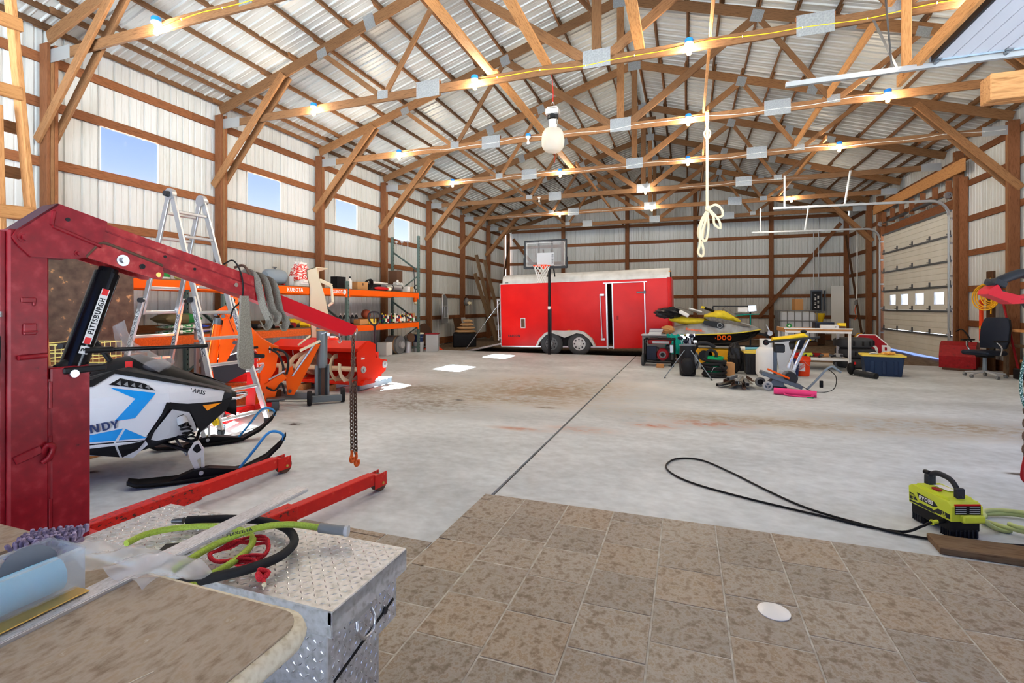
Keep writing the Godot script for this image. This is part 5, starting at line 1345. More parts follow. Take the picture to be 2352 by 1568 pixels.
func sack(called: String, label: String, at: Vector3, s: Vector3, m: String, m2: String, turn := 0.0) -> void:
	var t := thing(called, label, "sack", at, turn)
	var rings := []
	for i in 9:
		var k := -1.0 + i / 4.0
		var f := sqrt(maxf(0.04, 1 - pow(absf(k), 3.5)))
		var ring := []
		for j in 14:
			var a := TAU * j / 14
			var c := cos(a); var d := sin(a)
			ring.append(V(k * s.x / 2, s.y * 0.5 + signf(d) * pow(absf(d), 0.6) * s.y * 0.5 * f * (1 + 0.06 * sin(k * 9 + j)), signf(c) * pow(absf(c), 0.5) * s.z / 2))
		rings.append(ring)
	part(t, "body", MB.new().loft(rings.slice(0, 6), true, true), m)
	part(t, "print_end", MB.new().loft(rings.slice(5, 9), true, true), m2)

func rack_goods() -> void:
	var X := -7.75
	var Y := 1.775
	# top level, from the near end
	for i in 3:
		bottle("white jug with green label on the top shelf, %s of three" % ["left", "middle", "right"][i], V(X, Y, -4.95 - i * 0.24), 0.09, 0.26, "white", "white", "white jugs on top shelf", "green", true)
	var ye := thing("glove_pile", "pale yellow gloves heaped on the top shelf by the jugs", "gloves", V(X, Y, -5.75))
	part(ye, "glove", MB.new().ball(V(0, 0.05, 0), V(0.1, 0.05, 0.13), 12, 7), "yellow_pale")
	part(ye, "glove", MB.new().ball(V(0.02, 0.12, 0.03), V(0.08, 0.04, 0.1), 12, 7), "yellow_pale")
	var tank := thing("air_tank", "blue-grey air tank lying on the top shelf", "tank", V(X, Y, -7.65))
	part(tank, "shell", MB.new().lathe([Vector2(0, -0.26), Vector2(0.09, -0.25), Vector2(0.14, -0.2), Vector2(0.15, -0.14), Vector2(0.15, 0.14), Vector2(0.14, 0.2), Vector2(0.09, 0.25), Vector2(0, 0.26)], Transform3D(Basis(V(0, 1, 0), V(0, 0, 1), V(1, 0, 0)), V(0, 0.17, 0)), 22), "grey_blue")
	part(tank, "valve", MB.new().cyl(V(0, 0.31, 0), V(0, 0.37, 0), 0.02).box(V(0, 0.36, 0), V(0.03, 0.02, 0.1), 0.005), "dark_steel")
	part(tank, "stand_foot", MB.new().box(V(0, 0.02, -0.15), V(0.2, 0.04, 0.03)).box(V(0, 0.02, 0.15), V(0.2, 0.04, 0.03)), "red")
	carton("control_box", "small grey metal box beside the air tank", "box", V(X, Y, -8.02), V(0.15, 0.2, 0.12), "grey_light")
	var cs := thing("cement_sack", "red and white paper sack standing slumped on top shelf", "sack", V(X, Y + 0.13, -8.35))
	var cr := []
	for q in [[0.0, 0.15, 0.2], [0.1, 0.17, 0.22], [0.2, 0.15, 0.19], [0.28, 0.12, 0.15], [0.34, 0.09, 0.11], [0.38, 0.1, 0.13]]:
		var ring := []
		for k in 16:
			var a := TAU * k / 16
			ring.append(V(q[1] * signf(cos(a)) * pow(absf(cos(a)), 0.6) * (1 + 0.12 * sin(k * 5 + q[0] * 30)), q[0] + 0.015 * sin(k * 3), -q[2] * signf(sin(a)) * pow(absf(sin(a)), 0.6) * (1 + 0.1 * cos(k * 4 + q[0] * 20))))
		cr.append(ring)
	part(cs, "body", MB.new().loft(cr.slice(0, 5), true, true), "red_stripe")
	part(cs, "torn_top", MB.new().loft(cr.slice(4, 6), true, true), "white")
	for i in 3:
		carton("flat_carton", "white flat carton under the slumped sack, %s of its stack" % ["bottom", "middle", "top"][i], "carton", V(X + 0.03 * i, Y + 0.043 * i, -8.4 - 0.02 * i), V(0.36, 0.042, 0.62 - 0.06 * i), "white", 0.0, "red" if i == 2 else "", "flat white cartons")
	carton("equipment_case", "black plastic case behind the cream chute", "case", V(X, Y, -9.55), V(0.2, 0.28, 0.3), "black")
	bottle("white squeeze bottle with black tip on top shelf", V(X + 0.1, Y, -9.85), 0.05, 0.3, "white", "black", "")
	carton("cardboard_box", "brown cardboard box with dark tape on top shelf", "box", V(X, Y, -10.3), V(0.28, 0.19, 0.42), "card", 0.0, "brown")
	var co := thing("hose_coil", "coiled black hose on top shelf beside cardboard box", "hose", V(X, Y, -10.75))
	for i in 4:
		part(co, "coil", MB.new().tube(ring_pts(0.14 - 0.008 * i, 18, V(0, 0.15, 0.03 * i), 70), 0.018, 6, true), "black")
	var pip := thing("plastic_pipe", "long white plastic pipe lying on the top shelf", "pipe", V(X - 0.1, Y, -11.2))
	part(pip, "tube", MB.new().cyl(V(0, 0.22, 0.4), V(0, 0.2, -0.5), 0.035, -1, 14), "white")
	part(pip, "prop", MB.new().box(V(-0.05, 0.09, 0), V(0.1, 0.18, 0.6), 0.01), "charcoal")
	var mf := thing("exhaust_muffler", "silver metal cylinder with round gauge end on top shelf", "muffler", V(X + 0.1, Y, -11.65))
	part(mf, "can", MB.new().cyl(V(0, 0.1, 0.4), V(0, 0.1, -0.35), 0.095, -1, 22), "alu")
	part(mf, "band", MB.new().cyl(V(0, 0.1, 0.1), V(0, 0.1, 0.06), 0.098, -1, 22), "charcoal")
	part(mf, "end_ring", MB.new().cyl(V(0, 0.1, -0.35), V(0, 0.1, -0.37), 0.075, -1, 18), "blue_bar")
	var cw := thing("canvas_bundle", "red and white cloth bundle before the silver cylinder", "cloth", V(X + 0.2, Y, -11.0))
	part(cw, "cloth", MB.new().ball(V(0, 0.05, 0), V(0.1, 0.05, 0.32), 14, 7), "red")
	part(cw, "cloth_end", MB.new().ball(V(0.01, 0.05, -0.34), V(0.07, 0.06, 0.08), 12, 7), "cream")
	var ca := thing("machine_casting", "whitish cast machine part standing on top shelf", "casting", V(X, Y + 0.1, -12.05))
	part(ca, "casting", MB.new().box(V(0, 0.1, 0), V(0.16, 0.16, 0.2), 0.03).cyl(V(0.06, 0.14, 0.1), V(0.06, 0.22, 0.06), 0.05, 0.03).cyl(V(0.09, 0.1, -0.06), V(0.13, 0.12, -0.06), 0.05), "alu_white")
	part(ca, "base", MB.new().box(V(0, -0.04, 0), V(0.2, 0.11, 0.24), 0.02), "grey")
	carton("speaker_box", "dark brown box standing tall on top shelf beneath window", "box", V(X - 0.25, Y, -12.35), V(0.3, 0.62, 0.3), "brown")
	for i in 2:
		carton("parts_box", ["small white and black parts box at rack end", "small tan parts box at rack end"][i], "box", V(X + 0.1, Y, -12.4 - 0.18 * i), V(0.15, 0.16, 0.14), ["white", "tan"][i])
	for i in 3:
		var hk := solo("wall_hook", MB.new().cyl(V(0, 0, 0), V(0, 0.35, 0), 0.012, -1, 6).ball(V(0, 0.36, 0), V(0.05, 0.04, 0.05), 10, 6), "grey_light", "pale rod with knob hung at the rack end, %s" % ["left", "middle", "right"][i], "rod", V(-7.9 - 0.2 * i, 2.95, -12.86), 0, "rods at the rack end")
	# middle level
	Y = 0.91
	for i in 2:
		carton("wooden_box", ["small wooden box with hand slot under the basketball", "small yellow box with hand slot under the basketball"][i], "box", V(X + 0.15, Y, -10.2 - 0.36 * i), V(0.2, 0.13, 0.3), ["wood_new", "yellow_box"][i])
	var ball := thing("basketball", "worn brown basketball on the rack shelf", "ball", V(X + 0.05, Y + 0.13, -10.55))
	part(ball, "ball", MB.new().ball(V(0, 0.12, 0), V(0.12, 0.12, 0.12), 20, 14), "ball")
	var bs := MB.new()
	for a in [0, 60, 120]:
		bs.tube(ring_pts(0.1205, 20, V(0, 0.12, 0), 90, a), 0.002, 4, true)
	part(ball, "seam", bs, "black")
	var names := ["brown", "white", "orange", "navy", "charcoal", "red_dark", "white", "cream", "blue_dark", "green"]
	var rn := RandomNumberGenerator.new()
	rn.seed = 12
	for row in 2:
		for i in 19:
			if row == 1 and i < 3: continue
			var z := -11.0 - i * 0.088 + rn.randf_range(-0.015, 0.015)
			var k := rn.randi() % 10
			var k2 := (k + 4) % 10
			bottle("%s bottle with %s cap, %s in the %s row of the bottle shelf" % [names[k].replace("_dark", ""), ["white", "black", "red", "yellow"][i % 4], ["first", "second", "third", "fourth", "fifth", "sixth", "seventh", "eighth", "ninth", "tenth", "eleventh", "twelfth", "thirteenth", "fourteenth", "fifteenth", "sixteenth", "seventeenth", "eighteenth", "nineteenth"][i], ["front", "back"][row]], V(X + 0.16 - row * 0.13, Y, z), rn.randf_range(0.028, 0.04), rn.randf_range(0.17, 0.27), names[k], ["white", "black", "red", "yellow"][i % 4], "bottles on the rack shelf", names[k2])
	for i in 5:
		bottle("dark spray bottle left of the basketball, number %s from left" % ["one", "two", "three", "four", "five"][i], V(X - 0.1, Y, -9.75 - i * 0.15), 0.045, 0.28, "charcoal", "white", "dark spray bottles", "grey")
	for i in 2:
		carton("stacked_carton", ["lower tan carton at the right end of bottle shelf", "upper white carton at the right end of bottle shelf"][i], "carton", V(X + 0.1, Y + 0.13 * i, -12.7), V(0.13, 0.125, 0.12), ["tan", "white"][1 - i])
	# tools strewn on the middle bay
	var junk := [["drill", -7.2, "charcoal"], ["grinder", -7.45, "black"], ["power_tool", -7.65, "red"], ["lantern", -7.9, "steel"], ["impact_driver", -8.1, "red_dark"], ["caulk_gun", -8.35, "yellow"], ["circular_saw", -8.6, "black"]]
	var desc := ["charcoal cordless drill lying on the lower orange shelf", "black angle grinder lying on the lower orange shelf", "red power tool lying on the lower orange shelf", "silver lantern standing on the lower orange shelf", "dark red impact driver lying on the lower orange shelf", "yellow caulk gun lying on the lower orange shelf", "black circular saw lying on the lower orange shelf"]
	for i in junk.size():
		var t := thing(junk[i][0], desc[i], "tool", V(X + 0.1 * (i % 2), Y, junk[i][1]), i * 40)
		part(t, "body", MB.new().cyl(V(-0.12, 0.06, 0), V(0.08, 0.07, 0), 0.05, 0.045, 12), junk[i][2])
		part(t, "handle", MB.new().bar(V(-0.06, 0.05, 0), V(-0.1, 0.03, 0.13), 0.04, 0.05, 0.012), "black")
		part(t, "nose", MB.new().cyl(V(0.08, 0.07, 0), V(0.15, 0.07, 0), 0.03, 0.015, 10), "steel")
	for i in 2:
		carton("yellow_bin", ["yellow parts bin on the lower shelf, left one", "yellow parts bin on the lower shelf, right one"][i], "bin", V(X - 0.2, Y, -8.3 - 0.34 * i), V(0.25, 0.18, 0.3), "yellow", 0.0)
	carton("tool_tray", "dark wooden tray along the lower shelf back", "tray", V(X - 0.3, Y, -7.6), V(0.2, 0.16, 1.0), "wood_dark")
	# seed bags in the near bay
	sack("seed_bag", "plump green seed bag topmost on the near shelf", V(X + 0.05, Y + 0.16, -5.62), V(0.6, 0.17, 0.36), "brown_green", "green_bag", 90)
	for i in 2:
		sack("seed_bag", ["flat green, white and blue bag, upper of the two", "flat green, white and blue bag, lower of the two"][i], V(X + 0.08, Y + 0.08 - 0.08 * i, -5.7), V(0.62, 0.075, 0.4), "bag_white", "blue_bag", 90)
	# things on the floor at the end of the rack
	carton("metal_cabinet", "small white metal cabinet on the floor under the rack", "cabinet", V(-7.95, 0, -11.75), V(0.3, 0.36, 0.3), "white")
	var dr := thing("blower_drum", "grey round fan drum with tan band on the floor under rack", "drum", V(-7.95, 0, -12.2))
	part(dr, "drum", MB.new().cyl(V(-0.15, 0.26, 0), V(0.22, 0.26, 0), 0.26, -1, 24), "grey")
	part(dr, "band", MB.new().cyl(V(0.12, 0.26, 0), V(0.15, 0.26, 0), 0.264, -1, 24), "tan")
	part(dr, "motor", MB.new().cyl(V(0.22, 0.26, 0), V(0.3, 0.26, 0), 0.1, -1, 14), "grey_light")
	var pp := thing("vent_pipe", "galvanised vent elbow standing beside the grey drum", "pipe", V(-7.75, 0, -12.62))
	part(pp, "duct", MB.new().tube(smooth([V(0, 0, 0), V(0, 0.3, 0), V(0.04, 0.42, 0.04), V(0.16, 0.45, 0.1)], 5), 0.12, 14), "alu")
	part(pp, "duct_end", MB.new().cyl(V(0.16, 0.45, 0.1), V(0.18, 0.455, 0.11), 0.13, -1, 16), "brown")
	bucket("stack of pails, grey and blue, at the rack end", V(-7.6, 0, -12.98), 0.16, 0.3, "grey_light")
	bucket("blue pail standing on the grey one at rack end", V(-7.6, 0.3, -12.98), 0.15, 0.26, "blue_dark", "cream")
	var bin := carton("waste_bin", "grey waste bin with dark red rim at the rack end", "bin", V(-7.3, 0, -13.3), V(0.36, 0.52, 0.36), "grey_light", 20)
	part(bin, "rim", MB.new().box(V(0, 0.53, 0), V(0.4, 0.03, 0.4), 0.006), "red_dark")

func ring_pts(r: float, k: int, c: Vector3, tilt := 0.0, yaw := 0.0) -> Array:
	var b := Basis.from_euler(V(0, deg_to_rad(yaw), 0)) * Basis.from_euler(V(0, 0, deg_to_rad(tilt)))
	var p := []
	for i in k:
		p.append(c + b * V(cos(TAU * i / k) * r, 0, sin(TAU * i / k) * r))
	return p

func left_clutter() -> void:
	var pn := thing("steel_sheet", "large rusty brown steel sheet leaning at the rack", "steel sheet", V(-7.2, 0, -4.6))
	part(pn, "plate", MB.new().prism([Vector2(-0.03, 0.7), Vector2(0.03, 1.98), Vector2(2.2, 1.9), Vector2(2.2, 0.72)], -0.004, 0.004, Transform3D(Basis(V(0, 0, 1), V(0.05, 1, 0).normalized(), V(-1, 0.05, 0).normalized()), V(0, 0, 0))), "rusty_plate")
	part(pn, "support_rail", MB.new().box(V(0.0, 0.66, 1.0), V(0.09, 0.09, 2.4), 0.005), "wood")
	var b := thing("wire_basket", "yellow wire shopping basket behind the snowmobile handlebar", "basket", V(-6.1, 0.0, -3.35), 20)
	for y in [0.72, 0.8, 0.88, 0.96]:
		part(b, "hoop", MB.new().tube([V(-0.25, y, -0.3), V(0.25, y, -0.3), V(0.25, y, 0.3), V(-0.25, y, 0.3)], 0.006, 5, true), "yellow_pale")
	for i in 9:
		part(b, "wire", MB.new().cyl(V(-0.25 + 0.0625 * i, 0.7, 0.3), V(-0.25 + 0.0625 * i, 0.97, 0.3), 0.004, -1, 5), "yellow_pale")
		part(b, "wire", MB.new().cyl(V(0.25, 0.7, -0.3 + 0.075 * i), V(0.25, 0.97, -0.3 + 0.075 * i), 0.004, -1, 5), "yellow_pale")
	part(b, "floor_grid", MB.new().box(V(0, 0.7, 0), V(0.5, 0.008, 0.6)), "yellow_pale")
	part(b, "leg_frame", MB.new().box(V(0, 0.35, 0), V(0.06, 0.7, 0.06)).box(V(0, 0.02, 0), V(0.4, 0.04, 0.5)), "grey")
	var p := thing("steel_post_stand", "grey steel post stand with clamp head behind the windshield", "stand", V(-6.45, 0, -5.15))
	part(p, "post", MB.new().box(V(0, 0.42, 0), V(0.14, 0.84, 0.1), 0.006).box(V(-0.08, 0.42, 0.1), V(0.05, 0.84, 0.05), 0.004), "steel_grey")
	part(p, "clamp", MB.new().box(V(0.0, 0.9, 0.05), V(0.06, 0.03, 0.26), 0.005).box(V(0, 0.97, 0.17), V(0.05, 0.14, 0.02)).box(V(0, 0.97, -0.07), V(0.05, 0.14, 0.02)).box(V(0, 1.02, 0.05), V(0.06, 0.02, 0.26)), "alu")
	part(p, "base", MB.new().box(V(0, 0.012, 0), V(0.4, 0.024, 0.4), 0.004), "dark_steel")
	for i in 3:
		var g := thing("fuel_can", ["red fuel can with yellow spout under the rack, left", "red fuel can with yellow spout under the rack, middle", "red fuel can lying among the orange parts"][i], "fuel can", V(-6.78, 0, -5.55 - 0.4 * i), 30 * i)
		part(g, "body", MB.new().box(V(0, 0.16, 0), V(0.34, 0.3, 0.24), 0.05).box(V(0.0, 0.33, 0), V(0.2, 0.06, 0.1), 0.02), "red")
		part(g, "spout", MB.new().cyl(V(0.08, 0.33, 0), V(0.0, 0.52, 0.06), 0.028, 0.016, 10), "yellow")
		part(g, "handle", MB.new().tube(smooth([V(-0.1, 0.34, 0), V(-0.05, 0.4, 0), V(0.04, 0.4, 0), V(0.06, 0.34, 0)], 4), 0.016, 6), "red")
	var c := thing("traffic_cone", "orange and green striped cone behind the ladder", "cone", V(-5.9, 0, -4.75))
	part(c, "cone", MB.new().lathe([Vector2(0, 0.0), Vector2(0.16, 0.0), Vector2(0.16, 0.03), Vector2(0.11, 0.04), Vector2(0.03, 0.5), Vector2(0, 0.5)], Transform3D.IDENTITY, 16), "orange")
	part(c, "stripe", MB.new().lathe([Vector2(0.088, 0.19), Vector2(0.076, 0.27)], Transform3D.IDENTITY, 16), "green")
	# pale timber frame at the extreme left, seen above the hoist
	var f := thing("scrap_lumber_stand", "pale new timber stand towering at the left edge", "timber stand", V(-5.0, 0, -2.3))
	timber(f, "upright", V(0, 0, -0.3), V(0, 3.9, 0.0), 0.04, 0.09, "wood_new", V(1, 0, 0))
	timber(f, "upright", V(-0.06, 0, -0.02), V(-0.02, 2.9, 0.06), 0.04, 0.09, "wood_new", V(1, 0, 0))
	for y in [3.53, 2.99, 2.06]:
		timber(f, "crossbar", V(0.05, y - 0.02, 0.7), V(0.05, y + 0.03, -0.06 if y > 2.5 else -0.14), 0.04, 0.1, "wood_new_b")
	for y in [2.42, 2.78]:
		timber(f, "crossbar", V(-0.1, y, 0.5), V(-0.1, y, -0.12), 0.04, 0.09, "wood")
	timber(f, "foot", V(0, 0.03, -0.24), V(0, 0.03, -0.9), 0.09, 0.06, "wood_new_b")
	# --- back left corner
	var wt := thing("string_trimmer", "string trimmer with orange motor hung on the wall girt", "trimmer", V(-8.55, 0, -14.3))
	part(wt, "shaft", MB.new().tube([V(0, 2.6, 0.0), V(0.04, 2.1, 0.02), V(0.1, 1.8, 0.05)], 0.014, 6), "charcoal")
	part(wt, "handle", MB.new().tube(ring_pts(0.07, 14, V(0.08, 2.0, 0), 80, 90), 0.014, 6, true), "black")
	part(wt, "motor", MB.new().ball(V(0.12, 1.58, 0.05), V(0.1, 0.13, 0.12), 12, 8).box(V(0.14, 1.66, 0.05), V(0.14, 0.1, 0.16), 0.03), "orange")
	part(wt, "tank", MB.new().ball(V(0.14, 1.48, 0.05), V(0.09, 0.07, 0.11), 12, 8), "cream")
	var wf := thing("camper_window", "old aluminium camper window frame leaning on the wall", "window frame", V(-8.25, 0, -15.95), 12)
	var fr := [Vector2(-0.4, 0.75), Vector2(0.38, 0.75), Vector2(0.35, 1.3), Vector2(0.2, 1.65), Vector2(-0.1, 1.8), Vector2(-0.35, 1.78)]
	part(wf, "pane", MB.new().prism(fr, -0.01, 0.01, Transform3D(Basis(V(0, 0, -1), V(0, 1, 0), V(1, 0, 0)), Vector3.ZERO)), "grey")
	var fp := []
	for q in fr: fp.append(V(0.01, q.y, -q.x))
	part(wf, "frame", MB.new().tube(fp, 0.025, 6, true), "alu")
	part(wf, "mullion", MB.new().cyl(V(0.01, 0.95, 0.38), V(0.01, 0.95, -0.36), 0.016, -1, 6).cyl(V(0.01, 1.38, 0.36), V(0.01, 1.38, -0.3), 0.016, -1, 6).cyl(V(0.01, 0.95, 0.05), V(0.01, 1.38, 0.05), 0.016, -1, 6), "alu")
	part(wf, "side_wall", MB.new().prism([Vector2(0.38, 0.75), Vector2(0.35, 1.3), Vector2(0.2, 1.65), Vector2(0.45, 1.4), Vector2(0.62, 0.75)], -0.2, -0.19, Transform3D(Basis(V(0, 0, -1), V(0, 1, 0), V(1, 0, 0)), Vector3.ZERO)), "grey_light")
	var cr := thing("plastic_crate", "black plastic crate stack on the dirt by the slab edge", "crate", V(-7.3, -0.05, -15.6), 25)
	for k in 2:
		var c0 := part(cr, "crate", MB.new().box(V(0, 0.24, -0.5 * k), V(0.8, 0.48, 0.45), 0.03), "black")
		for j in 4: part(c0, "hand_hole", MB.new().cyl(V(0.401, 0.1 + 0.09 * j, -0.5 * k + 0.1), V(0.404, 0.1 + 0.09 * j, -0.5 * k + 0.1), 0.03, -1, 10), "charcoal")
	for i in 4:
		sack("folded_tarp", "tan folded tarp on the black crates, %s in the heap" % ["lowest", "second", "third", "topmost"][i], V(-7.35 + 0.03 * i, 0.435 + 0.12 * i, -15.75), V(0.75 - 0.14 * i, 0.11, 0.42 - 0.05 * i), "tan", "tan", 30)
	for i in 3:
		var w := thing("weathered_plank", "grey weathered plank leaning by the corner, %s" % ["widest in front", "shorter one at left", "one behind at right"][i], "plank", V(-8.0 + 0.12 * i, 0, -18.9))
		var dz: float = [0.0, 0.42, -0.3][i]
		timber(w, "board", V(0.5, -0.04, dz - 0.3), V(-0.2, [3.5, 2.7, 3.3][i], dz + 0.25), 0.28, 0.05, "wood_old", V(1, 0.2, 0))
	var hb := thing("dust_mask", "coiled cap and mask hung on the wall post", "mask", V(-8.35, 1.55, -18.0))
	part(hb, "shell", MB.new().ball(V(0.06, 0, 0.1), V(0.12, 0.16, 0.14), 12, 8), "grey")
	part(hb, "filter", MB.new().cyl(V(0.16, -0.05, 0.15), V(0.22, -0.05, 0.18), 0.06).cyl(V(0.16, -0.06, 0.0), V(0.22, -0.06, 0.0), 0.06), "cream")
	part(hb, "strap", MB.new().tube(ring_pts(0.14, 14, V(0.04, 0.12, 0.1), 70, 0), 0.012, 5, true), "black")
	for i in 2:
		var bd := thing("plywood_board", ["plywood offcut leaning on the left wall", "grey sheet offcut leaning beside the plywood"][i], "board", V(-8.1, -0.05, -17.0 - 0.6 * i))
		part(bd, "sheet", MB.new().box(V(0, 0.5, 0), V(0.02, 1.0, 0.55 - 0.2 * i), 0.002, T(0, 0, 0, 0, 0, 12)), ["wood_dark", "grey_light"][i])
	var oc := thing("orange_tarp", "crumpled orange cone tarp on the dirt at rack end", "tarp", V(-7.7, -0.05, -14.05))
	part(oc, "cloth", MB.new().lathe([Vector2(0, 0.3), Vector2(0.05, 0.28), Vector2(0.22, 0.1), Vector2(0.34, 0.0)], Transform3D.IDENTITY, 11), "orange_red")
	var rw := thing("rock_wheel", "old round grindstone leaning on the left wall", "grindstone", V(-8.35, 0.0, -14.7))
	part(rw, "stone", MB.new().cyl(V(-0.05, 0.4, 0), V(0.05, 0.42, 0), 0.38, -1, 20), "rust")
	part(rw, "axle_hole", MB.new().cyl(V(0.05, 0.42, 0), V(0.056, 0.42, 0), 0.05, -1, 10), "black")
# ---------------------------------------------------------------- foreground bench, toolbox, pressure washer, right-hand post
func treads(b: MB, nx: int, nz: int, w: float, d: float, xf: Transform3D) -> MB:
	# raised lozenges of tread plate on the xz rectangle w x d, alternating direction
	for i in nx:
		for j in nz:
			var c := V((i + 0.5) / nx * w - w / 2, 0, (j + 0.5) / nz * d - d / 2)
			var a := deg_to_rad(40.0 if (i + j) % 2 else -40.0)
			var u := V(cos(a), 0, sin(a)) * 0.0115; var v := V(-sin(a), 0, cos(a)) * 0.0034
			var top := xf * (c + V(0, 0.0022, 0))
			var p := [xf * (c - u), xf * (c + v), xf * (c + u), xf * (c - v)]
			for k in 4:
				b.tri(top, p[k], p[(k + 1) % 4])
	return b

func foreground() -> void:
	# folding table
	var t := thing("folding_table", "scratched beige plastic folding table in the foreground", "table", V(-1.12, 0, -0.26))
	var top := []
	for q in rrect(0.86, 1.0, 0.055, 6): top.append(q)
	part(t, "table_top", MB.new().prism(top, -0.045, 0.0, Transform3D(Basis(V(1, 0, 0), V(0, 0, -1), V(0, 1, 0)), V(0, 0.745, 0))), "table_plastic")
	var rim := []
	for q in rrect(0.866, 1.006, 0.058, 6): rim.append(V(q.x, 0.722, -q.y))
	part(t, "edge_band", MB.new().tube(rim, 0.02, 8, true), "table_edge")
	for s in [-1, 1]:
		part(t, "leg", MB.new().tube([V(-0.36, 0.7, 0.38 * s), V(-0.36, 0.015, 0.4 * s), V(0.36, 0.015, 0.4 * s), V(0.36, 0.7, 0.38 * s)], 0.014, 8), "grey")
	var t2 := thing("side_table", "second beige table adjoining the folding table at left", "table", V(-2.02, 0, -0.3))
	part(t2, "table_top", MB.new().prism(rrect(0.9, 1.0, 0.03, 5), -0.045, 0.0, Transform3D(Basis(V(1, 0, 0), V(0, 0, -1), V(0, 1, 0)), V(0, 0.745, 0))), "table_plastic")
	for s in [-1, 1]:
		part(t2, "leg", MB.new().tube([V(-0.38, 0.7, 0.38 * s), V(-0.38, 0.015, 0.4 * s), V(0.38, 0.015, 0.4 * s), V(0.38, 0.7, 0.38 * s)], 0.014, 8), "grey")
	# translucent tray with blue cloth
	var tr := thing("plastic_tray", "translucent plastic tray holding blue rolls on the table", "tray", V(-1.245, 0.747, -0.48), 0)
	var w := 0.056; var l := 0.19; var h := 0.09
	part(tr, "wall", MB.new().box(V(w, h / 2, 0), V(0.003, h, 2 * l), 0.001), "clear_plastic")
	part(tr, "wall", MB.new().box(V(-w, h / 2, 0), V(0.003, h, 2 * l), 0.001), "clear_plastic")
	part(tr, "end_wall", MB.new().box(V(0, h / 2, -l), V(2 * w, h, 0.003), 0.001), "clear_plastic")
	part(tr, "base", MB.new().box(V(0, 0.002, 0), V(2 * w, 0.003, 2 * l)), "clear_plastic")
	part(tr, "rim", MB.new().tube([V(-w, h, l), V(-w, h, -l), V(w, h, -l), V(w, h, l)], 0.004, 6), "clear_plastic")
	var cl := thing("blue_roll", "light blue sandpaper roll lying inside the plastic tray", "roll", V(-1.245, 0.751, -0.48))
	part(cl, "roll", MB.new().cyl(V(0.012, 0.036, 0.18), V(0.012, 0.036, -0.165), 0.034, -1, 20), "sky_blue")
	part(cl, "core", MB.new().cyl(V(0.012, 0.036, -0.165), V(0.012, 0.036, -0.168), 0.02, -1, 14), "grey")
	var cl2 := thing("grey_disc", "grey sanding disc leaning in the plastic tray", "disc", V(-1.275, 0.751, -0.62))
	part(cl2, "disc", MB.new().cyl(V(0.0, 0.05, 0.0), V(0.004, 0.052, 0.002), 0.045, -1, 18), "grey")
	# rulers
	var r := thing("steel_ruler", "long steel straightedge lying across table and overhanging the toolbox", "ruler", V(-1.155, 0.7475, -0.6), 2.0)
	part(r, "blade", MB.new().box(V(0, 0.006, -0.06), V(0.045, 0.003, 1.24), 0.001), "ruler_steel")
	part(r, "stiffener", MB.new().box(V(0.021, 0.0, -0.06), V(0.004, 0.01, 1.24), 0.001), "alu")
	var br := thing("brass_rule", "golden flat bar beside the plastic tray", "bar", V(-1.168, 0.758, -0.38), 2.0)
	part(br, "bar", MB.new().box(V(0, 0, 0), V(0.044, 0.003, 0.56), 0.001), "brass")
	# chenille brush
	var m := thing("chenille_brush", "mauve chenille wash mitt at the table's far edge", "brush", V(-1.43, 0.747, -0.735), 35)
	m.scale = V(0.8, 0.75, 0.8)
	part(m, "pad", MB.new().box(V(0, 0.03, 0), V(0.14, 0.04, 0.09), 0.015), "purple")
	var tuft := MB.new().lathe([Vector2(0.002, 0.0), Vector2(0.0065, 0.004), Vector2(0.0055, 0.012), Vector2(0.007, 0.018), Vector2(0.005, 0.026), Vector2(0, 0.029)], Transform3D.IDENTITY, 6).mesh()
	for i in 13:
		for j in 9:
			part(m, "tuft", tuft, "purple" if (i + j) % 3 else "purple_light", T(-0.068 + 0.0113 * i, 0.046, -0.044 + 0.011 * j, 22 * sin(i * 2.1 + j), 0, 20 * sin(j * 1.7 + i)))
	for i in 13:
		for j in 3:
			part(m, "tuft", tuft, "purple", T(-0.068 + 0.0113 * i, 0.012 + 0.012 * j, 0.044, 90, 0, 0))
	# black clamp blocks
	for i in 2:
		var c := thing("clamp_block", ["black clamp foot with peg on the left table, far one", "black clamp foot with peg on the left table, near one"][i], "clamp", V(-1.64 - 0.045 * i, 0.746, -0.665 + 0.085 * i), 25)
		part(c, "jaw", MB.new().prism([Vector2(-0.04, 0), Vector2(0.045, 0), Vector2(0.05, 0.012), Vector2(-0.03, 0.016)], -0.02, 0.02), "black")
		part(c, "peg", MB.new().cyl(V(-0.01, 0.01, 0), V(-0.01, 0.062, 0), 0.011, -1, 14), "black")
	# crumpled plastic bag
	var bag := thing("plastic_bag", "crumpled clear plastic bag hanging over the table edge", "bag", V(-1.19, 0.749, -0.74))
	var rows := []
	var fn := FastNoiseLite.new(); fn.seed = 3; fn.frequency = 9.0
	for i in 18:
		var row := []
		for j in 18:
			var x := lerpf(-0.17, 0.13, i / 17.0); var z := lerpf(0.04, -0.12, j / 17.0)
			var y := 0.012 + 0.022 * (0.5 + fn.get_noise_2d(x, z)) + 0.012 * sin(x * 60 + z * 35)
			if z < -0.03: y -= (-0.03 - z) * 0.5
			if x > 0.08: y -= (x - 0.08) * 0.3
			row.append(V(x, maxf(y, 0.002) if z > -0.02 else y, z))
		rows.append(row)
	part(bag, "film", MB.new().loft(rows, false, false, true), "bag_film")
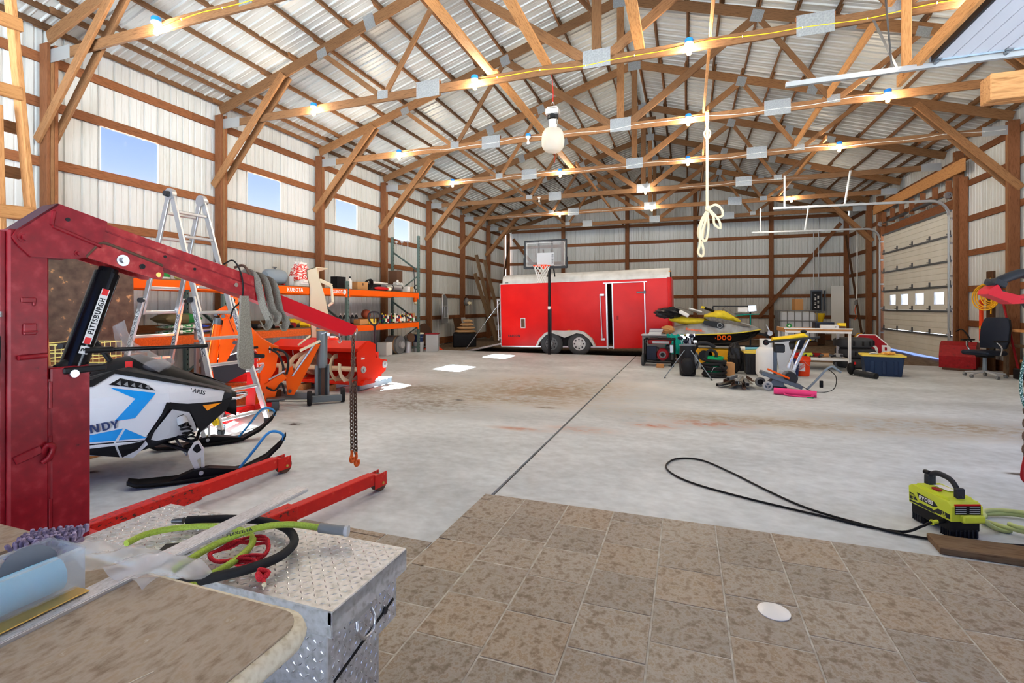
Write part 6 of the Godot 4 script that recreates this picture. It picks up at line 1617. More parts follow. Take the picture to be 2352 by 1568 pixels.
	# old scratches and a rusty streak on the table top
	for q in [[V(0.3, 0, -0.3), V(0.26, 0, -0.2), V(0.2, 0, -0.12), V(0.22, 0, 0.0)], [V(-0.1, 0, -0.3), V(-0.06, 0, -0.22), V(-0.1, 0, -0.1), V(-0.08, 0, 0.05)], [V(0.05, 0, -0.05), V(0.1, 0, 0.02), V(0.22, 0, 0.06)], [V(-0.28, 0, -0.05), V(-0.3, 0, 0.05), V(-0.22, 0, 0.12)]]:
		part(t, "scratch", MB.new().tube(smooth(q, 6), 0.0016, 4, false, 0.2), "table_edge", T(0, 0.7452, 0))
	part(t, "rust_streak", MB.new().tube(smooth([V(-0.32, 0, -0.2), V(-0.2, 0, -0.25), V(-0.02, 0, -0.33)], 5), 0.006, 5, false, 0.06), "rust_streak", T(0, 0.7452, 0))
	# table crumbs
	var cr := thing("torn_scrap", "tiny white paper scrap on the folding table", "scrap", V(-0.98, 0.7465, -0.44))
	part(cr, "scrap", MB.new().prism([Vector2(-0.006, 0), Vector2(0.006, 0.001), Vector2(0.002, 0.011)], -0.003, 0.003), "white")
	# diamond-plate toolbox
	var b := thing("truck_toolbox", "diamond-plate aluminium truck toolbox on the floor beside the table", "toolbox", V(-1.5, 0, -1.3))
	part(b, "lower_body", MB.new().box(V(0, 0.135, 0.02), V(1.02, 0.27, 0.30), 0.004), "diamond")
	part(b, "upper_body", MB.new().box(V(0, 0.36, 0.0), V(1.1, 0.19, 0.35), 0.004), "diamond")
	var lid := part(b, "lid", MB.new().box(V(0, 0.48, 0), V(1.16, 0.04, 0.385), 0.003), "diamond")
	part(lid, "tread_pattern", treads(MB.new(), 46, 15, 1.13, 0.36, T(0, 0.5, 0)), "tread").set_meta("kind", "stuff")
	part(lid, "lid_lip", MB.new().box(V(0.572, 0.462, 0), V(0.016, 0.075, 0.385), 0.003).box(V(0, 0.462, 0.185), V(1.16, 0.075, 0.014), 0.003), "diamond")
	var endx := Transform3D(Basis(V(0, 1, 0), V(1, 0, 0), V(0, 0, -1)), V(0.55, 0.355, 0))
	part(b, "end_tread", treads(treads(MB.new(), 6, 13, 0.16, 0.33, endx), 9, 11, 0.25, 0.28, Transform3D(Basis(V(0, 1, 0), V(1, 0, 0), V(0, 0, -1)), V(0.51, 0.135, 0.02))), "tread").set_meta("kind", "stuff")
	var frx := Transform3D(Basis(V(1, 0, 0), V(0, 0, 1), V(0, -1, 0)), V(0, 0.355, 0.175))
	part(b, "front_tread", treads(MB.new(), 44, 6, 1.08, 0.16, frx), "tread").set_meta("kind", "stuff")
	part(b, "seam_gap", MB.new().bar(V(0.552, 0.27, 0.15), V(0.552, 0.34, -0.15), 0.004, 0.008), "black")
	var hd := part(b, "end_handle", MB.new().box(V(0.556, 0.405, 0.03), V(0.008, 0.03, 0.09), 0.003), "galv")
	part(hd, "grip", MB.new().tube(smooth([V(0.565, 0.395, 0.065), V(0.575, 0.365, 0.07), V(0.578, 0.335, 0.045), V(0.578, 0.335, 0.0), V(0.575, 0.365, -0.012), V(0.565, 0.395, -0.008)], 4), 0.005, 8), "steel")
	part(b, "lock", MB.new().cyl(V(0.55, 0.33, -0.1), V(0.557, 0.33, -0.1), 0.012, -1, 14), "charcoal")
	# hoses on the lid
	var hy := 0.515
	var g := thing("air_hose", "lime green air hose with grey sleeve lying on the toolbox", "hose", V(0, hy, 0))
	part(g, "hose", MB.new().tube(smooth([V(-1.48, 0.02, -1.07), V(-1.478, 0.03, -1.13), V(-1.468, 0.04, -1.21), V(-1.418, 0.055, -1.303), V(-1.342, 0.05, -1.382), V(-1.23, 0.035, -1.43)], 6), 0.011, 10), "hose_green")
	part(g, "hose", MB.new().tube(smooth([V(-1.813, 0.014, -1.145), V(-1.818, 0.014, -1.221), V(-1.748, 0.014, -1.298), V(-1.63, 0.016, -1.344), V(-1.506, 0.02, -1.34), V(-1.42, 0.022, -1.305), V(-1.372, 0.022, -1.245), V(-1.349, 0.02, -1.157), V(-1.349, 0.02, -1.083), V(-1.36, 0.014, -1.03)], 6), 0.011, 10), "hose_green")
	part(g, "sleeve", MB.new().tube([V(-1.24, 0.035, -1.427), V(-1.2, 0.03, -1.44), V(-1.145, 0.026, -1.455)], 0.0165, 12), "grey")
	part(g, "coupling", MB.new().cyl(V(-1.15, 0.026, -1.453), V(-1.138, 0.026, -1.457), 0.019, -1, 12), "grey_light")
	lettering(g, "hose_print", "FLEXZILLA", 0.016, "charcoal", Transform3D(Basis.from_euler(V(deg_to_rad(-60), deg_to_rad(58), 0)), V(-1.43, 0.061, -1.26)), 0.0006)
	var k := thing("rubber_hose", "thick black rubber hose looped on the toolbox lid", "hose", V(0, hy, 0))
	part(k, "hose", MB.new().tube(smooth([V(-1.47, 0.018, -0.98), V(-1.384, 0.018, -1.03), V(-1.32, 0.02, -1.09), V(-1.26, 0.022, -1.16), V(-1.235, 0.022, -1.25), V(-1.27, 0.022, -1.34), V(-1.38, 0.02, -1.41), V(-1.52, 0.018, -1.43), V(-1.656, 0.016, -1.405), V(-1.79, 0.015, -1.346)], 6), 0.0145, 12), "rubber")
	part(k, "fitting", MB.new().cyl(V(-1.47, 0.018, -0.98), V(-1.5, 0.018, -0.97), 0.017, -1, 12).cyl(V(-1.8, 0.015, -1.34), V(-1.84, 0.013, -1.325), 0.012, 0.008, 10), "dark_steel")
	var rd := thing("braided_rope", "red braided cord tangled on the toolbox lid", "cord", V(0, hy, 0))
	var coil := []
	for i in 48:
		var a := i * 0.42
		coil.append(V(-1.39 + cos(a) * (0.085 + 0.016 * sin(i * 1.3)), 0.008 + 0.0004 * i + 0.004 * sin(i * 2.2), -1.235 + sin(a) * (0.075 + 0.014 * cos(i * 0.9))))
	coil += [V(-1.30, 0.02, -1.2), V(-1.24, 0.016, -1.165), V(-1.2, 0.012, -1.14), V(-1.165, 0.012, -1.112)]
	part(rd, "cord", MB.new().tube(smooth(coil, 3), 0.0055, 7), "red_cord")
	part(rd, "knot", MB.new().tube(smooth([V(-1.24, 0.014, -1.165), V(-1.22, 0.026, -1.15), V(-1.195, 0.02, -1.155), V(-1.2, 0.012, -1.13), V(-1.22, 0.02, -1.14), V(-1.19, 0.026, -1.12)], 4), 0.0085, 7), "red_cord")
	part(rd, "cut_end", MB.new().cyl(V(-1.17, 0.012, -1.115), V(-1.163, 0.012, -1.11), 0.0062, -1, 8), "cream")
	var bb := thing("black_bracket", "black steel bracket under the hoses on the toolbox", "bracket", V(-1.66, 0.502, -1.215), 30)
	part(bb, "plate", MB.new().box(V(0, 0.004, 0), V(0.11, 0.008, 0.07), 0.002), "black")
	part(bb, "bolt", MB.new().cyl(V(0.02, 0.008, 0), V(0.02, 0.014, 0), 0.01, -1, 8), "steel")

	# white disc added on the tiles to stand for a spot of sunlight
	var wd := thing("sun_spot_disc", "round white disc standing for a sun spot on the tiles", "disc", V(0.36, 0.007, -2.41))
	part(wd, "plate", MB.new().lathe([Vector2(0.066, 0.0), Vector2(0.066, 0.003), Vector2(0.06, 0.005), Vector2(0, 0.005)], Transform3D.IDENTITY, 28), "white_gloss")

func pressure_washer() -> void:
	var t := thing("pressure_washer", "lime and black electric pressure washer on the concrete", "pressure washer", V(1.47, 0, -3.68), 20.0)
	var L := 0.30; var W := 0.18
	part(t, "base", MB.new().box(V(0, 0.075, 0), V(W - 0.01, 0.075, L - 0.01), 0.01), "black")
	for s in [-1, 1]:
		var f := part(t, "foot", MB.new().box(V(0, 0.03, s * (L / 2 - 0.05)), V(W - 0.02, 0.06, 0.085), 0.008), "black")
		for i in 6:
			part(f, "rib", MB.new().box(V(-W / 2 + 0.008, 0.03, s * (L / 2 - 0.05) - 0.03 + 0.012 * i), V(0.006, 0.05, 0.005)), "charcoal")
			if s > 0: part(f, "rib", MB.new().box(V(-0.06 + 0.024 * i, 0.03, L / 2 - 0.005), V(0.006, 0.05, 0.006)), "charcoal")
	var prof := [Vector2(-L / 2, 0.105), Vector2(L / 2, 0.105), Vector2(L / 2 + 0.004, 0.205), Vector2(L / 2 - 0.02, 0.222), Vector2(0.02, 0.215), Vector2(-L / 2 + 0.03, 0.21), Vector2(-L / 2, 0.19)]
	part(t, "shell", side_prism(MB.new(), prof, -W / 2, W / 2), "lime")
	part(t, "shell_shoulder", side_prism(MB.new(), [Vector2(-L / 2 + 0.02, 0.2), Vector2(L / 2 - 0.02, 0.212), Vector2(L / 2 - 0.04, 0.236), Vector2(-L / 2 + 0.05, 0.226)], -W / 2 + 0.02, W / 2 - 0.02), "lime")
	part(t, "handle", MB.new().tube(smooth([F(0.11, 0.225), F(0.10, 0.28), F(0.05, 0.318), F(-0.04, 0.312), F(-0.085, 0.27), F(-0.105, 0.225)], 4), 0.017, 8, false, 0.7, V(1, 0, 0)).box(F(-0.1, 0.25), V(0.05, 0.06, 0.03), 0.006).box(F(0.1, 0.26), V(0.05, 0.07, 0.04), 0.006), "charcoal")
	part(t, "gun_rest", MB.new().box(F(0.12, 0.3), V(0.03, 0.025, 0.05), 0.008), "black")
	part(t, "switch", MB.new().box(F(0.0, 0.238, -0.045), V(0.03, 0.012, 0.05), 0.004), "red_dark")
	part(t, "label_sheet", MB.new().box(F(0.02, 0.2385, 0.02), V(0.05, 0.001, 0.1)), "white")
	# decals on the left flank
	var fx := -W / 2 - 0.001
	var deco := func(pts: Array, m: String, up: float):
		part(t, "decal", side_prism(MB.new(), pts, fx - up, fx), m)
	deco.call([Vector2(0.145, 0.17), Vector2(0.11, 0.165), Vector2(0.085, 0.135), Vector2(0.145, 0.128)], "charcoal", 0.001)
	deco.call([Vector2(0.09, 0.185), Vector2(-0.035, 0.175), Vector2(-0.06, 0.155), Vector2(-0.03, 0.142), Vector2(0.07, 0.148)], "charcoal", 0.001)
	deco.call([Vector2(-0.06, 0.145), Vector2(-0.14, 0.142), Vector2(-0.14, 0.115), Vector2(-0.02, 0.115)], "charcoal", 0.001)
	deco.call([Vector2(0.145, 0.122), Vector2(0.08, 0.122), Vector2(0.07, 0.13), Vector2(-0.02, 0.128), Vector2(-0.04, 0.108), Vector2(0.145, 0.112)], "charcoal", 0.001)
	var face := Basis(V(0, 0, 1), V(0, 1, 0), V(-1, 0, 0))
	for q in [["RYOBI", -0.024, 0.163, 0.034, "white"], ["1800", -0.122, 0.155, 0.019, "lime"], ["PSI", -0.118, 0.14, 0.013, "lime"], ["1.2", 0.098, 0.134, 0.018, "lime"], ["GPM", 0.098, 0.12, 0.014, "lime"]]:
		lettering(t, "brand_letters", q[0], q[3], q[4], Transform3D(face, V(fx - 0.0015, q[2], q[1])), 0.001)
	part(t, "warning_panel", MB.new().box(V(0, 0.172, L / 2 + 0.003), V(0.15, 0.05, 0.001)), "black")
	part(t, "warning_bar", MB.new().box(V(0, 0.201, L / 2 + 0.001), V(0.15, 0.01, 0.004)), "red")
	for i in 4:
		for s in [-1, 1]:
			part(t, "warning_line", MB.new().box(V(0.04 * s, 0.188 - i * 0.011, L / 2 + 0.004), V(0.06, 0.003, 0.001)), "grey_light")
	part(t, "front_step", MB.new().box(V(0.02, 0.125, L / 2 + 0.012), V(0.13, 0.045, 0.03), 0.008), "lime")
	part(t, "outlet", MB.new().cyl(V(-W / 2, 0.09, 0.1), V(-W / 2 - 0.045, 0.088, 0.105), 0.013, -1, 12), "black")
	part(t, "outlet_collar", MB.new().cyl(V(-W / 2 - 0.045, 0.088, 0.105), V(-W / 2 - 0.075, 0.086, 0.108), 0.011, -1, 12).cyl(V(-W / 2 - 0.075, 0.086, 0.108), V(-W / 2 - 0.082, 0.086, 0.109), 0.015, -1, 12), "lime")
	part(t, "inlet", MB.new().cyl(V(W / 2, 0.12, 0.07), V(W / 2 + 0.06, 0.115, 0.06), 0.018, -1, 12), "black")
	var h := thing("pressure_hose", "thin black pressure hose looping over the concrete floor", "hose", V(0, 0, 0))
	part(h, "hose", MB.new().tube(smooth([V(1.344, 0.086, -3.518), V(1.29, 0.06, -3.50), V(1.2, 0.016, -3.5), V(1.02, 0.01, -3.53), V(0.834, 0.01, -3.6), V(0.407, 0.01, -3.763), V(0.071, 0.01, -3.937), V(-0.105, 0.01, -4.12), V(-0.162, 0.01, -4.329), V(-0.079, 0.01, -4.547), V(0.118, 0.01, -4.578), V(0.339, 0.01, -4.311), V(0.546, 0.01, -3.985), V(0.744, 0.01, -3.726), V(0.969, 0.012, -3.57), V(1.219, 0.01, -3.47), V(1.459, 0.01, -3.47), V(1.8, 0.01, -3.54), V(2.4, 0.01, -3.6)], 7), 0.0075, 8), "black")
	var gh := thing("garden_hose", "pale green garden hose coiled beside the pressure washer", "hose", V(0, 0, 0))
	var p := [V(1.62, 0.112, -3.66), V(1.68, 0.06, -3.68), V(1.74, 0.02, -3.72)]
	for i in 36:
		var a := i * 0.36 + 2.4
		p.append(V(1.95 + cos(a) * (0.2 + 0.012 * (i % 5)), 0.014 + 0.0012 * i, -3.84 + sin(a) * 0.17))
	part(gh, "hose", MB.new().tube(smooth(p, 3), 0.013, 8), "hose_pale")

func right_post() -> void:
	var t := thing("timber_gantry", "raw timber post with double top beam at the right edge", "post", V(1.755, 0, -3.36))
	timber(t, "post", V(0, 0.04, 0), V(0, 2.44, 0), 0.09, 0.1, "wood_pale", V(1, 0, 0))
	timber(t, "top_beam", V(-0.235, 2.51, 0.03), V(1.6, 2.51, 0.03), 0.05, 0.14, "wood_new")
	timber(t, "top_beam", V(-0.235, 2.51, -0.025), V(1.6, 2.51, -0.025), 0.05, 0.14, "wood_new_b")
	timber(t, "foot_plank", V(-0.455, 0.02, -0.02), V(0.8, 0.02, 0.04), 0.19, 0.04, "wood_old")
	timber(t, "far_post", V(1.5, 0.0, 0), V(1.5, 2.44, 0), 0.09, 0.1, "wood_pale", V(1, 0, 0))
	# rusty chain over the post
	var c := thing("hanging_chain", "rusty purple-brown chain hooked on the right-hand post", "chain", V(1.665, 0, -3.30))
	chain(c, "link", V(0.02, 1.5, 0.0), V(0.0, 0.55, 0.0), 28, 0.007, "rust")
	chain(c, "link", V(0.04, 1.5, 0.015), V(0.035, 0.5, 0.012), 29, 0.007, "rust")
	part(c, "hook", MB.new().tube(smooth([V(0.0, 0.56, 0), V(-0.01, 0.5, 0), V(-0.012, 0.45, 0), V(0.015, 0.43, 0), V(0.035, 0.46, 0), V(0.03, 0.5, 0)], 4), 0.013, 8), "red_dark")
	# reciprocating saw hung from the beam
	var s := thing("reciprocating_saw", "red and black reciprocating saw hung beside the post", "saw", V(1.56, 1.36, -3.2), 18.0)
	part(s, "handle", MB.new().tube(smooth([V(-0.11, 0.09, 0), V(-0.06, 0.115, 0), V(0.0, 0.14, 0), V(0.05, 0.15, 0), V(0.1, 0.13, 0)], 4), 0.024, 10), "charcoal")
	part(s, "shell", MB.new().prism([Vector2(-0.14, 0.07), Vector2(-0.10, 0.095), Vector2(-0.08, 0.06), Vector2(0.02, 0.035), Vector2(0.1, 0.05), Vector2(0.12, 0.1), Vector2(0.1, 0.14), Vector2(0.05, 0.165), Vector2(0.12, 0.16), Vector2(0.18, 0.1), Vector2(0.2, 0.02), Vector2(0.06, 0.0), Vector2(-0.03, -0.005), Vector2(-0.06, 0.01), Vector2(-0.15, 0.045)], -0.03, 0.03), "red_tool")
	part(s, "battery_rail", MB.new().box(V(-0.12, 0.055, 0), V(0.06, 0.03, 0.07), 0.004, T(0, 0, 0, 0, 0, -25)), "charcoal")
	part(s, "motor", MB.new().cyl(V(0.14, 0.05, 0), V(0.3, -0.04, 0), 0.045, 0.05, 16), "charcoal")
	part(s, "nose", MB.new().cyl(V(0.1, 0.02, 0), V(0.34, -0.1, 0), 0.055, 0.05, 14), "rubber")
	for i in 3: part(s, "vent", MB.new().box(V(0.02 + 0.022 * i, 0.02, 0.031), V(0.014, 0.004, 0.003)), "black")
	part(s, "hang_cord", MB.new().tube(smooth([V(0.1, 0.14, 0), V(0.13, 0.45, 0.0), V(0.16, 0.8, -0.03), V(0.17, 1.22, -0.05)], 4), 0.005, 6), "black")
	var g := thing("extension_lead", "dark green and white extension lead drooping beside the saw", "cord", V(0, 0, 0))
	part(g, "lead", MB.new().tube(smooth([V(1.7, 2.42, -3.25), V(1.68, 2.0, -3.22), V(1.65, 1.6, -3.15), V(1.6, 1.3, -3.1), V(1.545, 1.02, -3.1), V(1.55, 0.88, -3.1), V(1.6, 0.79, -3.12), V(1.68, 0.77, -3.2)], 6), 0.0065, 7), "green_cord")
	part(g, "lead", MB.new().tube(smooth([V(1.72, 2.42, -3.25), V(1.69, 2.0, -3.24), V(1.68, 1.7, -3.2), V(1.685, 1.5, -3.2)], 5), 0.0065, 7), "green_cord")
	part(g, "plug", MB.new().cyl(V(1.685, 1.5, -3.2), V(1.69, 1.4, -3.2), 0.02, 0.017, 12), "teal_dark")
	part(g, "lead", MB.new().tube(smooth([V(1.69, 1.3, -3.22), V(1.66, 1.1, -3.2), V(1.645, 0.9, -3.18), V(1.64, 0.7, -3.2), V(1.66, 0.62, -3.24)], 5), 0.006, 7), "black")
# ---------------------------------------------------------------- trailer and basketball hoop
func trailer() -> void:
	var t := thing("cargo_trailer", "red enclosed cargo trailer with silver roof on the dirt floor", "trailer", V(-2.83, -0.03, -13.95))
	t.rotation_degrees = V(0, 0, 1.25)
	var L := 2.47; var y0 := 0.23; var y1 := 2.13; var D := 2.0
	# near side wall in panels round the side door
	for q in [[-L, 0.73, y0, y1], [0.73, 1.78, 2.0, y1], [1.78, L - 0.1, y0, y1]]:
		part(t, "side_panel", MB.new().box(V((q[0] + q[1]) / 2, (q[2] + q[3]) / 2, -0.02), V(q[1] - q[0], q[3] - q[2], 0.04), 0.004), "trailer_red")
	part(t, "far_wall", MB.new().box(V(0, (y0 + y1) / 2, -D), V(2 * L, y1 - y0, 0.04)), "trailer_red")
	part(t, "floor_deck", MB.new().box(V(0, y0 + 0.03, -D / 2), V(2 * L - 0.1, 0.06, D - 0.05)), "wood_dark")
	part(t, "inner_lining", MB.new().box(V(0.9, 1.2, -1.2), V(2.6, 1.9, 0.02)), "wood_dark")
	# rounded nose
	var nose := []
	for i in 7:
		var a := PI / 2 * i / 6
		nose.append(Vector2(L - 0.12 + 0.14 * sin(a), -0.14 + 0.14 * cos(a)))
	var nb := MB.new()
	for i in 6:
		var p: Vector2 = nose[i]; var q: Vector2 = nose[i + 1]
		nb.quad(V(p.x, y0, p.y), V(q.x, y0, q.y), V(q.x, y1, q.y), V(p.x, y1, p.y))
	nb.quad(V(nose[6].x, y0, nose[6].y), V(nose[6].x, y0, -D), V(nose[6].x, y1, -D), V(nose[6].x, y1, nose[6].y))
	part(t, "nose", nb, "trailer_red")
	part(t, "nose_strip", MB.new().box(V(L - 0.1, (y0 + y1) / 2, -0.002), V(0.015, y1 - y0, 0.01)).box(V(L - 0.03, (y0 + y1) / 2, -0.035), V(0.012, y1 - y0, 0.01)), "trailer_red_b")
	# roof with rolled edge
	var rp := []
	for i in 7:
		var a := PI / 2 * i / 6
		rp.append(Vector2(-0.2 + 0.2 * cos(a), y1 + 0.26 * sin(a)))
	var prof := [Vector2(-D, y1)]
	prof = []
	for q in rp: prof.append(q)
	prof.append(Vector2(-D + 0.2, y1 + 0.26)); prof.append(Vector2(-D, y1))
	part(t, "roof", MB.new().prism(prof, -L + 0.02, L - 0.08, Transform3D(Basis(V(0, 0, 1), V(0, 1, 0), V(-1, 0, 0)), Vector3.ZERO) * Transform3D(Basis(V(1, 0, 0), V(0, 1, 0), V(0, 0, 1)), Vector3.ZERO)), "trailer_roof")
	part(t, "nose_cap", MB.new().ball(V(L - 0.1, y1, -0.2), V(0.12, 0.25, 0.2), 16, 10), "charcoal")
	part(t, "marker_lamp", MB.new().box(V(L - 0.02, y1 + 0.16, -0.02), V(0.06, 0.025, 0.02), 0.005), "amber")
	part(t, "roof_trim", MB.new().box(V(-0.05, y1 - 0.01, 0.006), V(2 * L - 0.1, 0.03, 0.012), 0.002), "trailer_roof")
	part(t, "bottom_trim", MB.new().box(V(-0.05, y0, 0.004), V(2 * L - 0.1, 0.04, 0.012), 0.002), "alu")
	part(t, "corner_trim", MB.new().box(V(-L, (y0 + y1) / 2, 0), V(0.03, y1 - y0, 0.03), 0.004), "alu")
	var rv := MB.new()
	for x in [-2.0, -1.42, -0.85, -0.3, 0.28]:
		for k in 26:
			rv.cyl(V(x, 0.33 + k * 0.068, 0.0), V(x, 0.33 + k * 0.068, 0.004), 0.007, 0.004, 6)
	var rvn := part(t, "rivet_rows", rv, "trailer_red_b")
	rvn.set_meta("kind", "stuff")
	# side door, ajar
	part(t, "door_frame", MB.new().box(V(0.74, 1.1, 0.012), V(0.05, 1.84, 0.035), 0.004).box(V(1.775, 1.1, 0.012), V(0.04, 1.84, 0.035), 0.004).box(V(1.25, 2.03, 0.02), V(1.2, 0.03, 0.05), 0.004), "alu")
	var dh := Transform3D(Basis.from_euler(V(0, deg_to_rad(9), 0)), V(1.76, 0, 0.02))
	var dr := part(t, "side_door", MB.new().box(V(-0.42, 1.1, 0.02), V(0.84, 1.8, 0.035), 0.004), "trailer_red", dh)
	part(dr, "door_edge", MB.new().box(V(-0.85, 1.1, 0.02), V(0.035, 1.82, 0.05), 0.004), "alu")
	part(dr, "hinge_strap", MB.new().box(V(-0.1, 1.74, 0.045), V(0.2, 0.05, 0.02), 0.006).box(V(0.02, 1.74, 0.045), V(0.06, 0.09, 0.03), 0.006), "dark_steel")
	part(dr, "latch", MB.new().box(V(-0.72, 1.05, 0.042), V(0.05, 0.12, 0.015), 0.004), "red_dark")
	part(t, "cam_bar", MB.new().cyl(V(0.6, 0.45, 0.06), V(0.56, 1.72, 0.06), 0.016, -1, 8).box(V(0.62, 1.7, 0.04), V(0.12, 0.06, 0.05), 0.006).box(V(0.62, 0.45, 0.04), V(0.12, 0.06, 0.05), 0.006), "alu")
	# hatch, markings
	part(t, "hatch_frame", MB.new().box(V(-1.76, 0.93, 0.004), V(0.15, 0.3, 0.012), 0.003), "trailer_roof")
	part(t, "hatch_opening", MB.new().box(V(-1.76, 0.93, 0.011), V(0.11, 0.25, 0.004)), "brown")
	part(t, "marker_lamp", MB.new().box(V(-0.36, 0.7, 0.01), V(0.09, 0.03, 0.02), 0.005), "amber")
	part(t, "roof_vent", MB.new().box(V(-2.25, y1 + 0.02, 0.01), V(0.1, 0.02, 0.01)), "charcoal")
	lettering(t, "faded_letters", "FALCON", 0.1, "charcoal", T(-2.05, 0.55, 0.004), 0.003)
	# axles
	for x in [-0.88, -0.06]:
		wheel(t, "road_wheel", V(x, 0.32, 0.0), V(0, 0, 1), 0.335, 0.2, "tyre_grey", "alu_white" if x > -0.5 else "grey")
		for k in 8:
			var a := TAU * k / 8
			part(t, "rim_hole", MB.new().cyl(V(x + cos(a) * 0.13, 0.32 + sin(a) * 0.13, 0.085), V(x + cos(a) * 0.13, 0.32 + sin(a) * 0.13, 0.092), 0.024, -1, 8), "charcoal")
	var fo := [Vector2(-1.34, 0.26), Vector2(-1.24, 0.46), Vector2(-1.05, 0.64), Vector2(-0.85, 0.71), Vector2(-0.5, 0.70), Vector2(-0.1, 0.71), Vector2(0.1, 0.66), Vector2(0.32, 0.48), Vector2(0.42, 0.26), Vector2(0.36, 0.26), Vector2(0.24, 0.46), Vector2(0.06, 0.6), Vector2(-0.12, 0.63), Vector2(-0.3, 0.56), Vector2(-0.47, 0.5), Vector2(-0.62, 0.56), Vector2(-0.85, 0.64), Vector2(-1.02, 0.58), Vector2(-1.18, 0.42), Vector2(-1.28, 0.26)]
	part(t, "fender", MB.new().prism(fo, 0.0, 0.14), "trailer_roof")
	part(t, "wheel_arch", MB.new().prism([Vector2(-1.28, 0.24), Vector2(-1.18, 0.42), Vector2(-1.02, 0.58), Vector2(-0.85, 0.64), Vector2(-0.47, 0.6), Vector2(-0.12, 0.63), Vector2(0.06, 0.6), Vector2(0.24, 0.46), Vector2(0.36, 0.24)], 0.001, 0.004), "black")
	# rear ramp let down with its cable and latch bar
	part(t, "ramp", MB.new().bar(V(-L, y0 + 0.08, -0.9), V(-L - 1.55, -0.01, -0.9), 1.9, 0.06, 0.01), "alu")
	part(t, "ramp_cable", MB.new().cyl(V(-L - 0.02, 1.55, 0.02), V(-L - 1.2, 0.1, 0.04), 0.012, -1, 6), "steel")
	part(t, "latch_bar", MB.new().cyl(V(-L - 0.07, 0.42, 0.03), V(-L - 0.09, 1.68, 0.03), 0.022, -1, 8).box(V(-L - 0.04, 1.65, 0.02), V(0.1, 0.06, 0.06), 0.008).box(V(-L - 0.04, 0.48, 0.02), V(0.1, 0.06, 0.06), 0.008), "alu")
	part(t, "tongue", MB.new().bar(V(L, 0.2, -0.6), V(L + 1.0, 0.25, -1.0), 0.1, 0.1, 0.01).bar(V(L, 0.2, -1.4), V(L + 1.0, 0.25, -1.0), 0.1, 0.1, 0.01).cyl(V(L + 0.9, -0.02, -1.0), V(L + 0.9, 0.5, -1.0), 0.04), "black")

func hoop() -> void:
	var t := thing("basketball_hoop", "basketball hoop with smoked backboard on black pole before red trailer", "basketball hoop", V(-3.66, 0, -13.45))
	part(t, "pole", MB.new().cyl(V(0, 0, 0), V(0, 1.35, 0), 0.045, -1, 14).cyl(V(0, 1.3, 0), V(0, 2.6, 0), 0.04, -1, 14), "black")
	part(t, "pole_sticker", MB.new().cyl(V(0, 1.28, 0), V(0, 1.36, 0), 0.047, -1, 14), "white")
	part(t, "height_scale", MB.new().box(V(0.05, 0.85, 0.01), V(0.03, 0.9, 0.05), 0.004), "charcoal")
	part(t, "arm", MB.new().bar(V(-0.06, 2.5, 0.0), V(-0.06, 2.62, 0.42), 0.03, 0.05, 0.004).bar(V(-0.06, 2.2, 0.0), V(-0.06, 2.92, 0.42), 0.03, 0.04, 0.004).bar(V(0.16, 2.2, 0.0), V(0.16, 2.92, 0.42), 0.03, 0.04, 0.004), "black")
	var bx := 0.02
	part(t, "backboard", MB.new().box(V(bx, 2.79, 0.48), V(1.14, 0.72, 0.012)), "board_clear")
	part(t, "board_frame", MB.new().box(V(bx, 3.16, 0.48), V(1.2, 0.035, 0.05), 0.005).box(V(bx, 2.42, 0.48), V(1.2, 0.06, 0.06), 0.005).box(V(bx - 0.585, 2.79, 0.48), V(0.035, 0.75, 0.05), 0.005).box(V(bx + 0.585, 2.79, 0.48), V(0.035, 0.75, 0.05), 0.005).box(V(bx + 0.6, 2.55, 0.48), V(0.05, 0.3, 0.07), 0.01).box(V(bx - 0.6, 2.55, 0.48), V(0.05, 0.3, 0.07), 0.01), "charcoal")
	part(t, "board_line", MB.new().box(V(bx, 3.1, 0.488), V(1.06, 0.008, 0.003)).box(V(bx - 0.53, 2.79, 0.488), V(0.008, 0.63, 0.003)).box(V(bx + 0.53, 2.79, 0.488), V(0.008, 0.63, 0.003)).box(V(bx, 2.475, 0.488), V(1.06, 0.008, 0.003)), "white")
	part(t, "shooter_square", MB.new().box(V(bx, 2.65, 0.489), V(0.48, 0.35, 0.003)), "grey_light")
	part(t, "rear_strut", MB.new().box(V(bx - 0.2, 2.8, 0.45), V(0.04, 0.72, 0.03)).box(V(bx + 0.18, 2.8, 0.45), V(0.04, 0.72, 0.03)), "black")
	lettering(t, "board_letters", "REEBOK", 0.07, "charcoal", T(bx + 0.2, 2.65, 0.492, 0, 0, -90), 0.002)
	var c := V(bx - 0.03, 2.45, 0.76)
	part(t, "rim", MB.new().tube(ring_pts(0.225, 26, c), 0.011, 8, true).box(V(c.x, 2.44, 0.51), V(0.16, 0.12, 0.02), 0.004).box(V(c.x, 2.44, 0.54), V(0.12, 0.02, 0.06), 0.004), "orange_red")
	# net: diamonds of cord, narrowing downwards
	var net := MB.new()
	var n := 12
	for d in [-1, 1]:
		for i in n:
			var p := []
			for k in 8:
				var a: float = TAU * (i + d * k * 0.5) / n
				var r := lerpf(0.222, 0.11, minf(1.0, k / 5.0)) - (0.0 if k < 6 else -0.005 * (k - 5))
				p.append(c + V(cos(a) * r, -0.065 * k, sin(a) * r))
			net.tube(p, 0.0065, 4)
	part(t, "net", net, "white")
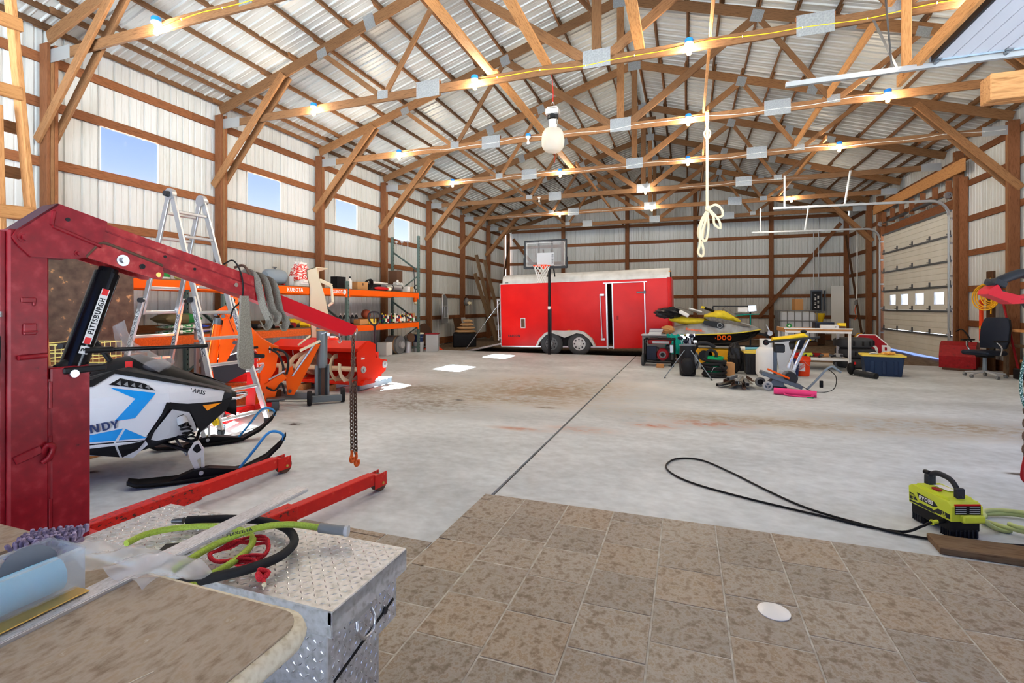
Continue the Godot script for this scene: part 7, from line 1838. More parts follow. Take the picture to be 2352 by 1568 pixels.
# ---------------------------------------------------------------- the heap on the right
func jet_ski() -> void:
	var t := thing("personal_watercraft", "dusty grey, black and yellow personal watercraft on its trailer", "watercraft", V(0.5, 0, -13.05))
	# hull stations along x: keel height, gunwale height, half width
	var st := [[-1.12, 0.46, 0.64, 0.40], [-0.6, 0.42, 0.66, 0.52], [0.0, 0.40, 0.69, 0.54], [0.5, 0.42, 0.72, 0.5], [0.85, 0.5, 0.76, 0.36], [1.05, 0.62, 0.785, 0.18], [1.16, 0.76, 0.80, 0.03]]
	var hull := []; var deck := []
	for q in st:
		var w: float = q[3]
		hull.append([V(q[0], q[2], w), V(q[0], lerpf(q[1], q[2], 0.45), w * 0.96), V(q[0], lerpf(q[1], q[2], 0.2), w * 0.6), V(q[0], q[1], 0), V(q[0], lerpf(q[1], q[2], 0.2), -w * 0.6), V(q[0], lerpf(q[1], q[2], 0.45), -w * 0.96), V(q[0], q[2], -w)])
	part(t, "hull", MB.new().loft(hull, false, false, true), "black_gloss")
	for i in st.size():
		var q: Array = st[i]
		var w: float = q[3]
		var top: float = [0.78, 0.9, 1.02, 1.02, 0.95, 0.88, 0.815][i]
		deck.append([V(q[0], q[2] + 0.01, w), V(q[0], lerpf(q[2], top, 0.35), w * 0.93), V(q[0], lerpf(q[2], top, 0.8), w * 0.6), V(q[0], top, w * 0.25), V(q[0], top, -w * 0.25), V(q[0], lerpf(q[2], top, 0.8), -w * 0.6), V(q[0], lerpf(q[2], top, 0.35), -w * 0.93), V(q[0], q[2] + 0.01, -w)])
	part(t, "deck", MB.new().loft(deck, false, false, true), "dusty_grey")
	part(t, "transom", MB.new().prism([Vector2(-0.4, 0.64), Vector2(0.4, 0.64), Vector2(0.28, 0.8), Vector2(-0.28, 0.8)], -1.13, -1.12, Transform3D(Basis(V(0, 0, -1), V(0, 1, 0), V(1, 0, 0)), Vector3.ZERO)).prism([Vector2(-0.4, 0.64), Vector2(0.4, 0.64), Vector2(0.24, 0.5), Vector2(0, 0.46), Vector2(-0.24, 0.5)], -1.13, -1.12, Transform3D(Basis(V(0, 0, -1), V(0, 1, 0), V(1, 0, 0)), Vector3.ZERO)), "charcoal")
	var rail := []
	for q in st: rail.append(V(q[0], q[2] + 0.005, q[3] + 0.006))
	part(t, "rub_rail", MB.new().tube(smooth(rail, 4), 0.014, 6), "yellow_pale2")
	var seat := []
	for q in [[-0.92, 1.0, 1.1, 0.14], [-0.65, 0.92, 1.12, 0.19], [-0.4, 0.9, 1.09, 0.2], [-0.1, 0.92, 1.06, 0.19], [0.05, 0.97, 1.03, 0.1]]:
		var r := []
		for j in 10:
			var a := TAU * j / 10
			r.append(V(q[0], (q[1] + q[2]) / 2 + sin(a) * (q[2] - q[1]) / 2, 0.2 - cos(a) * q[3] - 0.1))
		seat.append(r)
	part(t, "seat", MB.new().loft(seat, true, true, true), "yellow_dusty")
	part(t, "front_hood", MB.new().loft([[V(-0.1, 1.05, 0.3), V(-0.1, 1.14, 0.2), V(-0.1, 1.15, 0.0), V(-0.1, 1.05, -0.1)], [V(0.15, 1.0, 0.33), V(0.15, 1.22, 0.24), V(0.15, 1.25, 0.0), V(0.15, 1.05, -0.2)], [V(0.35, 1.02, 0.32), V(0.35, 1.24, 0.22), V(0.35, 1.27, 0.0), V(0.35, 1.04, -0.2)], [V(0.55, 1.0, 0.26), V(0.55, 1.12, 0.18), V(0.55, 1.16, 0.0), V(0.55, 1.02, -0.18)], [V(0.72, 0.98, 0.12), V(0.72, 1.02, 0.1), V(0.72, 1.03, 0.0), V(0.72, 0.98, -0.1)]], true, true, true), "yellow_dusty")
	part(t, "windscreen", MB.new().prism([Vector2(0.3, 1.24), Vector2(0.36, 1.34), Vector2(0.5, 1.26), Vector2(0.66, 1.1), Vector2(0.5, 1.12)], -0.12, 0.12), "grey_dust")
	part(t, "hood_lid", MB.new().prism([Vector2(-0.12, 1.09), Vector2(0.12, 1.1), Vector2(0.58, 1.0), Vector2(0.92, 0.9), Vector2(0.86, 0.88), Vector2(0.1, 0.97)], 0.2, 0.33), "grey_dust")
	part(t, "side_pod", MB.new().prism([Vector2(-0.1, 1.02), Vector2(0.12, 1.0), Vector2(0.32, 0.95), Vector2(0.34, 0.88), Vector2(0.26, 0.83), Vector2(0.05, 0.88), Vector2(-0.14, 0.95)], 0.3, 0.47), "charcoal")
	part(t, "pod_emblem", MB.new().cyl(V(0.24, 0.905, 0.47), V(0.24, 0.905, 0.48), 0.058, -1, 20), "grey_light")
	part(t, "emblem_ring", MB.new().cyl(V(0.24, 0.905, 0.48), V(0.24, 0.905, 0.485), 0.042, -1, 20), "charcoal")
	part(t, "handlebar", MB.new().cyl(V(-0.12, 1.33, 0.3), V(0.12, 1.24, 0.1), 0.03, 0.035, 10), "black")
	part(t, "grip_end", MB.new().cyl(V(-0.15, 1.335, 0.33), V(-0.11, 1.325, 0.29), 0.034, -1, 10), "yellow_dusty")
	lettering(t, "hull_letters", "SEA-DOO", 0.15, "orange", T(0.18, 0.62, 0.52, 8, -3, 0), 0.004)
	lettering(t, "hull_letters", "Bombardier", 0.08, "orange", T(-0.3, 0.79, 0.495, -28, 0, -7), 0.004)
	var tr := thing("boat_trailer", "black low trailer carrying the watercraft", "trailer", V(0.5, 0, -13.05))
	part(tr, "frame_rail", MB.new().box(V(0.1, 0.36, 0.3), V(2.6, 0.07, 0.06), 0.005), "charcoal")
	part(tr, "frame_rail", MB.new().box(V(0.1, 0.36, -0.3), V(2.6, 0.07, 0.06), 0.005), "charcoal")
	part(tr, "winch_post", MB.new().bar(V(1.35, 0.35, 0.0), V(1.3, 0.75, 0), 0.06, 0.06, 0.005).bar(V(1.1, 0.72, 0), V(1.32, 0.66, 0), 0.05, 0.06), "charcoal")
	part(tr, "winch", MB.new().cyl(V(1.36, 0.72, -0.06), V(1.36, 0.72, 0.06), 0.06, -1, 14).bar(V(1.36, 0.74, 0.07), V(1.28, 0.92, 0.07), 0.012, 0.02), "alu")
	for s in [-1, 1]:
		wheel(tr, "road_wheel", V(-0.5, 0.24, 0.62 * s), V(0, 0, 1), 0.24, 0.14)
	# padding and covers heaped on the seat
	var c := thing("crumpled_cover", "crumpled black vinyl cover heaped on the watercraft's tail", "cover", V(-0.42, 1.06, -12.85))
	part(c, "sheet", crumple(0.42, 0.26, 0.3, 5, 0.45), "black_vinyl")
	var pd := thing("foam_pad", "grey board with white foam lying on the seat", "pad", V(0.03, 1.06, -12.85), 0)
	part(pd, "board", MB.new().bar(V(-0.26, 0.29, 0), V(0.32, 0.12, 0.0), 0.4, 0.03, 0.01), "grey_dust")
	part(pd, "foam", MB.new().bar(V(-0.2, 0.18, 0.1), V(0.02, 0.06, 0.1), 0.3, 0.09, 0.02).bar(V(0.02, 0.25, -0.05), V(0.33, 0.16, -0.05), 0.3, 0.04, 0.015), "white")
	var pb := thing("paper_bag", "crumpled brown paper bag behind the generator", "paper bag", V(-0.44, 0.685, -12.62))
	part(pb, "paper", crumple(0.2, 0.2, 0.16, 9, 0.3), "card")
	var mb := thing("storage_crate", "grey storage crate supporting the books and paper bag", "crate", V(-0.64, 0, -12.45))
	part(mb, "box", MB.new().box(V(0, 0.33, 0), V(0.75, 0.64, 0.36), 0.01), "grey")
	part(mb, "lid", MB.new().box(V(0, 0.665, 0), V(0.8, 0.03, 0.4), 0.006), "grey_light")
	for i in 4:
		var b := thing("paperback", "white-edged book in the stack behind the generator, %s" % ["bottom", "second", "third", "top"][i], "book", V(-0.72 + 0.01 * i, 0.682 + 0.035 * i, -12.35), 3 * i, "books in the stack behind the generator")
		part(b, "pages", MB.new().box(V(0, 0.016, 0), V(0.29, 0.026, 0.2)), "white")
		part(b, "cover", MB.new().box(V(0, 0.031, 0), V(0.3, 0.004, 0.21)).box(V(0, 0.0015, 0), V(0.3, 0.003, 0.21)).box(V(0.15, 0.016, 0), V(0.004, 0.03, 0.21)), "blue_dark" if i % 2 else "white")
	var tc := thing("teal_cloth", "teal cloth draped between generator and golf bag", "cloth", V(-0.27, 0.27, -12.24))
	var rows := []
	for i in 14:
		var row := []
		for j in 10:
			var x := -0.19 + 0.4 * i / 13; var k := j / 9.0
			row.append(V(x + 0.02 * sin(k * 9 + i), 0.42 - 0.46 * k + 0.02 * sin(i * 1.7), 0.06 * sin(i * 1.9) * k + 0.1 * k))
		rows.append(row)
	part(tc, "cloth", MB.new().loft(rows, false, false, true), "teal")
	var lb := thing("light_bar", "black frame with two rectangular work lamps behind the watercraft", "lamp frame", V(1.25, 0, -14.0))
	part(lb, "frame", MB.new().box(V(-0.15, 1.36, 0), V(0.9, 0.03, 0.04)).box(V(-0.15, 1.16, 0), V(0.9, 0.03, 0.04)).box(V(0.3, 0.6, 0), V(0.04, 1.5, 0.04)).box(V(-0.6, 0.6, 0), V(0.04, 1.5, 0.04)).box(V(-0.15, -0.02, 0), V(1.0, 0.05, 0.5)), "charcoal")
	part(lb, "lamp", MB.new().box(V(0.12, 1.27, 0.02), V(0.24, 0.12, 0.06), 0.01), "white_gloss")
	part(lb, "lamp", MB.new().box(V(0.43, 1.28, 0.04), V(0.2, 0.17, 0.08), 0.01, T(0, 0, 0, 0, 0, 4)), "chrome")
	part(lb, "green_rod", MB.new().cyl(V(-0.1, 1.12, 0.05), V(0.5, 1.16, 0.05), 0.012, -1, 6).cyl(V(0.3, 0.8, 0.05), V(0.3, 1.13, 0.05), 0.01, -1, 6), "teal")

func crumple(w: float, h: float, d: float, sd: int, rough: float) -> MB:
	var fn := FastNoiseLite.new(); fn.seed = sd; fn.frequency = 1.1; fn.fractal_octaves = 3
	var rings := []
	for i in 13:
		var th := PI * (0.03 + 0.94 * i / 12)
		var ring := []
		for j in 20:
			var ph := TAU * j / 20
			var n := V(sin(th) * cos(ph), cos(th), -sin(th) * sin(ph))
			var k := 1.0 + rough * fn.get_noise_3d(n.x * 2.2, n.y * 2.2, n.z * 2.2)
			ring.append(V(n.x * w * k * 0.8, h * 0.5 + n.y * h * 0.5 * k, n.z * d * k * 0.8))
		rings.append(ring)
	return MB.new().loft(rings, true, true, true, 0.5)

func generator() -> void:
	var t := thing("generator", "portable generator in black tube frame with red engine", "generator", V(-0.58, 0, -11.75))
	for z in [-0.24, 0.24]:
		part(t, "frame_hoop", MB.new().tube(smooth([V(-0.3, 0.1, z), V(-0.32, 0.14, z), V(-0.32, 0.56, z), V(-0.28, 0.61, z), V(0.28, 0.61, z), V(0.32, 0.56, z), V(0.32, 0.14, z), V(0.3, 0.1, z)], 3, true), 0.015, 8, true), "black")
	for q in [[-0.32, 0.5], [0.32, 0.5], [-0.3, 0.1], [0.3, 0.1], [-0.25, 0.61], [0.25, 0.61]]:
		part(t, "cross_tube", MB.new().cyl(V(q[0], q[1], -0.24), V(q[0], q[1], 0.24), 0.014, -1, 8), "black")
	part(t, "fuel_tank", MB.new().box(V(0.0, 0.555, 0), V(0.52, 0.11, 0.4), 0.03), "red_dark")
	part(t, "tank_label", MB.new().box(V(0.03, 0.545, 0.202), V(0.36, 0.05, 0.002)), "grey_light")
	part(t, "tank_cap", MB.new().cyl(V(0, 0.61, 0), V(0, 0.635, 0), 0.05, -1, 14), "black")
	part(t, "control_panel", MB.new().box(V(-0.17, 0.3, 0.18), V(0.22, 0.32, 0.06), 0.01), "navy")
	part(t, "alternator", MB.new().cyl(V(-0.26, 0.28, -0.02), V(-0.02, 0.28, -0.02), 0.14, -1, 20), "grey")
	part(t, "engine", MB.new().box(V(0.12, 0.26, 0), V(0.26, 0.28, 0.3), 0.03).box(V(0.2, 0.42, 0), V(0.14, 0.12, 0.2), 0.02), "charcoal")
	part(t, "recoil_cover", MB.new().cyl(V(0.07, 0.27, 0.15), V(0.07, 0.27, 0.21), 0.14, 0.12, 24), "red_dark")
	part(t, "recoil_ring", MB.new().cyl(V(0.07, 0.27, 0.21), V(0.07, 0.27, 0.22), 0.075, -1, 20), "grey")
	part(t, "recoil_hub", MB.new().cyl(V(0.07, 0.27, 0.22), V(0.07, 0.27, 0.228), 0.045, -1, 18), "black")
	part(t, "muffler", MB.new().box(V(0.26, 0.4, 0.06), V(0.08, 0.18, 0.2), 0.01), "steel")
	for z in [-0.14, 0.14]:
		wheel(t, "wheel", V(-0.36, 0.13, z), V(1, 0, 0), 0.13, 0.06, "tyre_grey", "dark_steel")
	part(t, "rubber_foot", MB.new().box(V(0.28, 0.05, 0.0), V(0.06, 0.1, 0.4), 0.01), "black")
	var bl := carton("timber_offcut", "small timber offcut propping the generator", "block", V(-0.55, 0, -11.35), V(0.16, 0.08, 0.12), "wood_new")

func golf_bag() -> void:
	var t := thing("golf_bag", "black golf stand bag full of clubs beside the generator", "golf bag", V(0.02, 0, -10.2))
	var top := Transform3D(Basis.from_euler(V(deg_to_rad(-8), 0, 0)), Vector3.ZERO)
	part(t, "bag_body", MB.new().lathe([Vector2(0, 0.0), Vector2(0.12, 0.0), Vector2(0.15, 0.03), Vector2(0.165, 0.3), Vector2(0.15, 0.5), Vector2(0.145, 0.6), Vector2(0.135, 0.6), Vector2(0.13, 0.52), Vector2(0, 0.52)], top, 20), "black_vinyl")
	part(t, "collar", MB.new().lathe([Vector2(0.148, 0.57), Vector2(0.156, 0.58), Vector2(0.156, 0.61), Vector2(0.14, 0.61)], top, 20), "grey")
	part(t, "front_pocket", MB.new().ball(V(0, 0.2, 0.14), V(0.13, 0.17, 0.07), 14, 9), "black_vinyl")
	part(t, "side_pocket", MB.new().ball(V(0.16, 0.3, 0.02), V(0.05, 0.17, 0.08), 12, 8), "grey")
	for s in [-1, 1]:
		part(t, "stand_leg", MB.new().cyl(V(0.06 * s, 0.5, 0.1), V(0.42 * s, 0.01, 0.55), 0.009, -1, 6), "grey_blue")
		part(t, "leg_foot", MB.new().cyl(V(0.42 * s, 0.0, 0.55), V(0.4 * s, 0.025, 0.53), 0.014, -1, 6), "rubber")
	part(t, "strap", MB.new().tube(smooth([V(0.12, 0.5, 0.05), V(0.2, 0.35, 0.08), V(0.14, 0.18, 0.1)], 4), 0.02, 6, false, 0.3), "black")
	var rn := RandomNumberGenerator.new(); rn.seed = 21
	for i in 9:
		var c := thing("golf_club", "golf club with %s head in the bag, %s from left" % [["iron", "wood"][int(i % 3 == 0)], ["first", "second", "third", "fourth", "fifth", "sixth", "seventh", "eighth", "ninth"][i]], "golf club", V(0.02, 0, -10.2), 0, "golf clubs in the bag")
		var x := -0.08 + 0.02 * i; var z := rn.randf_range(-0.09, 0.02)
		var h := rn.randf_range(0.66, 0.8)
		var tip := V(x * 1.7, h, z - 0.06)
		part(c, "shaft", MB.new().cyl(V(x, 0.52, z - 0.05), tip, 0.006, -1, 6), "steel")
		if i % 3 == 0: part(c, "head", MB.new().ball(tip, V(0.055, 0.04, 0.05), 10, 7), "navy")
		else: part(c, "head", MB.new().box(tip, V(0.07, 0.055, 0.018), 0.007, T(0, 0, 0, 0, 0, 0)), "chrome")

func heap() -> void:
	# yellow blower and its hoses
	var v := thing("air_mover", "yellow plastic air mover behind the coiled hoses", "air mover", V(0.55, 0, -11.5))
	part(v, "housing", MB.new().box(V(0.02, 0.32, 0), V(0.62, 0.28, 0.4), 0.05).cyl(V(-0.2, 0.3, -0.2), V(-0.2, 0.3, 0.2), 0.17, -1, 22), "yellow_deep")
	part(v, "grille", MB.new().cyl(V(-0.2, 0.3, 0.2), V(-0.2, 0.3, 0.215), 0.11, -1, 20), "charcoal")
	part(v, "stand", MB.new().box(V(0, 0.09, 0), V(0.5, 0.18, 0.34), 0.01), "charcoal")
	part(v, "top_plate", MB.new().box(V(0.02, 0.475, 0), V(0.66, 0.02, 0.42), 0.005), "grey")
	var hh := thing("drain_hose", "grey corrugated hose arching behind the yellow air mover", "hose", V(0, 0, -11.1))
	part(hh, "hose", MB.new().tube(smooth([V(0.1, 0.05, 0.1), V(0.08, 0.35, 0.0), V(0.2, 0.55, 0), V(0.38, 0.58, -0.05), V(0.56, 0.5, -0.1)], 6), 0.04, 10), "charcoal")
	var cl := thing("hose_pile", "black ribbed hose coiled in a pile around green tub", "hose", V(0.5, 0, -10.2))
	for i in 6:
		part(cl, "coil", MB.new().tube(ring_pts(0.2 - 0.008 * (i % 3), 22, V(0.01 * (i % 2), 0.035 + 0.055 * i, 0), 4 * (1 if i % 2 else -1), i * 40), 0.03, 8, true), "rubber")
	part(cl, "loop", MB.new().tube(smooth([V(-0.15, 0.32, 0.08), V(-0.14, 0.46, 0.1), V(-0.06, 0.52, 0.1), V(0.03, 0.46, 0.1), V(0.02, 0.32, 0.12), V(0.1, 0.24, 0.18), V(0.2, 0.16, 0.2)], 5), 0.028, 8), "rubber")
	part(cl, "clip", MB.new().tube([V(-0.06, 0.12, 0.23), V(-0.02, 0.2, 0.23), V(0.03, 0.22, 0.23)], 0.006, 5), "steel")
	var gt := thing("green_tub", "bright green plastic tub inside the hose pile", "tub", V(0.5, 0, -10.2))
	part(gt, "tub", MB.new().lathe([Vector2(0, 0), Vector2(0.13, 0), Vector2(0.155, 0.34), Vector2(0.165, 0.35), Vector2(0.165, 0.39), Vector2(0.14, 0.39), Vector2(0.13, 0.05), Vector2(0, 0.05)], Transform3D.IDENTITY, 20), "green_bright")
	# bag of rubbish, totes, box
	var rb := thing("rubbish_bag", "dusty black bag standing beside the hose pile", "bag", V(0.92, 0, -10.9))
	part(rb, "sack", crumple(0.17, 0.62, 0.17, 14, 0.25), "black_vinyl")
	for i in 2:
		var x: float = [1.22, 1.3][i]; var z: float = [-11.5, -10.95][i]
		tote(["black tote with yellow lid behind the propane tank, rear one", "black tote with yellow lid behind the propane tank, front one"][i], V(x, 0, z), V(0.42, 0.42, 0.36), "charcoal", 0)
	carton("cardboard_box", "brown cardboard box between hose pile and black tote", "box", V(0.78, 0, -10.45), V(0.16, 0.26, 0.2), "card", 12)
	var bs := thing("blue_spade", "light blue plastic handle lying across the totes", "handle", V(1.12, 0.488, -11.0))
	part(bs, "shaft", MB.new().cyl(V(-0.2, 0.0, 0), V(0.3, 0.02, 0), 0.03, 0.022, 10), "sky_blue")
	part(bs, "grip", MB.new().cyl(V(-0.1, 0.005, 0), V(0.0, 0.01, 0), 0.04, -1, 10), "white")
	# steel offcuts
	var rn := RandomNumberGenerator.new(); rn.seed = 8
	for i in 12:
		var o := thing("steel_offcut", "rusty %s steel offcut on the floor, %s in the scrap pile" % [["tube", "flat bar", "angle"][i % 3], ["first", "second", "third", "fourth", "fifth", "sixth", "seventh", "eighth", "ninth", "tenth", "eleventh", "twelfth"][i]], "steel offcut", V(0.62 + 0.035 * i, 0.02 + 0.035 * (i % 4), -9.05), -32 + 3.5 * i, "steel offcuts on the floor")
		var l := rn.randf_range(0.35, 0.75)
		if i % 3 == 0:
			part(o, "tube", MB.new().box(V(0, 0.03, 0), V(0.055, 0.055, l), 0.003), "grey")
			part(o, "bore", MB.new().box(V(0, 0.03, l / 2 + 0.001), V(0.042, 0.042, 0.002)), "black")
		elif i % 3 == 1: part(o, "bar", MB.new().box(V(0, 0.008, 0), V(0.06, 0.012, l), 0.002), "grey_dust")
		else: part(o, "angle", MB.new().box(V(0, 0.004, 0), V(0.05, 0.006, l)).box(V(-0.024, 0.026, 0), V(0.006, 0.05, l)), "rust")
	# propane cylinder
	var p := thing("propane_cylinder", "white propane cylinder standing behind the floor saw", "gas cylinder", V(1.42, 0, -10.4))
	part(p, "tank", MB.new().lathe([Vector2(0, 0.03), Vector2(0.13, 0.03), Vector2(0.17, 0.07), Vector2(0.178, 0.12), Vector2(0.178, 0.46), Vector2(0.165, 0.53), Vector2(0.12, 0.58), Vector2(0.05, 0.6), Vector2(0, 0.6)], Transform3D.IDENTITY, 26), "white")
	part(p, "foot_ring", MB.new().lathe([Vector2(0.13, 0.0), Vector2(0.14, 0.0), Vector2(0.14, 0.06), Vector2(0.13, 0.06)], Transform3D.IDENTITY, 22), "white")
	part(p, "collar", MB.new().lathe([Vector2(0.108, 0.57), Vector2(0.112, 0.57), Vector2(0.112, 0.74), Vector2(0.108, 0.74)], Transform3D.IDENTITY, 22), "white")
	part(p, "valve", MB.new().cyl(V(0, 0.6, 0), V(0, 0.7, 0), 0.025).cyl(V(0, 0.66, 0), V(0.06, 0.66, 0.02), 0.018), "brass")
	part(p, "label", MB.new().box(V(-0.02, 0.68, 0.112), V(0.06, 0.05, 0.006), 0.002), "red_dark")
	# yellow pole-saw/pole mower lying over chrome props and floor saw
	var f := thing("floor_saw", "grey push floor grinder with handle and spoked wheels", "floor machine", V(1.45, 0, -9.0))
	part(f, "body", MB.new().prism([Vector2(-0.22, 0.08), Vector2(-0.08, 0.22), Vector2(0.02, 0.21), Vector2(0.02, 0.06)], -0.12, 0.12), "grey_mid")
	part(f, "deck", MB.new().bar(V(-0.3, 0.27, 0), V(0.28, 0.06, 0), 0.3, 0.06, 0.01), "grey_mid")
	part(f, "orange_bar", MB.new().bar(V(-0.22, 0.34, 0.13), V(0.1, 0.2, 0.13), 0.03, 0.03, 0.005), "orange")
	part(f, "motor", MB.new().cyl(V(0.12, 0.2, -0.12), V(0.12, 0.2, 0.12), 0.1, -1, 18), "charcoal")
	part(f, "cover", MB.new().box(V(0.02, 0.26, 0), V(0.26, 0.1, 0.2), 0.03, T(0, 0, 0, 0, 0, -20)), "clear_plastic")
	wheel(f, "wheel", V(-0.22, 0.075, 0.17), V(0, 0, 1), 0.075, 0.04, "grey_light", "grey_mid")
	wheel(f, "wheel", V(-0.3, 0.1, -0.05), V(0, 0, 1), 0.08, 0.04, "grey", "black")
	for k in 3:
		part(f, "spoke", MB.new().bar(V(-0.22, 0.075, 0.19), V(-0.22 + 0.055 * cos(2.1 * k + 0.5), 0.075 + 0.055 * sin(2.1 * k + 0.5), 0.19), 0.01, 0.014), "grey_light")
	part(f, "handle", MB.new().tube(smooth([V(0.36, 0.02, 0.02), V(0.5, 0.18, 0.0), V(0.64, 0.35, -0.02), V(0.72, 0.4, -0.02), V(0.78, 0.36, -0.02), V(0.84, 0.31, -0.02)], 4), 0.018, 8), "grey_blue")
	part(f, "switch_box", MB.new().box(V(0.56, 0.12, 0.03), V(0.05, 0.11, 0.03), 0.006), "black")
	part(f, "cable", MB.new().tube(smooth([V(0.66, 0.36, 0), V(0.76, 0.25, 0.02), V(0.74, 0.08, 0.05), V(0.62, 0.012, 0.1), V(0.42, 0.01, 0.12), V(0.25, 0.1, 0.05)], 5), 0.006, 6), "black")
	for i in 2:
		var c := thing("chrome_leg", ["chrome tube leg standing on the floor grinder, left", "chrome tube leg standing on the floor grinder, right"][i], "tube", V(0.0, 0, -9.05))
		part(c, "tube", MB.new().cyl(V(1.56 + 0.08 * i, 0.36 - 0.03 * i, 0.0), V(1.74 + 0.12 * i, 0.87 - 0.04 * i, -0.05), 0.026, -1, 12), "chrome")
		part(c, "ferrule", MB.new().cyl(V(1.555 + 0.08 * i, 0.345 - 0.03 * i, 0.0), V(1.58 + 0.08 * i, 0.43 - 0.03 * i, -0.008), 0.031, -1, 12), "alu")
	var ym := thing("yellow_mower_deck", "yellow and black power tool head propped over the chrome legs", "power tool", V(1.5, 0.7, -9.15))
	part(ym, "hood", MB.new().loft([[V(-0.16, 0.08, 0.12), V(-0.16, 0.13, 0.05), V(-0.16, 0.13, -0.08), V(-0.16, 0.06, -0.12)], [V(0.1, 0.1, 0.13), V(0.1, 0.17, 0.05), V(0.1, 0.17, -0.08), V(0.1, 0.08, -0.13)], [V(0.3, 0.14, 0.1), V(0.3, 0.22, 0.04), V(0.3, 0.22, -0.06), V(0.3, 0.12, -0.1)], [V(0.4, 0.1, 0.06), V(0.4, 0.13, 0.03), V(0.4, 0.13, -0.03), V(0.4, 0.09, -0.06)]], true, true, true), "yellow")
	part(ym, "bar", MB.new().cyl(V(-0.28, 0.06, 0.14), V(0.5, 0.16, 0.14), 0.018, -1, 8), "charcoal")
	part(ym, "grip", MB.new().tube(ring_pts(0.035, 12, V(-0.27, 0.06, 0.14), 90, 90), 0.015, 6, true), "black")
	part(ym, "engine", MB.new().box(V(-0.06, -0.04, 0.02), V(0.16, 0.14, 0.12), 0.02).cyl(V(0.1, 0.0, 0), V(0.2, 0.02, 0), 0.06), "charcoal")
	part(ym, "knob", MB.new().ball(V(0.3, 0.24, 0), V(0.05, 0.03, 0.05), 10, 6), "black")
	part(ym, "support", MB.new().box(V(-0.1, -0.4, -0.1), V(0.05, 0.6, 0.05)).box(V(-0.1, -0.685, -0.1), V(0.3, 0.03, 0.3)), "grey_mid")
	var gp := thing("plastic_sheet", "grey plastic panel leaning beside the propane cylinder", "panel", V(1.85, 0, -10.2))
	part(gp, "sheet", MB.new().box(V(-0.08, 0.38, 0), V(0.26, 0.74, 0.02), 0.005, T(0, 0, 0, -8, 0, 8)), "grey_light")
	var pk := thing("pink_tube", "bright pink plastic tube lying on the floor before the grinder", "tube", V(1.5, 0.0, -8.42), -12)
	part(pk, "tube", MB.new().cyl(V(-0.24, 0.055, 0), V(0.32, 0.05, 0), 0.05, 0.048, 16), "pink")
	part(pk, "handle", MB.new().tube(smooth([V(-0.1, 0.04, 0.05), V(-0.06, 0.015, 0.08), V(0.22, 0.015, 0.08), V(0.28, 0.04, 0.05)], 4), 0.012, 6), "pink")
	part(pk, "end_cap", MB.new().cyl(V(0.2, 0.006, 0.09), V(0.28, 0.006, 0.1), 0.006, 0.006, 6), "green_bright")
	# orange bucket
	var bk := bucket("orange bucket with white square logo beside the workbench", V(2.12, 0, -10.95), 0.15, 0.37, "orange_red")
	part(bk, "logo_square", MB.new().box(V(-0.02, 0.18, 0.149), V(0.15, 0.15, 0.006), 0, T(0, 0, 0, 0, -10, 0)), "white")
	lettering(bk, "logo_letters", "THE HOME", 0.036, "orange_red", T(-0.045, 0.195, 0.153, 0, -10, 38), 0.002)
	lettering(bk, "logo_letters", "DEPOT", 0.044, "orange_red", T(-0.03, 0.16, 0.153, 0, -10, 38), 0.002)
	bucket("dark blue bucket beside the orange one", V(1.9, 0, -10.75), 0.14, 0.34, "blue_dark")

func tote(label: String, at: Vector3, s: Vector3, m: String, turn := 0.0, lid := true) -> Node3D:
	var t := thing("storage_tote", label, "tote", at, turn)
	var ring := func(y: float, k: float) -> Array:
		var r := []
		for q in rrect(s.x * k, s.z * k, 0.03, 3): r.append(V(q.x, y, -q.y))
		return r
	part(t, "tub", MB.new().loft([ring.call(0.0, 0.84), ring.call(0.01, 0.87), ring.call(s.y * 0.9, 0.97), ring.call(s.y, 1.0)], true, true), m)
	for i in 3:
		var x: float = s.x * (-0.28 + 0.28 * i)
		part(t, "rib", MB.new().box(V(x, s.y * 0.45, s.z * 0.47), V(s.x * 0.11, s.y * 0.7, 0.03), 0.012), m)
	if lid:
		part(t, "lid", MB.new().loft([ring.call(s.y, 1.06), ring.call(s.y + 0.03, 1.07), ring.call(s.y + 0.035, 1.0), ring.call(s.y + 0.025, 0.9)], true, true), "yellow_lid")
	return t

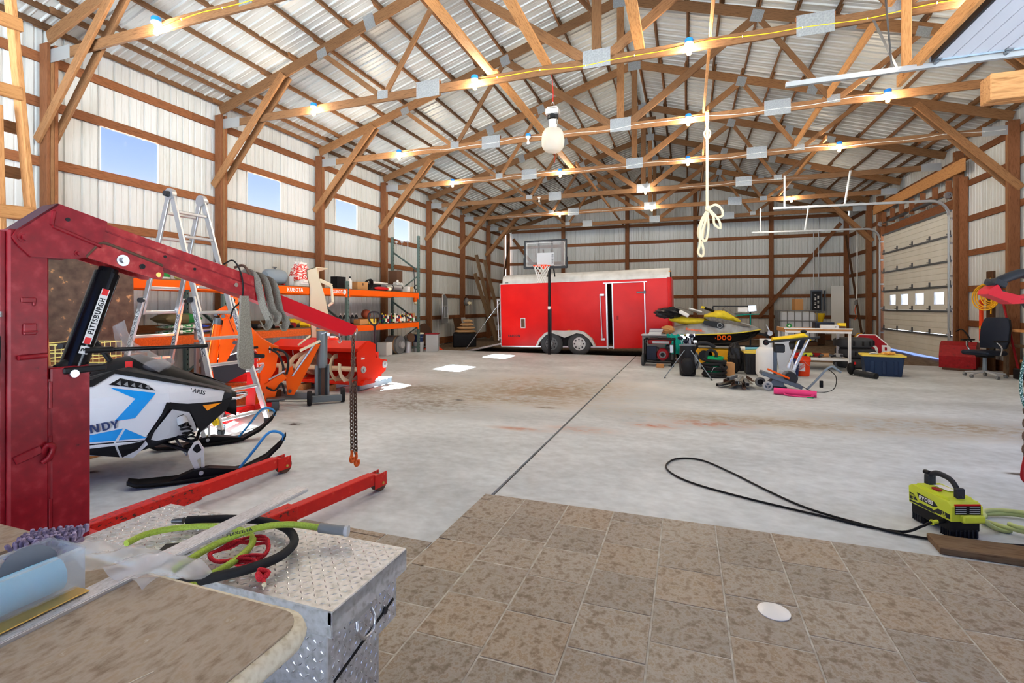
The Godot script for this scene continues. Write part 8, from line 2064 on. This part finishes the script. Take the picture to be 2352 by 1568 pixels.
func workbench() -> void:
	var t := thing("workbench", "white steel workbench on casters with wooden sides, loaded with tools", "workbench", V(2.6, 0, -12.35))
	var hx := 0.58; var hz := 0.42
	for sx in [-1, 1]:
		for sz in [-1, 1]:
			part(t, "leg", MB.new().box(V(hx * sx, 0.47, hz * sz), V(0.05, 0.74, 0.05), 0.004), "white")
			part(t, "caster", MB.new().cyl(V(hx * sx, 0.06, hz * sz - 0.02), V(hx * sx, 0.06, hz * sz + 0.02), 0.06, -1, 16).box(V(hx * sx, 0.1, hz * sz), V(0.04, 0.05, 0.05)), "grey_light")
	part(t, "top", MB.new().box(V(0, 0.86, 0), V(1.24, 0.03, 0.92), 0.004), "wood_new")
	part(t, "top_rail", MB.new().box(V(0, 0.82, 0.45), V(1.22, 0.06, 0.03), 0.004).box(V(0, 0.885, 0.46), V(1.26, 0.025, 0.02), 0.003).box(V(-0.61, 0.885, 0), V(0.02, 0.025, 0.92), 0.003), "white")
	part(t, "side_board", MB.new().box(V(-0.62, 0.85, 0), V(0.02, 0.09, 0.9), 0.003).box(V(0, 0.855, 0.466), V(1.2, 0.04, 0.01)), "wood_new_b")
	part(t, "lower_shelf", MB.new().box(V(0, 0.24, 0), V(1.18, 0.05, 0.86), 0.004), "white")
	part(t, "slot_strip", MB.new().box(V(hx, 0.47, hz + 0.026), V(0.012, 0.6, 0.002)), "grey")
	var top_items := [["basket", V(0.18, 0.877, 0.1), V(0.36, 0.14, 0.26), "navy", "dark blue plastic basket on the workbench"], ["white_case", V(0.24, 0.877, 0.35), V(0.34, 0.09, 0.1), "white", "white plastic case on the workbench front"], ["glue_pail", V(0.46, 0.877, 0.35), V(0.14, 0.13, 0.1), "yellow", "yellow pail with dark label on the workbench"]]
	for q in top_items:
		var c := carton(q[0], q[4], q[0].replace("_", " "), V(2.6, 0, -12.35) + q[1], q[2], q[3])
		if q[0] == "basket":
			for i in 6: part(c, "slot", MB.new().box(V(-0.13 + 0.052 * i, 0.07, 0.132), V(0.026, 0.07, 0.003)), "black")
		elif q[0] == "glue_pail": part(c, "label", MB.new().box(V(0, 0.04, 0.051), V(0.12, 0.05, 0.002)), "brown")
		else: part(c, "clasp", MB.new().box(V(0.1, 0.045, 0.052), V(0.02, 0.03, 0.004)), "grey")
	var tp := thing("tape_reel", "green tape reel on the workbench corner", "tape", V(2.08, 0.89, -11.98))
	part(tp, "reel", MB.new().cyl(V(0, 0.05, 0), V(0, 0.05, 0.03), 0.05, -1, 18), "green")
	part(tp, "hub", MB.new().cyl(V(0, 0.05, 0.03), V(0, 0.05, 0.033), 0.02, -1, 12), "white")
	var gl := thing("glue_gun", "white glue gun lying on the workbench", "glue gun", V(2.95, 0.877, -12.2))
	part(gl, "barrel", MB.new().cyl(V(-0.06, 0.07, 0), V(0.06, 0.06, 0), 0.022, 0.016, 10), "white")
	part(gl, "grip", MB.new().bar(V(0.03, 0.06, 0), V(0.05, 0.012, 0.02), 0.02, 0.03, 0.004), "white")
	var low := [["corded_grinder", "red", -0.3, "red angle grinder on the workbench's lower shelf"], ["drill_driver", "lime", -0.15, "lime drill driver on the workbench's lower shelf"], ["hand_saw", "wood_new_b", 0.16, "wooden-handled saw on the workbench's lower shelf"], ["impact_wrench", "red_dark", 0.02, "dark red impact wrench on the lower shelf"], ["blue_sander", "grey_light", 0.42, "pale blue sander on the workbench's lower shelf"]]
	for i in low.size():
		var o := thing(low[i][0], low[i][3], "tool", V(2.6 + low[i][2], 0.266, -12.05), 30 - 25 * i)
		part(o, "body", MB.new().cyl(V(-0.1, 0.05, 0), V(0.08, 0.06, 0), 0.045, 0.04, 12), low[i][1])
		part(o, "handle", MB.new().bar(V(-0.04, 0.05, 0.02), V(-0.09, 0.03, 0.12), 0.04, 0.045, 0.01), "charcoal")
		part(o, "chuck", MB.new().cyl(V(0.08, 0.06, 0), V(0.14, 0.06, 0), 0.028, 0.014, 10), "dark_steel")
	var ms := thing("miter_saw", "blue-black chop saw standing on the workbench shelf", "saw", V(2.3, 0.266, -12.5))
	part(ms, "base", MB.new().box(V(0, 0.03, 0), V(0.36, 0.06, 0.3), 0.01), "charcoal")
	part(ms, "guard", MB.new().cyl(V(0.06, 0.28, -0.03), V(0.06, 0.28, 0.03), 0.15, -1, 22), "navy")
	part(ms, "motor", MB.new().cyl(V(-0.05, 0.34, 0), V(-0.2, 0.36, 0), 0.08, -1, 16), "charcoal")
	part(ms, "handle", MB.new().tube(smooth([V(0.0, 0.42, 0.06), V(0.1, 0.48, 0.1), V(0.2, 0.42, 0.1)], 4), 0.018, 8), "black")
	# tote right of the bench with rubbish on the lid
	var to := tote("blue-grey storage tote with yellow lid right of the workbench", V(3.62, 0, -11.55), V(0.66, 0.38, 0.46), "tote_blue", -8)
	var rg := thing("rag_heap", "orange and white rags on the yellow tote lid", "rag", V(3.72, 0.41, -11.5))
	part(rg, "rag", crumple(0.13, 0.06, 0.09, 31, 0.5), "tan_orange")
	part(rg, "tissue", MB.new().loft([[V(-0.32, 0.01, 0.05), V(-0.32, 0.03, 0), V(-0.32, 0.01, -0.05)], [V(-0.24, 0.015, 0.06), V(-0.24, 0.05, 0), V(-0.24, 0.015, -0.06)], [V(-0.17, 0.01, 0.04), V(-0.17, 0.025, 0), V(-0.17, 0.01, -0.04)]], true, true, true), "white")
	var lb := thing("leaf_blower_tube", "black leaf blower tube on the floor before the tote", "leaf blower", V(3.2, 0, -11.05))
	part(lb, "tube", MB.new().cyl(V(-0.1, 0.07, -0.2), V(0.12, 0.055, 0.16), 0.055, 0.052, 16), "charcoal")
	part(lb, "mouth", MB.new().cyl(V(0.12, 0.055, 0.16), V(0.128, 0.0545, 0.173), 0.054, -1, 16).cyl(V(0.1285, 0.0545, 0.1735), V(0.129, 0.0545, 0.1745), 0.044, -1, 16), "black")
	part(lb, "body", MB.new().ball(V(-0.15, 0.13, -0.3), V(0.07, 0.12, 0.1), 14, 9), "black")
	part(lb, "label", MB.new().bar(V(0.03, 0.115, 0.01), V(0.08, 0.112, 0.09), 0.05, 0.003), "grey_light")
	part(lb, "trigger", MB.new().box(V(-0.09, 0.24, -0.27), V(0.03, 0.05, 0.03), 0.006), "red")
	# tyres
	for i in 3:
		var w := thing("spare_tyre", "black tyre in the stack behind the workbench, %s" % ["bottom", "middle", "top"][i], "tyre", V(3.5 + 0.03 * (i % 2), 0.22 * i, -12.88), 0, "tyres stacked behind the workbench")
		part(w, "tyre", MB.new().lathe([Vector2(0.2, 0.02), Vector2(0.3, 0.0), Vector2(0.36, 0.03), Vector2(0.375, 0.06), Vector2(0.375, 0.16), Vector2(0.36, 0.19), Vector2(0.3, 0.215), Vector2(0.2, 0.2), Vector2(0.19, 0.11), Vector2(0.2, 0.02)], T(0, 0.0, 0), 28), "tyre_grey")
		for k in 14:
			var a := TAU * k / 14
			part(w, "tread_block", MB.new().box(V(cos(a) * 0.374, 0.11, sin(a) * 0.374), V(0.02, 0.1, 0.1), 0.004, T(0, 0, 0)), "rubber") if k < 5 or k > 12 else null
	# stop sign
	var s := thing("stop_sign", "red octagonal STOP sign leaning behind the tote", "sign", V(4.06, 0, -13.35), -10)
	var oc := []
	for k in 8: oc.append(Vector2.from_angle(TAU * (k + 0.5) / 8) * 0.41)
	var oc2 := []
	for k in 8: oc2.append(Vector2.from_angle(TAU * (k + 0.5) / 8) * 0.385)
	var lean := T(-0.14, 0.34, 0.0, -8, 0, 0)
	part(s, "border", MB.new().prism(oc, 0, 0.004), "white", lean)
	part(s, "face", MB.new().prism(oc2, 0.004, 0.006), "sign_red", lean)
	lettering(s, "sign_letters", "STOP", 0.36, "white", lean * T(0, 0, 0.007), 0.002)

func far_right() -> void:
	var b := thing("liquid_container", "white caged liquid container by the back wall", "liquid container", V(3.75, -0.05, -20.4))
	part(b, "tank", MB.new().box(V(0, 0.7, 0), V(1.12, 1.0, 0.92), 0.06), "tank_white")
	for i in 6:
		part(b, "cage_bar", MB.new().cyl(V(-0.58 + 0.232 * i, 0.15, 0.49), V(-0.58 + 0.232 * i, 1.26, 0.49), 0.014, -1, 6), "grey")
		part(b, "cage_bar", MB.new().cyl(V(-0.6, 0.15, -0.45 + 0.18 * i), V(-0.6, 1.26, -0.45 + 0.18 * i), 0.014, -1, 6), "grey")
	for y in [0.2, 0.55, 0.9, 1.26]:
		part(b, "cage_hoop", MB.new().tube([V(-0.6, y, 0.5), V(0.6, y, 0.5), V(0.6, y, -0.5), V(-0.6, y, -0.5)], 0.014, 6, true), "grey")
	part(b, "base_pallet", MB.new().box(V(0, 0.08, 0), V(1.2, 0.14, 1.0), 0.01), "wood_dark")
	var yf := thing("yellow_funnel", "yellow funnel bucket behind the caged container", "bucket", V(4.62, 0.75, -20.9))
	part(yf, "cone", MB.new().lathe([Vector2(0.1, 0), Vector2(0.2, 0.36), Vector2(0.19, 0.36), Vector2(0.09, 0.01)], Transform3D.IDENTITY, 16), "yellow")
	part(yf, "stand", MB.new().box(V(0, -0.4, 0), V(0.3, 0.78, 0.3), 0.01), "wood_dark")
	carton("cardboard_box", "tall cardboard box standing on the caged container", "box", V(3.82, 1.215, -20.4), V(0.28, 0.42, 0.3), "card", 10, "brown")
	var ep := thing("electrical_panel", "open grey breaker panel with conduits on the back wall", "electrical panel", V(5.02, 0, -23.2))
	part(ep, "box", MB.new().box(V(0, 1.6, 0), V(0.4, 0.86, 0.14), 0.006), "grey_mid")
	part(ep, "interior", MB.new().box(V(0, 1.6, 0.072), V(0.32, 0.78, 0.004)), "charcoal")
	for i in 9:
		for k in [-1, 1]:
			part(ep, "breaker", MB.new().box(V(0.05 * k, 1.32 + 0.065 * i, 0.085), V(0.06, 0.04, 0.02), 0.003), "white" if (i + k) % 3 else "black")
	for x in [-0.1, 0.08]:
		part(ep, "conduit", MB.new().cyl(V(x, 2.03, 0.02), V(x, 5.0, 0.02), 0.018, -1, 8), "galv")
	part(ep, "door_flap", MB.new().box(V(0.28, 1.6, 0.1), V(0.02, 0.84, 0.2), 0.003), "grey_mid")
	var sw := thing("switch_conduit", "white conduit drop with switch beside the far door", "conduit", V(6.0, 0, -21.6))
	part(sw, "conduit", MB.new().tube([V(0, 4.4, 0), V(0.0, 2.4, 0), V(-0.02, 1.75, 0.02), V(-0.05, 1.6, 0.04)], 0.02, 6), "white")
	part(sw, "switch_box", MB.new().box(V(-0.05, 1.5, 0.04), V(0.08, 0.16, 0.08), 0.008), "grey")
	part(sw, "coiled_lead", MB.new().tube(smooth([V(-0.05, 1.42, 0.05), V(-0.09, 1.2, 0.06), V(-0.05, 1.0, 0.06), V(-0.1, 0.85, 0.06)], 4), 0.012, 5), "orange")
	var sh := thing("white_board_sheet", "white sheet panel standing in the back right corner", "panel", V(5.75, 0, -23.05))
	part(sh, "sheet", MB.new().box(V(0, 1.1, 0), V(0.45, 2.2, 0.02), 0.003, T(0, 0, 0, -3, 0, 0)), "white")
	var jc := thing("yellow_jerrycan", "yellow fuel can by the far door track", "fuel can", V(5.6, -0.04, -19.9))
	part(jc, "can", MB.new().box(V(0, 0.2, 0), V(0.3, 0.4, 0.24), 0.05), "yellow_deep")
	part(jc, "handle", MB.new().tube(smooth([V(-0.1, 0.4, 0), V(-0.05, 0.47, 0), V(0.05, 0.47, 0), V(0.1, 0.4, 0)], 4), 0.02, 6), "yellow_deep")
	part(jc, "spout", MB.new().cyl(V(0.08, 0.38, 0.05), V(0.13, 0.52, 0.05), 0.03, 0.02, 8), "black")
	# office chair and machine by the right wall
	var c := thing("office_chair", "dark blue swivel office chair near the right wall", "office chair", V(5.36, 0.0, -11.85), -62)
	part(c, "seat", MB.new().box(V(0, 0.47, 0.02), V(0.5, 0.09, 0.48), 0.035), "navy_leather")
	var bk := []
	for q in [[0.55, -0.2, 0.2], [0.7, -0.23, 0.235], [0.95, -0.26, 0.235], [1.1, -0.29, 0.2], [1.14, -0.295, 0.15]]:
		bk.append([V(-q[2], q[0], q[1] + 0.05), V(0, q[0], q[1] + 0.02), V(q[2], q[0], q[1] + 0.05), V(q[2], q[0], q[1] - 0.03), V(0, q[0], q[1] - 0.05), V(-q[2], q[0], q[1] - 0.03)])
	part(c, "backrest", MB.new().loft(bk, true, true, false), "navy_leather")
	part(c, "back_bracket", MB.new().bar(V(0, 0.44, -0.1), V(0, 0.65, -0.26), 0.08, 0.03, 0.006), "black")
	part(c, "gas_column", MB.new().cyl(V(0, 0.12, 0), V(0, 0.42, 0), 0.035, 0.028, 14), "grey_blue")
	part(c, "mechanism", MB.new().box(V(0, 0.41, 0), V(0.2, 0.05, 0.2), 0.01), "black")
	for s in [-1, 1]:
		part(c, "armrest", MB.new().box(V(0.29 * s, 0.7, 0.02), V(0.07, 0.03, 0.28), 0.012), "black")
		part(c, "arm_post", MB.new().tube(smooth([V(0.26 * s, 0.69, 0.08), V(0.3 * s, 0.58, 0.02), V(0.25 * s, 0.44, -0.02)], 4), 0.016, 8), "chrome")
	for k in 5:
		var a := TAU * k / 5 + 0.3
		part(c, "base_spoke", MB.new().bar(V(0, 0.12, 0), V(cos(a) * 0.3, 0.075, sin(a) * 0.3), 0.05, 0.03, 0.008), "grey_light")
		part(c, "caster", MB.new().cyl(V(cos(a) * 0.3 - 0.02, 0.03, sin(a) * 0.3), V(cos(a) * 0.3 + 0.02, 0.03, sin(a) * 0.3), 0.03, -1, 12), "grey")
	var m := thing("red_machine", "worn red steel machine hood on the dirt beside the door", "machine", V(5.62, 0.0, -13.35), 62)
	part(m, "hood", MB.new().prism([Vector2(-0.5, 0.05), Vector2(-0.52, 0.3), Vector2(-0.4, 0.52), Vector2(-0.18, 0.6), Vector2(0.4, 0.55), Vector2(0.48, 0.3), Vector2(0.48, 0.05)], -0.3, 0.28), "red_worn")
	part(m, "skid", MB.new().box(V(0, 0.03, 0), V(1.0, 0.06, 0.5), 0.01), "rust")
	part(m, "label", MB.new().box(V(-0.1, 0.36, 0.282), V(0.06, 0.04, 0.003)), "grey_light")
	part(m, "hose", MB.new().tube(smooth([V(-0.1, 0.55, 0.2), V(0.05, 0.75, 0.1), V(0.2, 0.85, 0.0), V(0.3, 0.8, -0.1)], 4), 0.015, 6), "black")
	part(m, "side_frame", MB.new().box(V(0.56, 0.25, 0.0), V(0.12, 0.5, 0.5), 0.01), "red_dark")
	# wall clutter at the right edge
	var yc := thing("yellow_cord_coil", "yellow extension cord coiled on a wall plank", "cord", V(6.02, 1.95, -13.1))
	for i in 6:
		part(yc, "coil", MB.new().tube(ring_pts(0.2 + 0.015 * i, 20, V(-0.02 * i, -0.3 - 0.02 * i, 0.02 * (i % 3)), 86, 5 * i), 0.014, 5, true), "yellow_deep")
	part(yc, "tail", MB.new().tube(smooth([V(0, 0.0, 0), V(-0.05, -0.3, 0.15), V(-0.04, -0.75, 0.1)], 4), 0.014, 5), "yellow_deep")
	var wp := thing("wall_plank", "wide rough plank standing against right wall with coiled cord", "plank", V(6.05, 0, -13.15))
	timber(wp, "board", V(0, 0, 0), V(0, 2.1, 0), 0.24, 0.05, "wood_dark", V(1, 0, 0))
	var rl := thing("red_level", "red spirit level hanging beside the coiled cord", "level", V(6.0, 0, -13.4))
	part(rl, "level", MB.new().box(V(0, 1.05, 0), V(0.04, 0.9, 0.09), 0.005), "orange_red")
	part(rl, "vial", MB.new().box(V(-0.021, 0.9, 0), V(0.004, 0.06, 0.05)), "yellow")
	for i in 3:
		var w := thing("white_pipe", "white plastic pipe in a rack by the chair, %s" % ["left", "middle", "right"][i], "pipe", V(5.9, 0, -11.4 + 0.2 * i), 0, "white pipes by the chair")
		part(w, "pipe", MB.new().cyl(V(-0.1, 0.1, 0.05), V(-0.06, [1.1, 0.95, 1.15][i], 0), 0.05, -1, 14), "white")
		part(w, "bore", MB.new().cyl(V(-0.06, [1.1, 0.95, 1.15][i], 0), V(-0.06, [1.1, 0.95, 1.15][i] + 0.002, 0), 0.04, -1, 12), "charcoal")
	var wr := thing("offcut_rack", "rough wooden offcut rack behind the office chair", "rack", V(5.95, 0, -11.6))
	for i in 3:
		timber(wr, "rail", V(-0.15 + 0.15 * i, 0.9 - 0.3 * i, 0.5), V(-0.15 + 0.15 * i, 0.9 - 0.3 * i, -0.6), 0.1, 0.05, ["wood_new", "wood_old", "wood_new_b"][i])
	timber(wr, "post", V(-0.15, 0, 0.45), V(-0.15, 0.95, 0.45), 0.09, 0.05, "wood_new", V(1, 0, 0))
	timber(wr, "post", V(-0.15, 0, -0.5), V(-0.15, 0.95, -0.5), 0.09, 0.05, "wood_old", V(1, 0, 0))
	var sv := thing("red_broom", "red-handled broom leaning on the right wall", "broom", V(5.9, 0, -12.3))
	part(sv, "handle", MB.new().cyl(V(-0.1, 0.1, 0.6), V(0.15, 1.9, -0.6), 0.02, -1, 8), "red_dark")
	part(sv, "head", MB.new().box(V(-0.1, 0.1, 0.62), V(0.08, 0.2, 0.3), 0.02), "black")
# ---------------------------------------------------------------- overhead doors and their tracks
func track_path(z: float, s := 1.0) -> Array:
	var p := [V(XR - 0.17, 0.02, z), V(XR - 0.17, 3.55, z)]
	for i in 6:
		var a := PI / 2 * (i + 1) / 6
		p.append(V(XR - 0.17 - 0.38 * (1 - cos(a)), 3.55 + 0.38 * sin(a), z))
	return p
func rail(b: MB, a: Vector3, c: Vector3) -> MB:
	return b.bar(a, c, 0.05, 0.008).bar(a + V(0, 0.028, 0.022), c + V(0, 0.028, 0.022), 0.006, 0.05).bar(a + V(0, 0.028, -0.022), c + V(0, 0.028, -0.022), 0.006, 0.05)

func doors() -> void:
	var d := struct("door_1")
	var za := -14.93; var zb := -19.37
	var n := 6; var H := 3.7
	for i in n:
		var y0 := 0.03 + H / n * i; var y1 := 0.03 + H / n * (i + 1) - 0.006
		var x := XR - 0.06
		if i == 2:                                  # glazed section
			var zs := [za, -15.42, -15.86, -16.62, -17.06, -17.6, -18.04, -18.5, -18.94, zb]
			zs = [za, -15.3, -15.85, -16.42, -16.97, -17.44, -17.95, -18.34, -18.8, zb]
			for k in range(0, 9, 2):
				part(d, "door_section", MB.new().box(V(x, (y0 + y1) / 2, (zs[k] + zs[k + 1]) / 2), V(0.045, y1 - y0, zs[k] - zs[k + 1]), 0.003), "door_paint")
			for k in range(1, 8, 2):
				var zc: float = (zs[k] + zs[k + 1]) / 2; var w: float = zs[k] - zs[k + 1]
				part(d, "door_section", MB.new().box(V(x, y0 + 0.07, zc), V(0.045, 0.14, w)).box(V(x, y1 - 0.07, zc), V(0.045, 0.14, w)), "door_paint")
				part(d, "door_pane", MB.new().box(V(x, (y0 + y1) / 2, zc), V(0.006, y1 - y0 - 0.27, w)), "glass")
				part(d, "pane_frame", MB.new().tube([V(x - 0.024, y0 + 0.14, zs[k]), V(x - 0.024, y1 - 0.14, zs[k]), V(x - 0.024, y1 - 0.14, zs[k + 1]), V(x - 0.024, y0 + 0.14, zs[k + 1])], 0.012, 4, true), "white")
		else:
			# pressed skin: four ribs with real grooves between them, on a solid core
			var sk := MB.new().box(V(x + 0.006, (y0 + y1) / 2, (za + zb) / 2), V(0.033, y1 - y0, za - zb))
			for k in 4:
				var rh := (y1 - y0) / 4
				sk.box(V(x - 0.0065, y0 + rh * (k + 0.5), (za + zb) / 2), V(0.032, rh - 0.006, za - zb), 0.004)
			part(d, "door_section", sk, "door_paint")
		part(d, "strut", MB.new().box(V(x - 0.045, y1 - 0.02, (za + zb) / 2), V(0.05, 0.045, za - zb), 0.004), "galv_dark")
		if i < n - 1:
			for k in 5:
				part(d, "hinge", MB.new().box(V(x - 0.035, y1 + 0.06, lerpf(za - 0.08, zb + 0.08, k / 4.0)), V(0.03, 0.12, 0.05), 0.004).box(V(x - 0.07, y1 + 0.03, lerpf(za - 0.08, zb + 0.08, k / 4.0)), V(0.06, 0.02, 0.03)), "dark_steel")
	for z in [za + 0.06, zb - 0.06]:
		var t := MB.new()
		var p := track_path(z)
		for i in p.size() - 1: rail(t, p[i], p[i + 1])
		rail(t, p[p.size() - 1], V(2.2, 3.98, z))
		part(d, "track", t, "galv")
		for y in [0.5, 1.3, 2.1, 2.9, 3.5]:
			part(d, "track_bracket", MB.new().box(V(XR - 0.1, y, z), V(0.1, 0.05, 0.06), 0.004), "galv")
		for x in [2.45, 3.85]:
			var top: float = 4.86
			part(d, "track_hanger", MB.new().bar(V(x, 4.0, z), V(x + (0.12 if x > 3 else 0.0), top, z + 0.02), 0.004, 0.035).bar(V(x + 0.03, 4.0, z), V(x + 0.03 + (0.12 if x > 3 else 0.0), top, z + 0.02), 0.035, 0.004), "galv")
	part(d, "spring_shaft", MB.new().cyl(V(XR - 0.16, 4.08, za + 0.1), V(XR - 0.16, 4.08, zb - 0.1), 0.016, -1, 8).cyl(V(XR - 0.16, 4.08, -15.6), V(XR - 0.16, 4.08, -16.8), 0.05, -1, 12).cyl(V(XR - 0.16, 4.08, -17.4), V(XR - 0.16, 4.08, -18.6), 0.05, -1, 12), "dark_steel")
	for z in [za, zb]:
		part(d, "cable_drum", MB.new().cyl(V(XR - 0.16, 4.08, z - 0.03), V(XR - 0.16, 4.08, z + 0.03), 0.08, -1, 16), "alu")
	# near door, rolled up overhead
	var e := struct("door_2")
	var ya := 4.02; var zc := -4.35
	for i in 6:
		var x0 := 2.55 + 0.605 * i
		var sk := MB.new().box(V(x0 + 0.3, ya + 0.046, zc), V(0.6, 0.033, 4.5))
		for k in 4:
			sk.box(V(x0 + 0.15 * (k + 0.5), ya + 0.0335, zc), V(0.143, 0.032, 4.5), 0.004)
		part(e, "door_section", sk, "door_blue_white")
		part(e, "roller", MB.new().box(V(x0 + 0.02, ya + 0.03, -6.58), V(0.07, 0.06, 0.05), 0.004).cyl(V(x0 + 0.02, ya, -6.58), V(x0 + 0.02, ya, -6.66), 0.022, -1, 10), "galv_dark")
	part(e, "edge_seal", MB.new().box(V(2.53, ya + 0.03, zc), V(0.03, 0.07, 4.5), 0.004), "charcoal")
	part(e, "end_rail", MB.new().box(V(4.3, ya + 0.03, -6.59), V(3.6, 0.06, 0.02)), "grey_blue")
	for z in [-6.66, -2.04]:
		var t := MB.new()
		rail(t, V(XR - 0.55, 3.98, z), V(1.12, 3.98, z))
		var p := track_path(z)
		for i in p.size() - 1: rail(t, p[i], p[i + 1])
		part(e, "track", t, "galv")
	part(e, "track_hanger", MB.new().bar(V(2.2, 4.0, -6.7), V(2.2, 5.2, -6.95), 0.004, 0.045).bar(V(2.26, 4.0, -6.7), V(2.1, 4.75, -6.95), 0.045, 0.004), "galv_dark")
	# boards hung from the trusses beside the doors
	var lab := ["new board hung alongside the raised door", "new board carrying the track over to the far trusses", "new board ending by the far door track"]
	var sp := [[2.43, 4.06, -2.0, -7.2, 0.05, 0.14], [2.3, 4.99, -6.9, -12.9, 0.04, 0.14], [2.85, 4.99, -12.3, -18.4, 0.04, 0.09]]
	for i in 3:
		var b := thing("hung_board", lab[i], "board", V(sp[i][0], sp[i][1], 0))
		timber(b, "plank", V(0, 0.02, sp[i][2]), V(0.0, 0.02, sp[i][3]), sp[i][4], sp[i][5], ["wood_new_b", "wood_new", "wood_new"][i])
		if i == 0:
			timber(b, "hanger", V(0, 0.0, -4.36), V(0, 1.0, -4.36), 0.04, 0.09, "wood_new_b", V(1, 0, 0))
			timber(b, "hanger", V(0, 0.0, -6.98), V(0, 0.95, -6.98), 0.04, 0.09, "wood_new_b", V(1, 0, 0))
func _ready() -> void:
	rng.seed = 7
	camera_and_light()
	materials()
	shell()
	overhead()
	engine_hoist()
	snowmobile()
	ladder()
	backhoe()
	engine_stand()
	lift_stand()
	snowblower()
	rack()
	left_clutter()
	foreground()
	pressure_washer()
	right_post()
	trailer()
	hoop()
	jet_ski()
	generator()
	golf_bag()
	heap()
	workbench()
	far_right()
	doors()
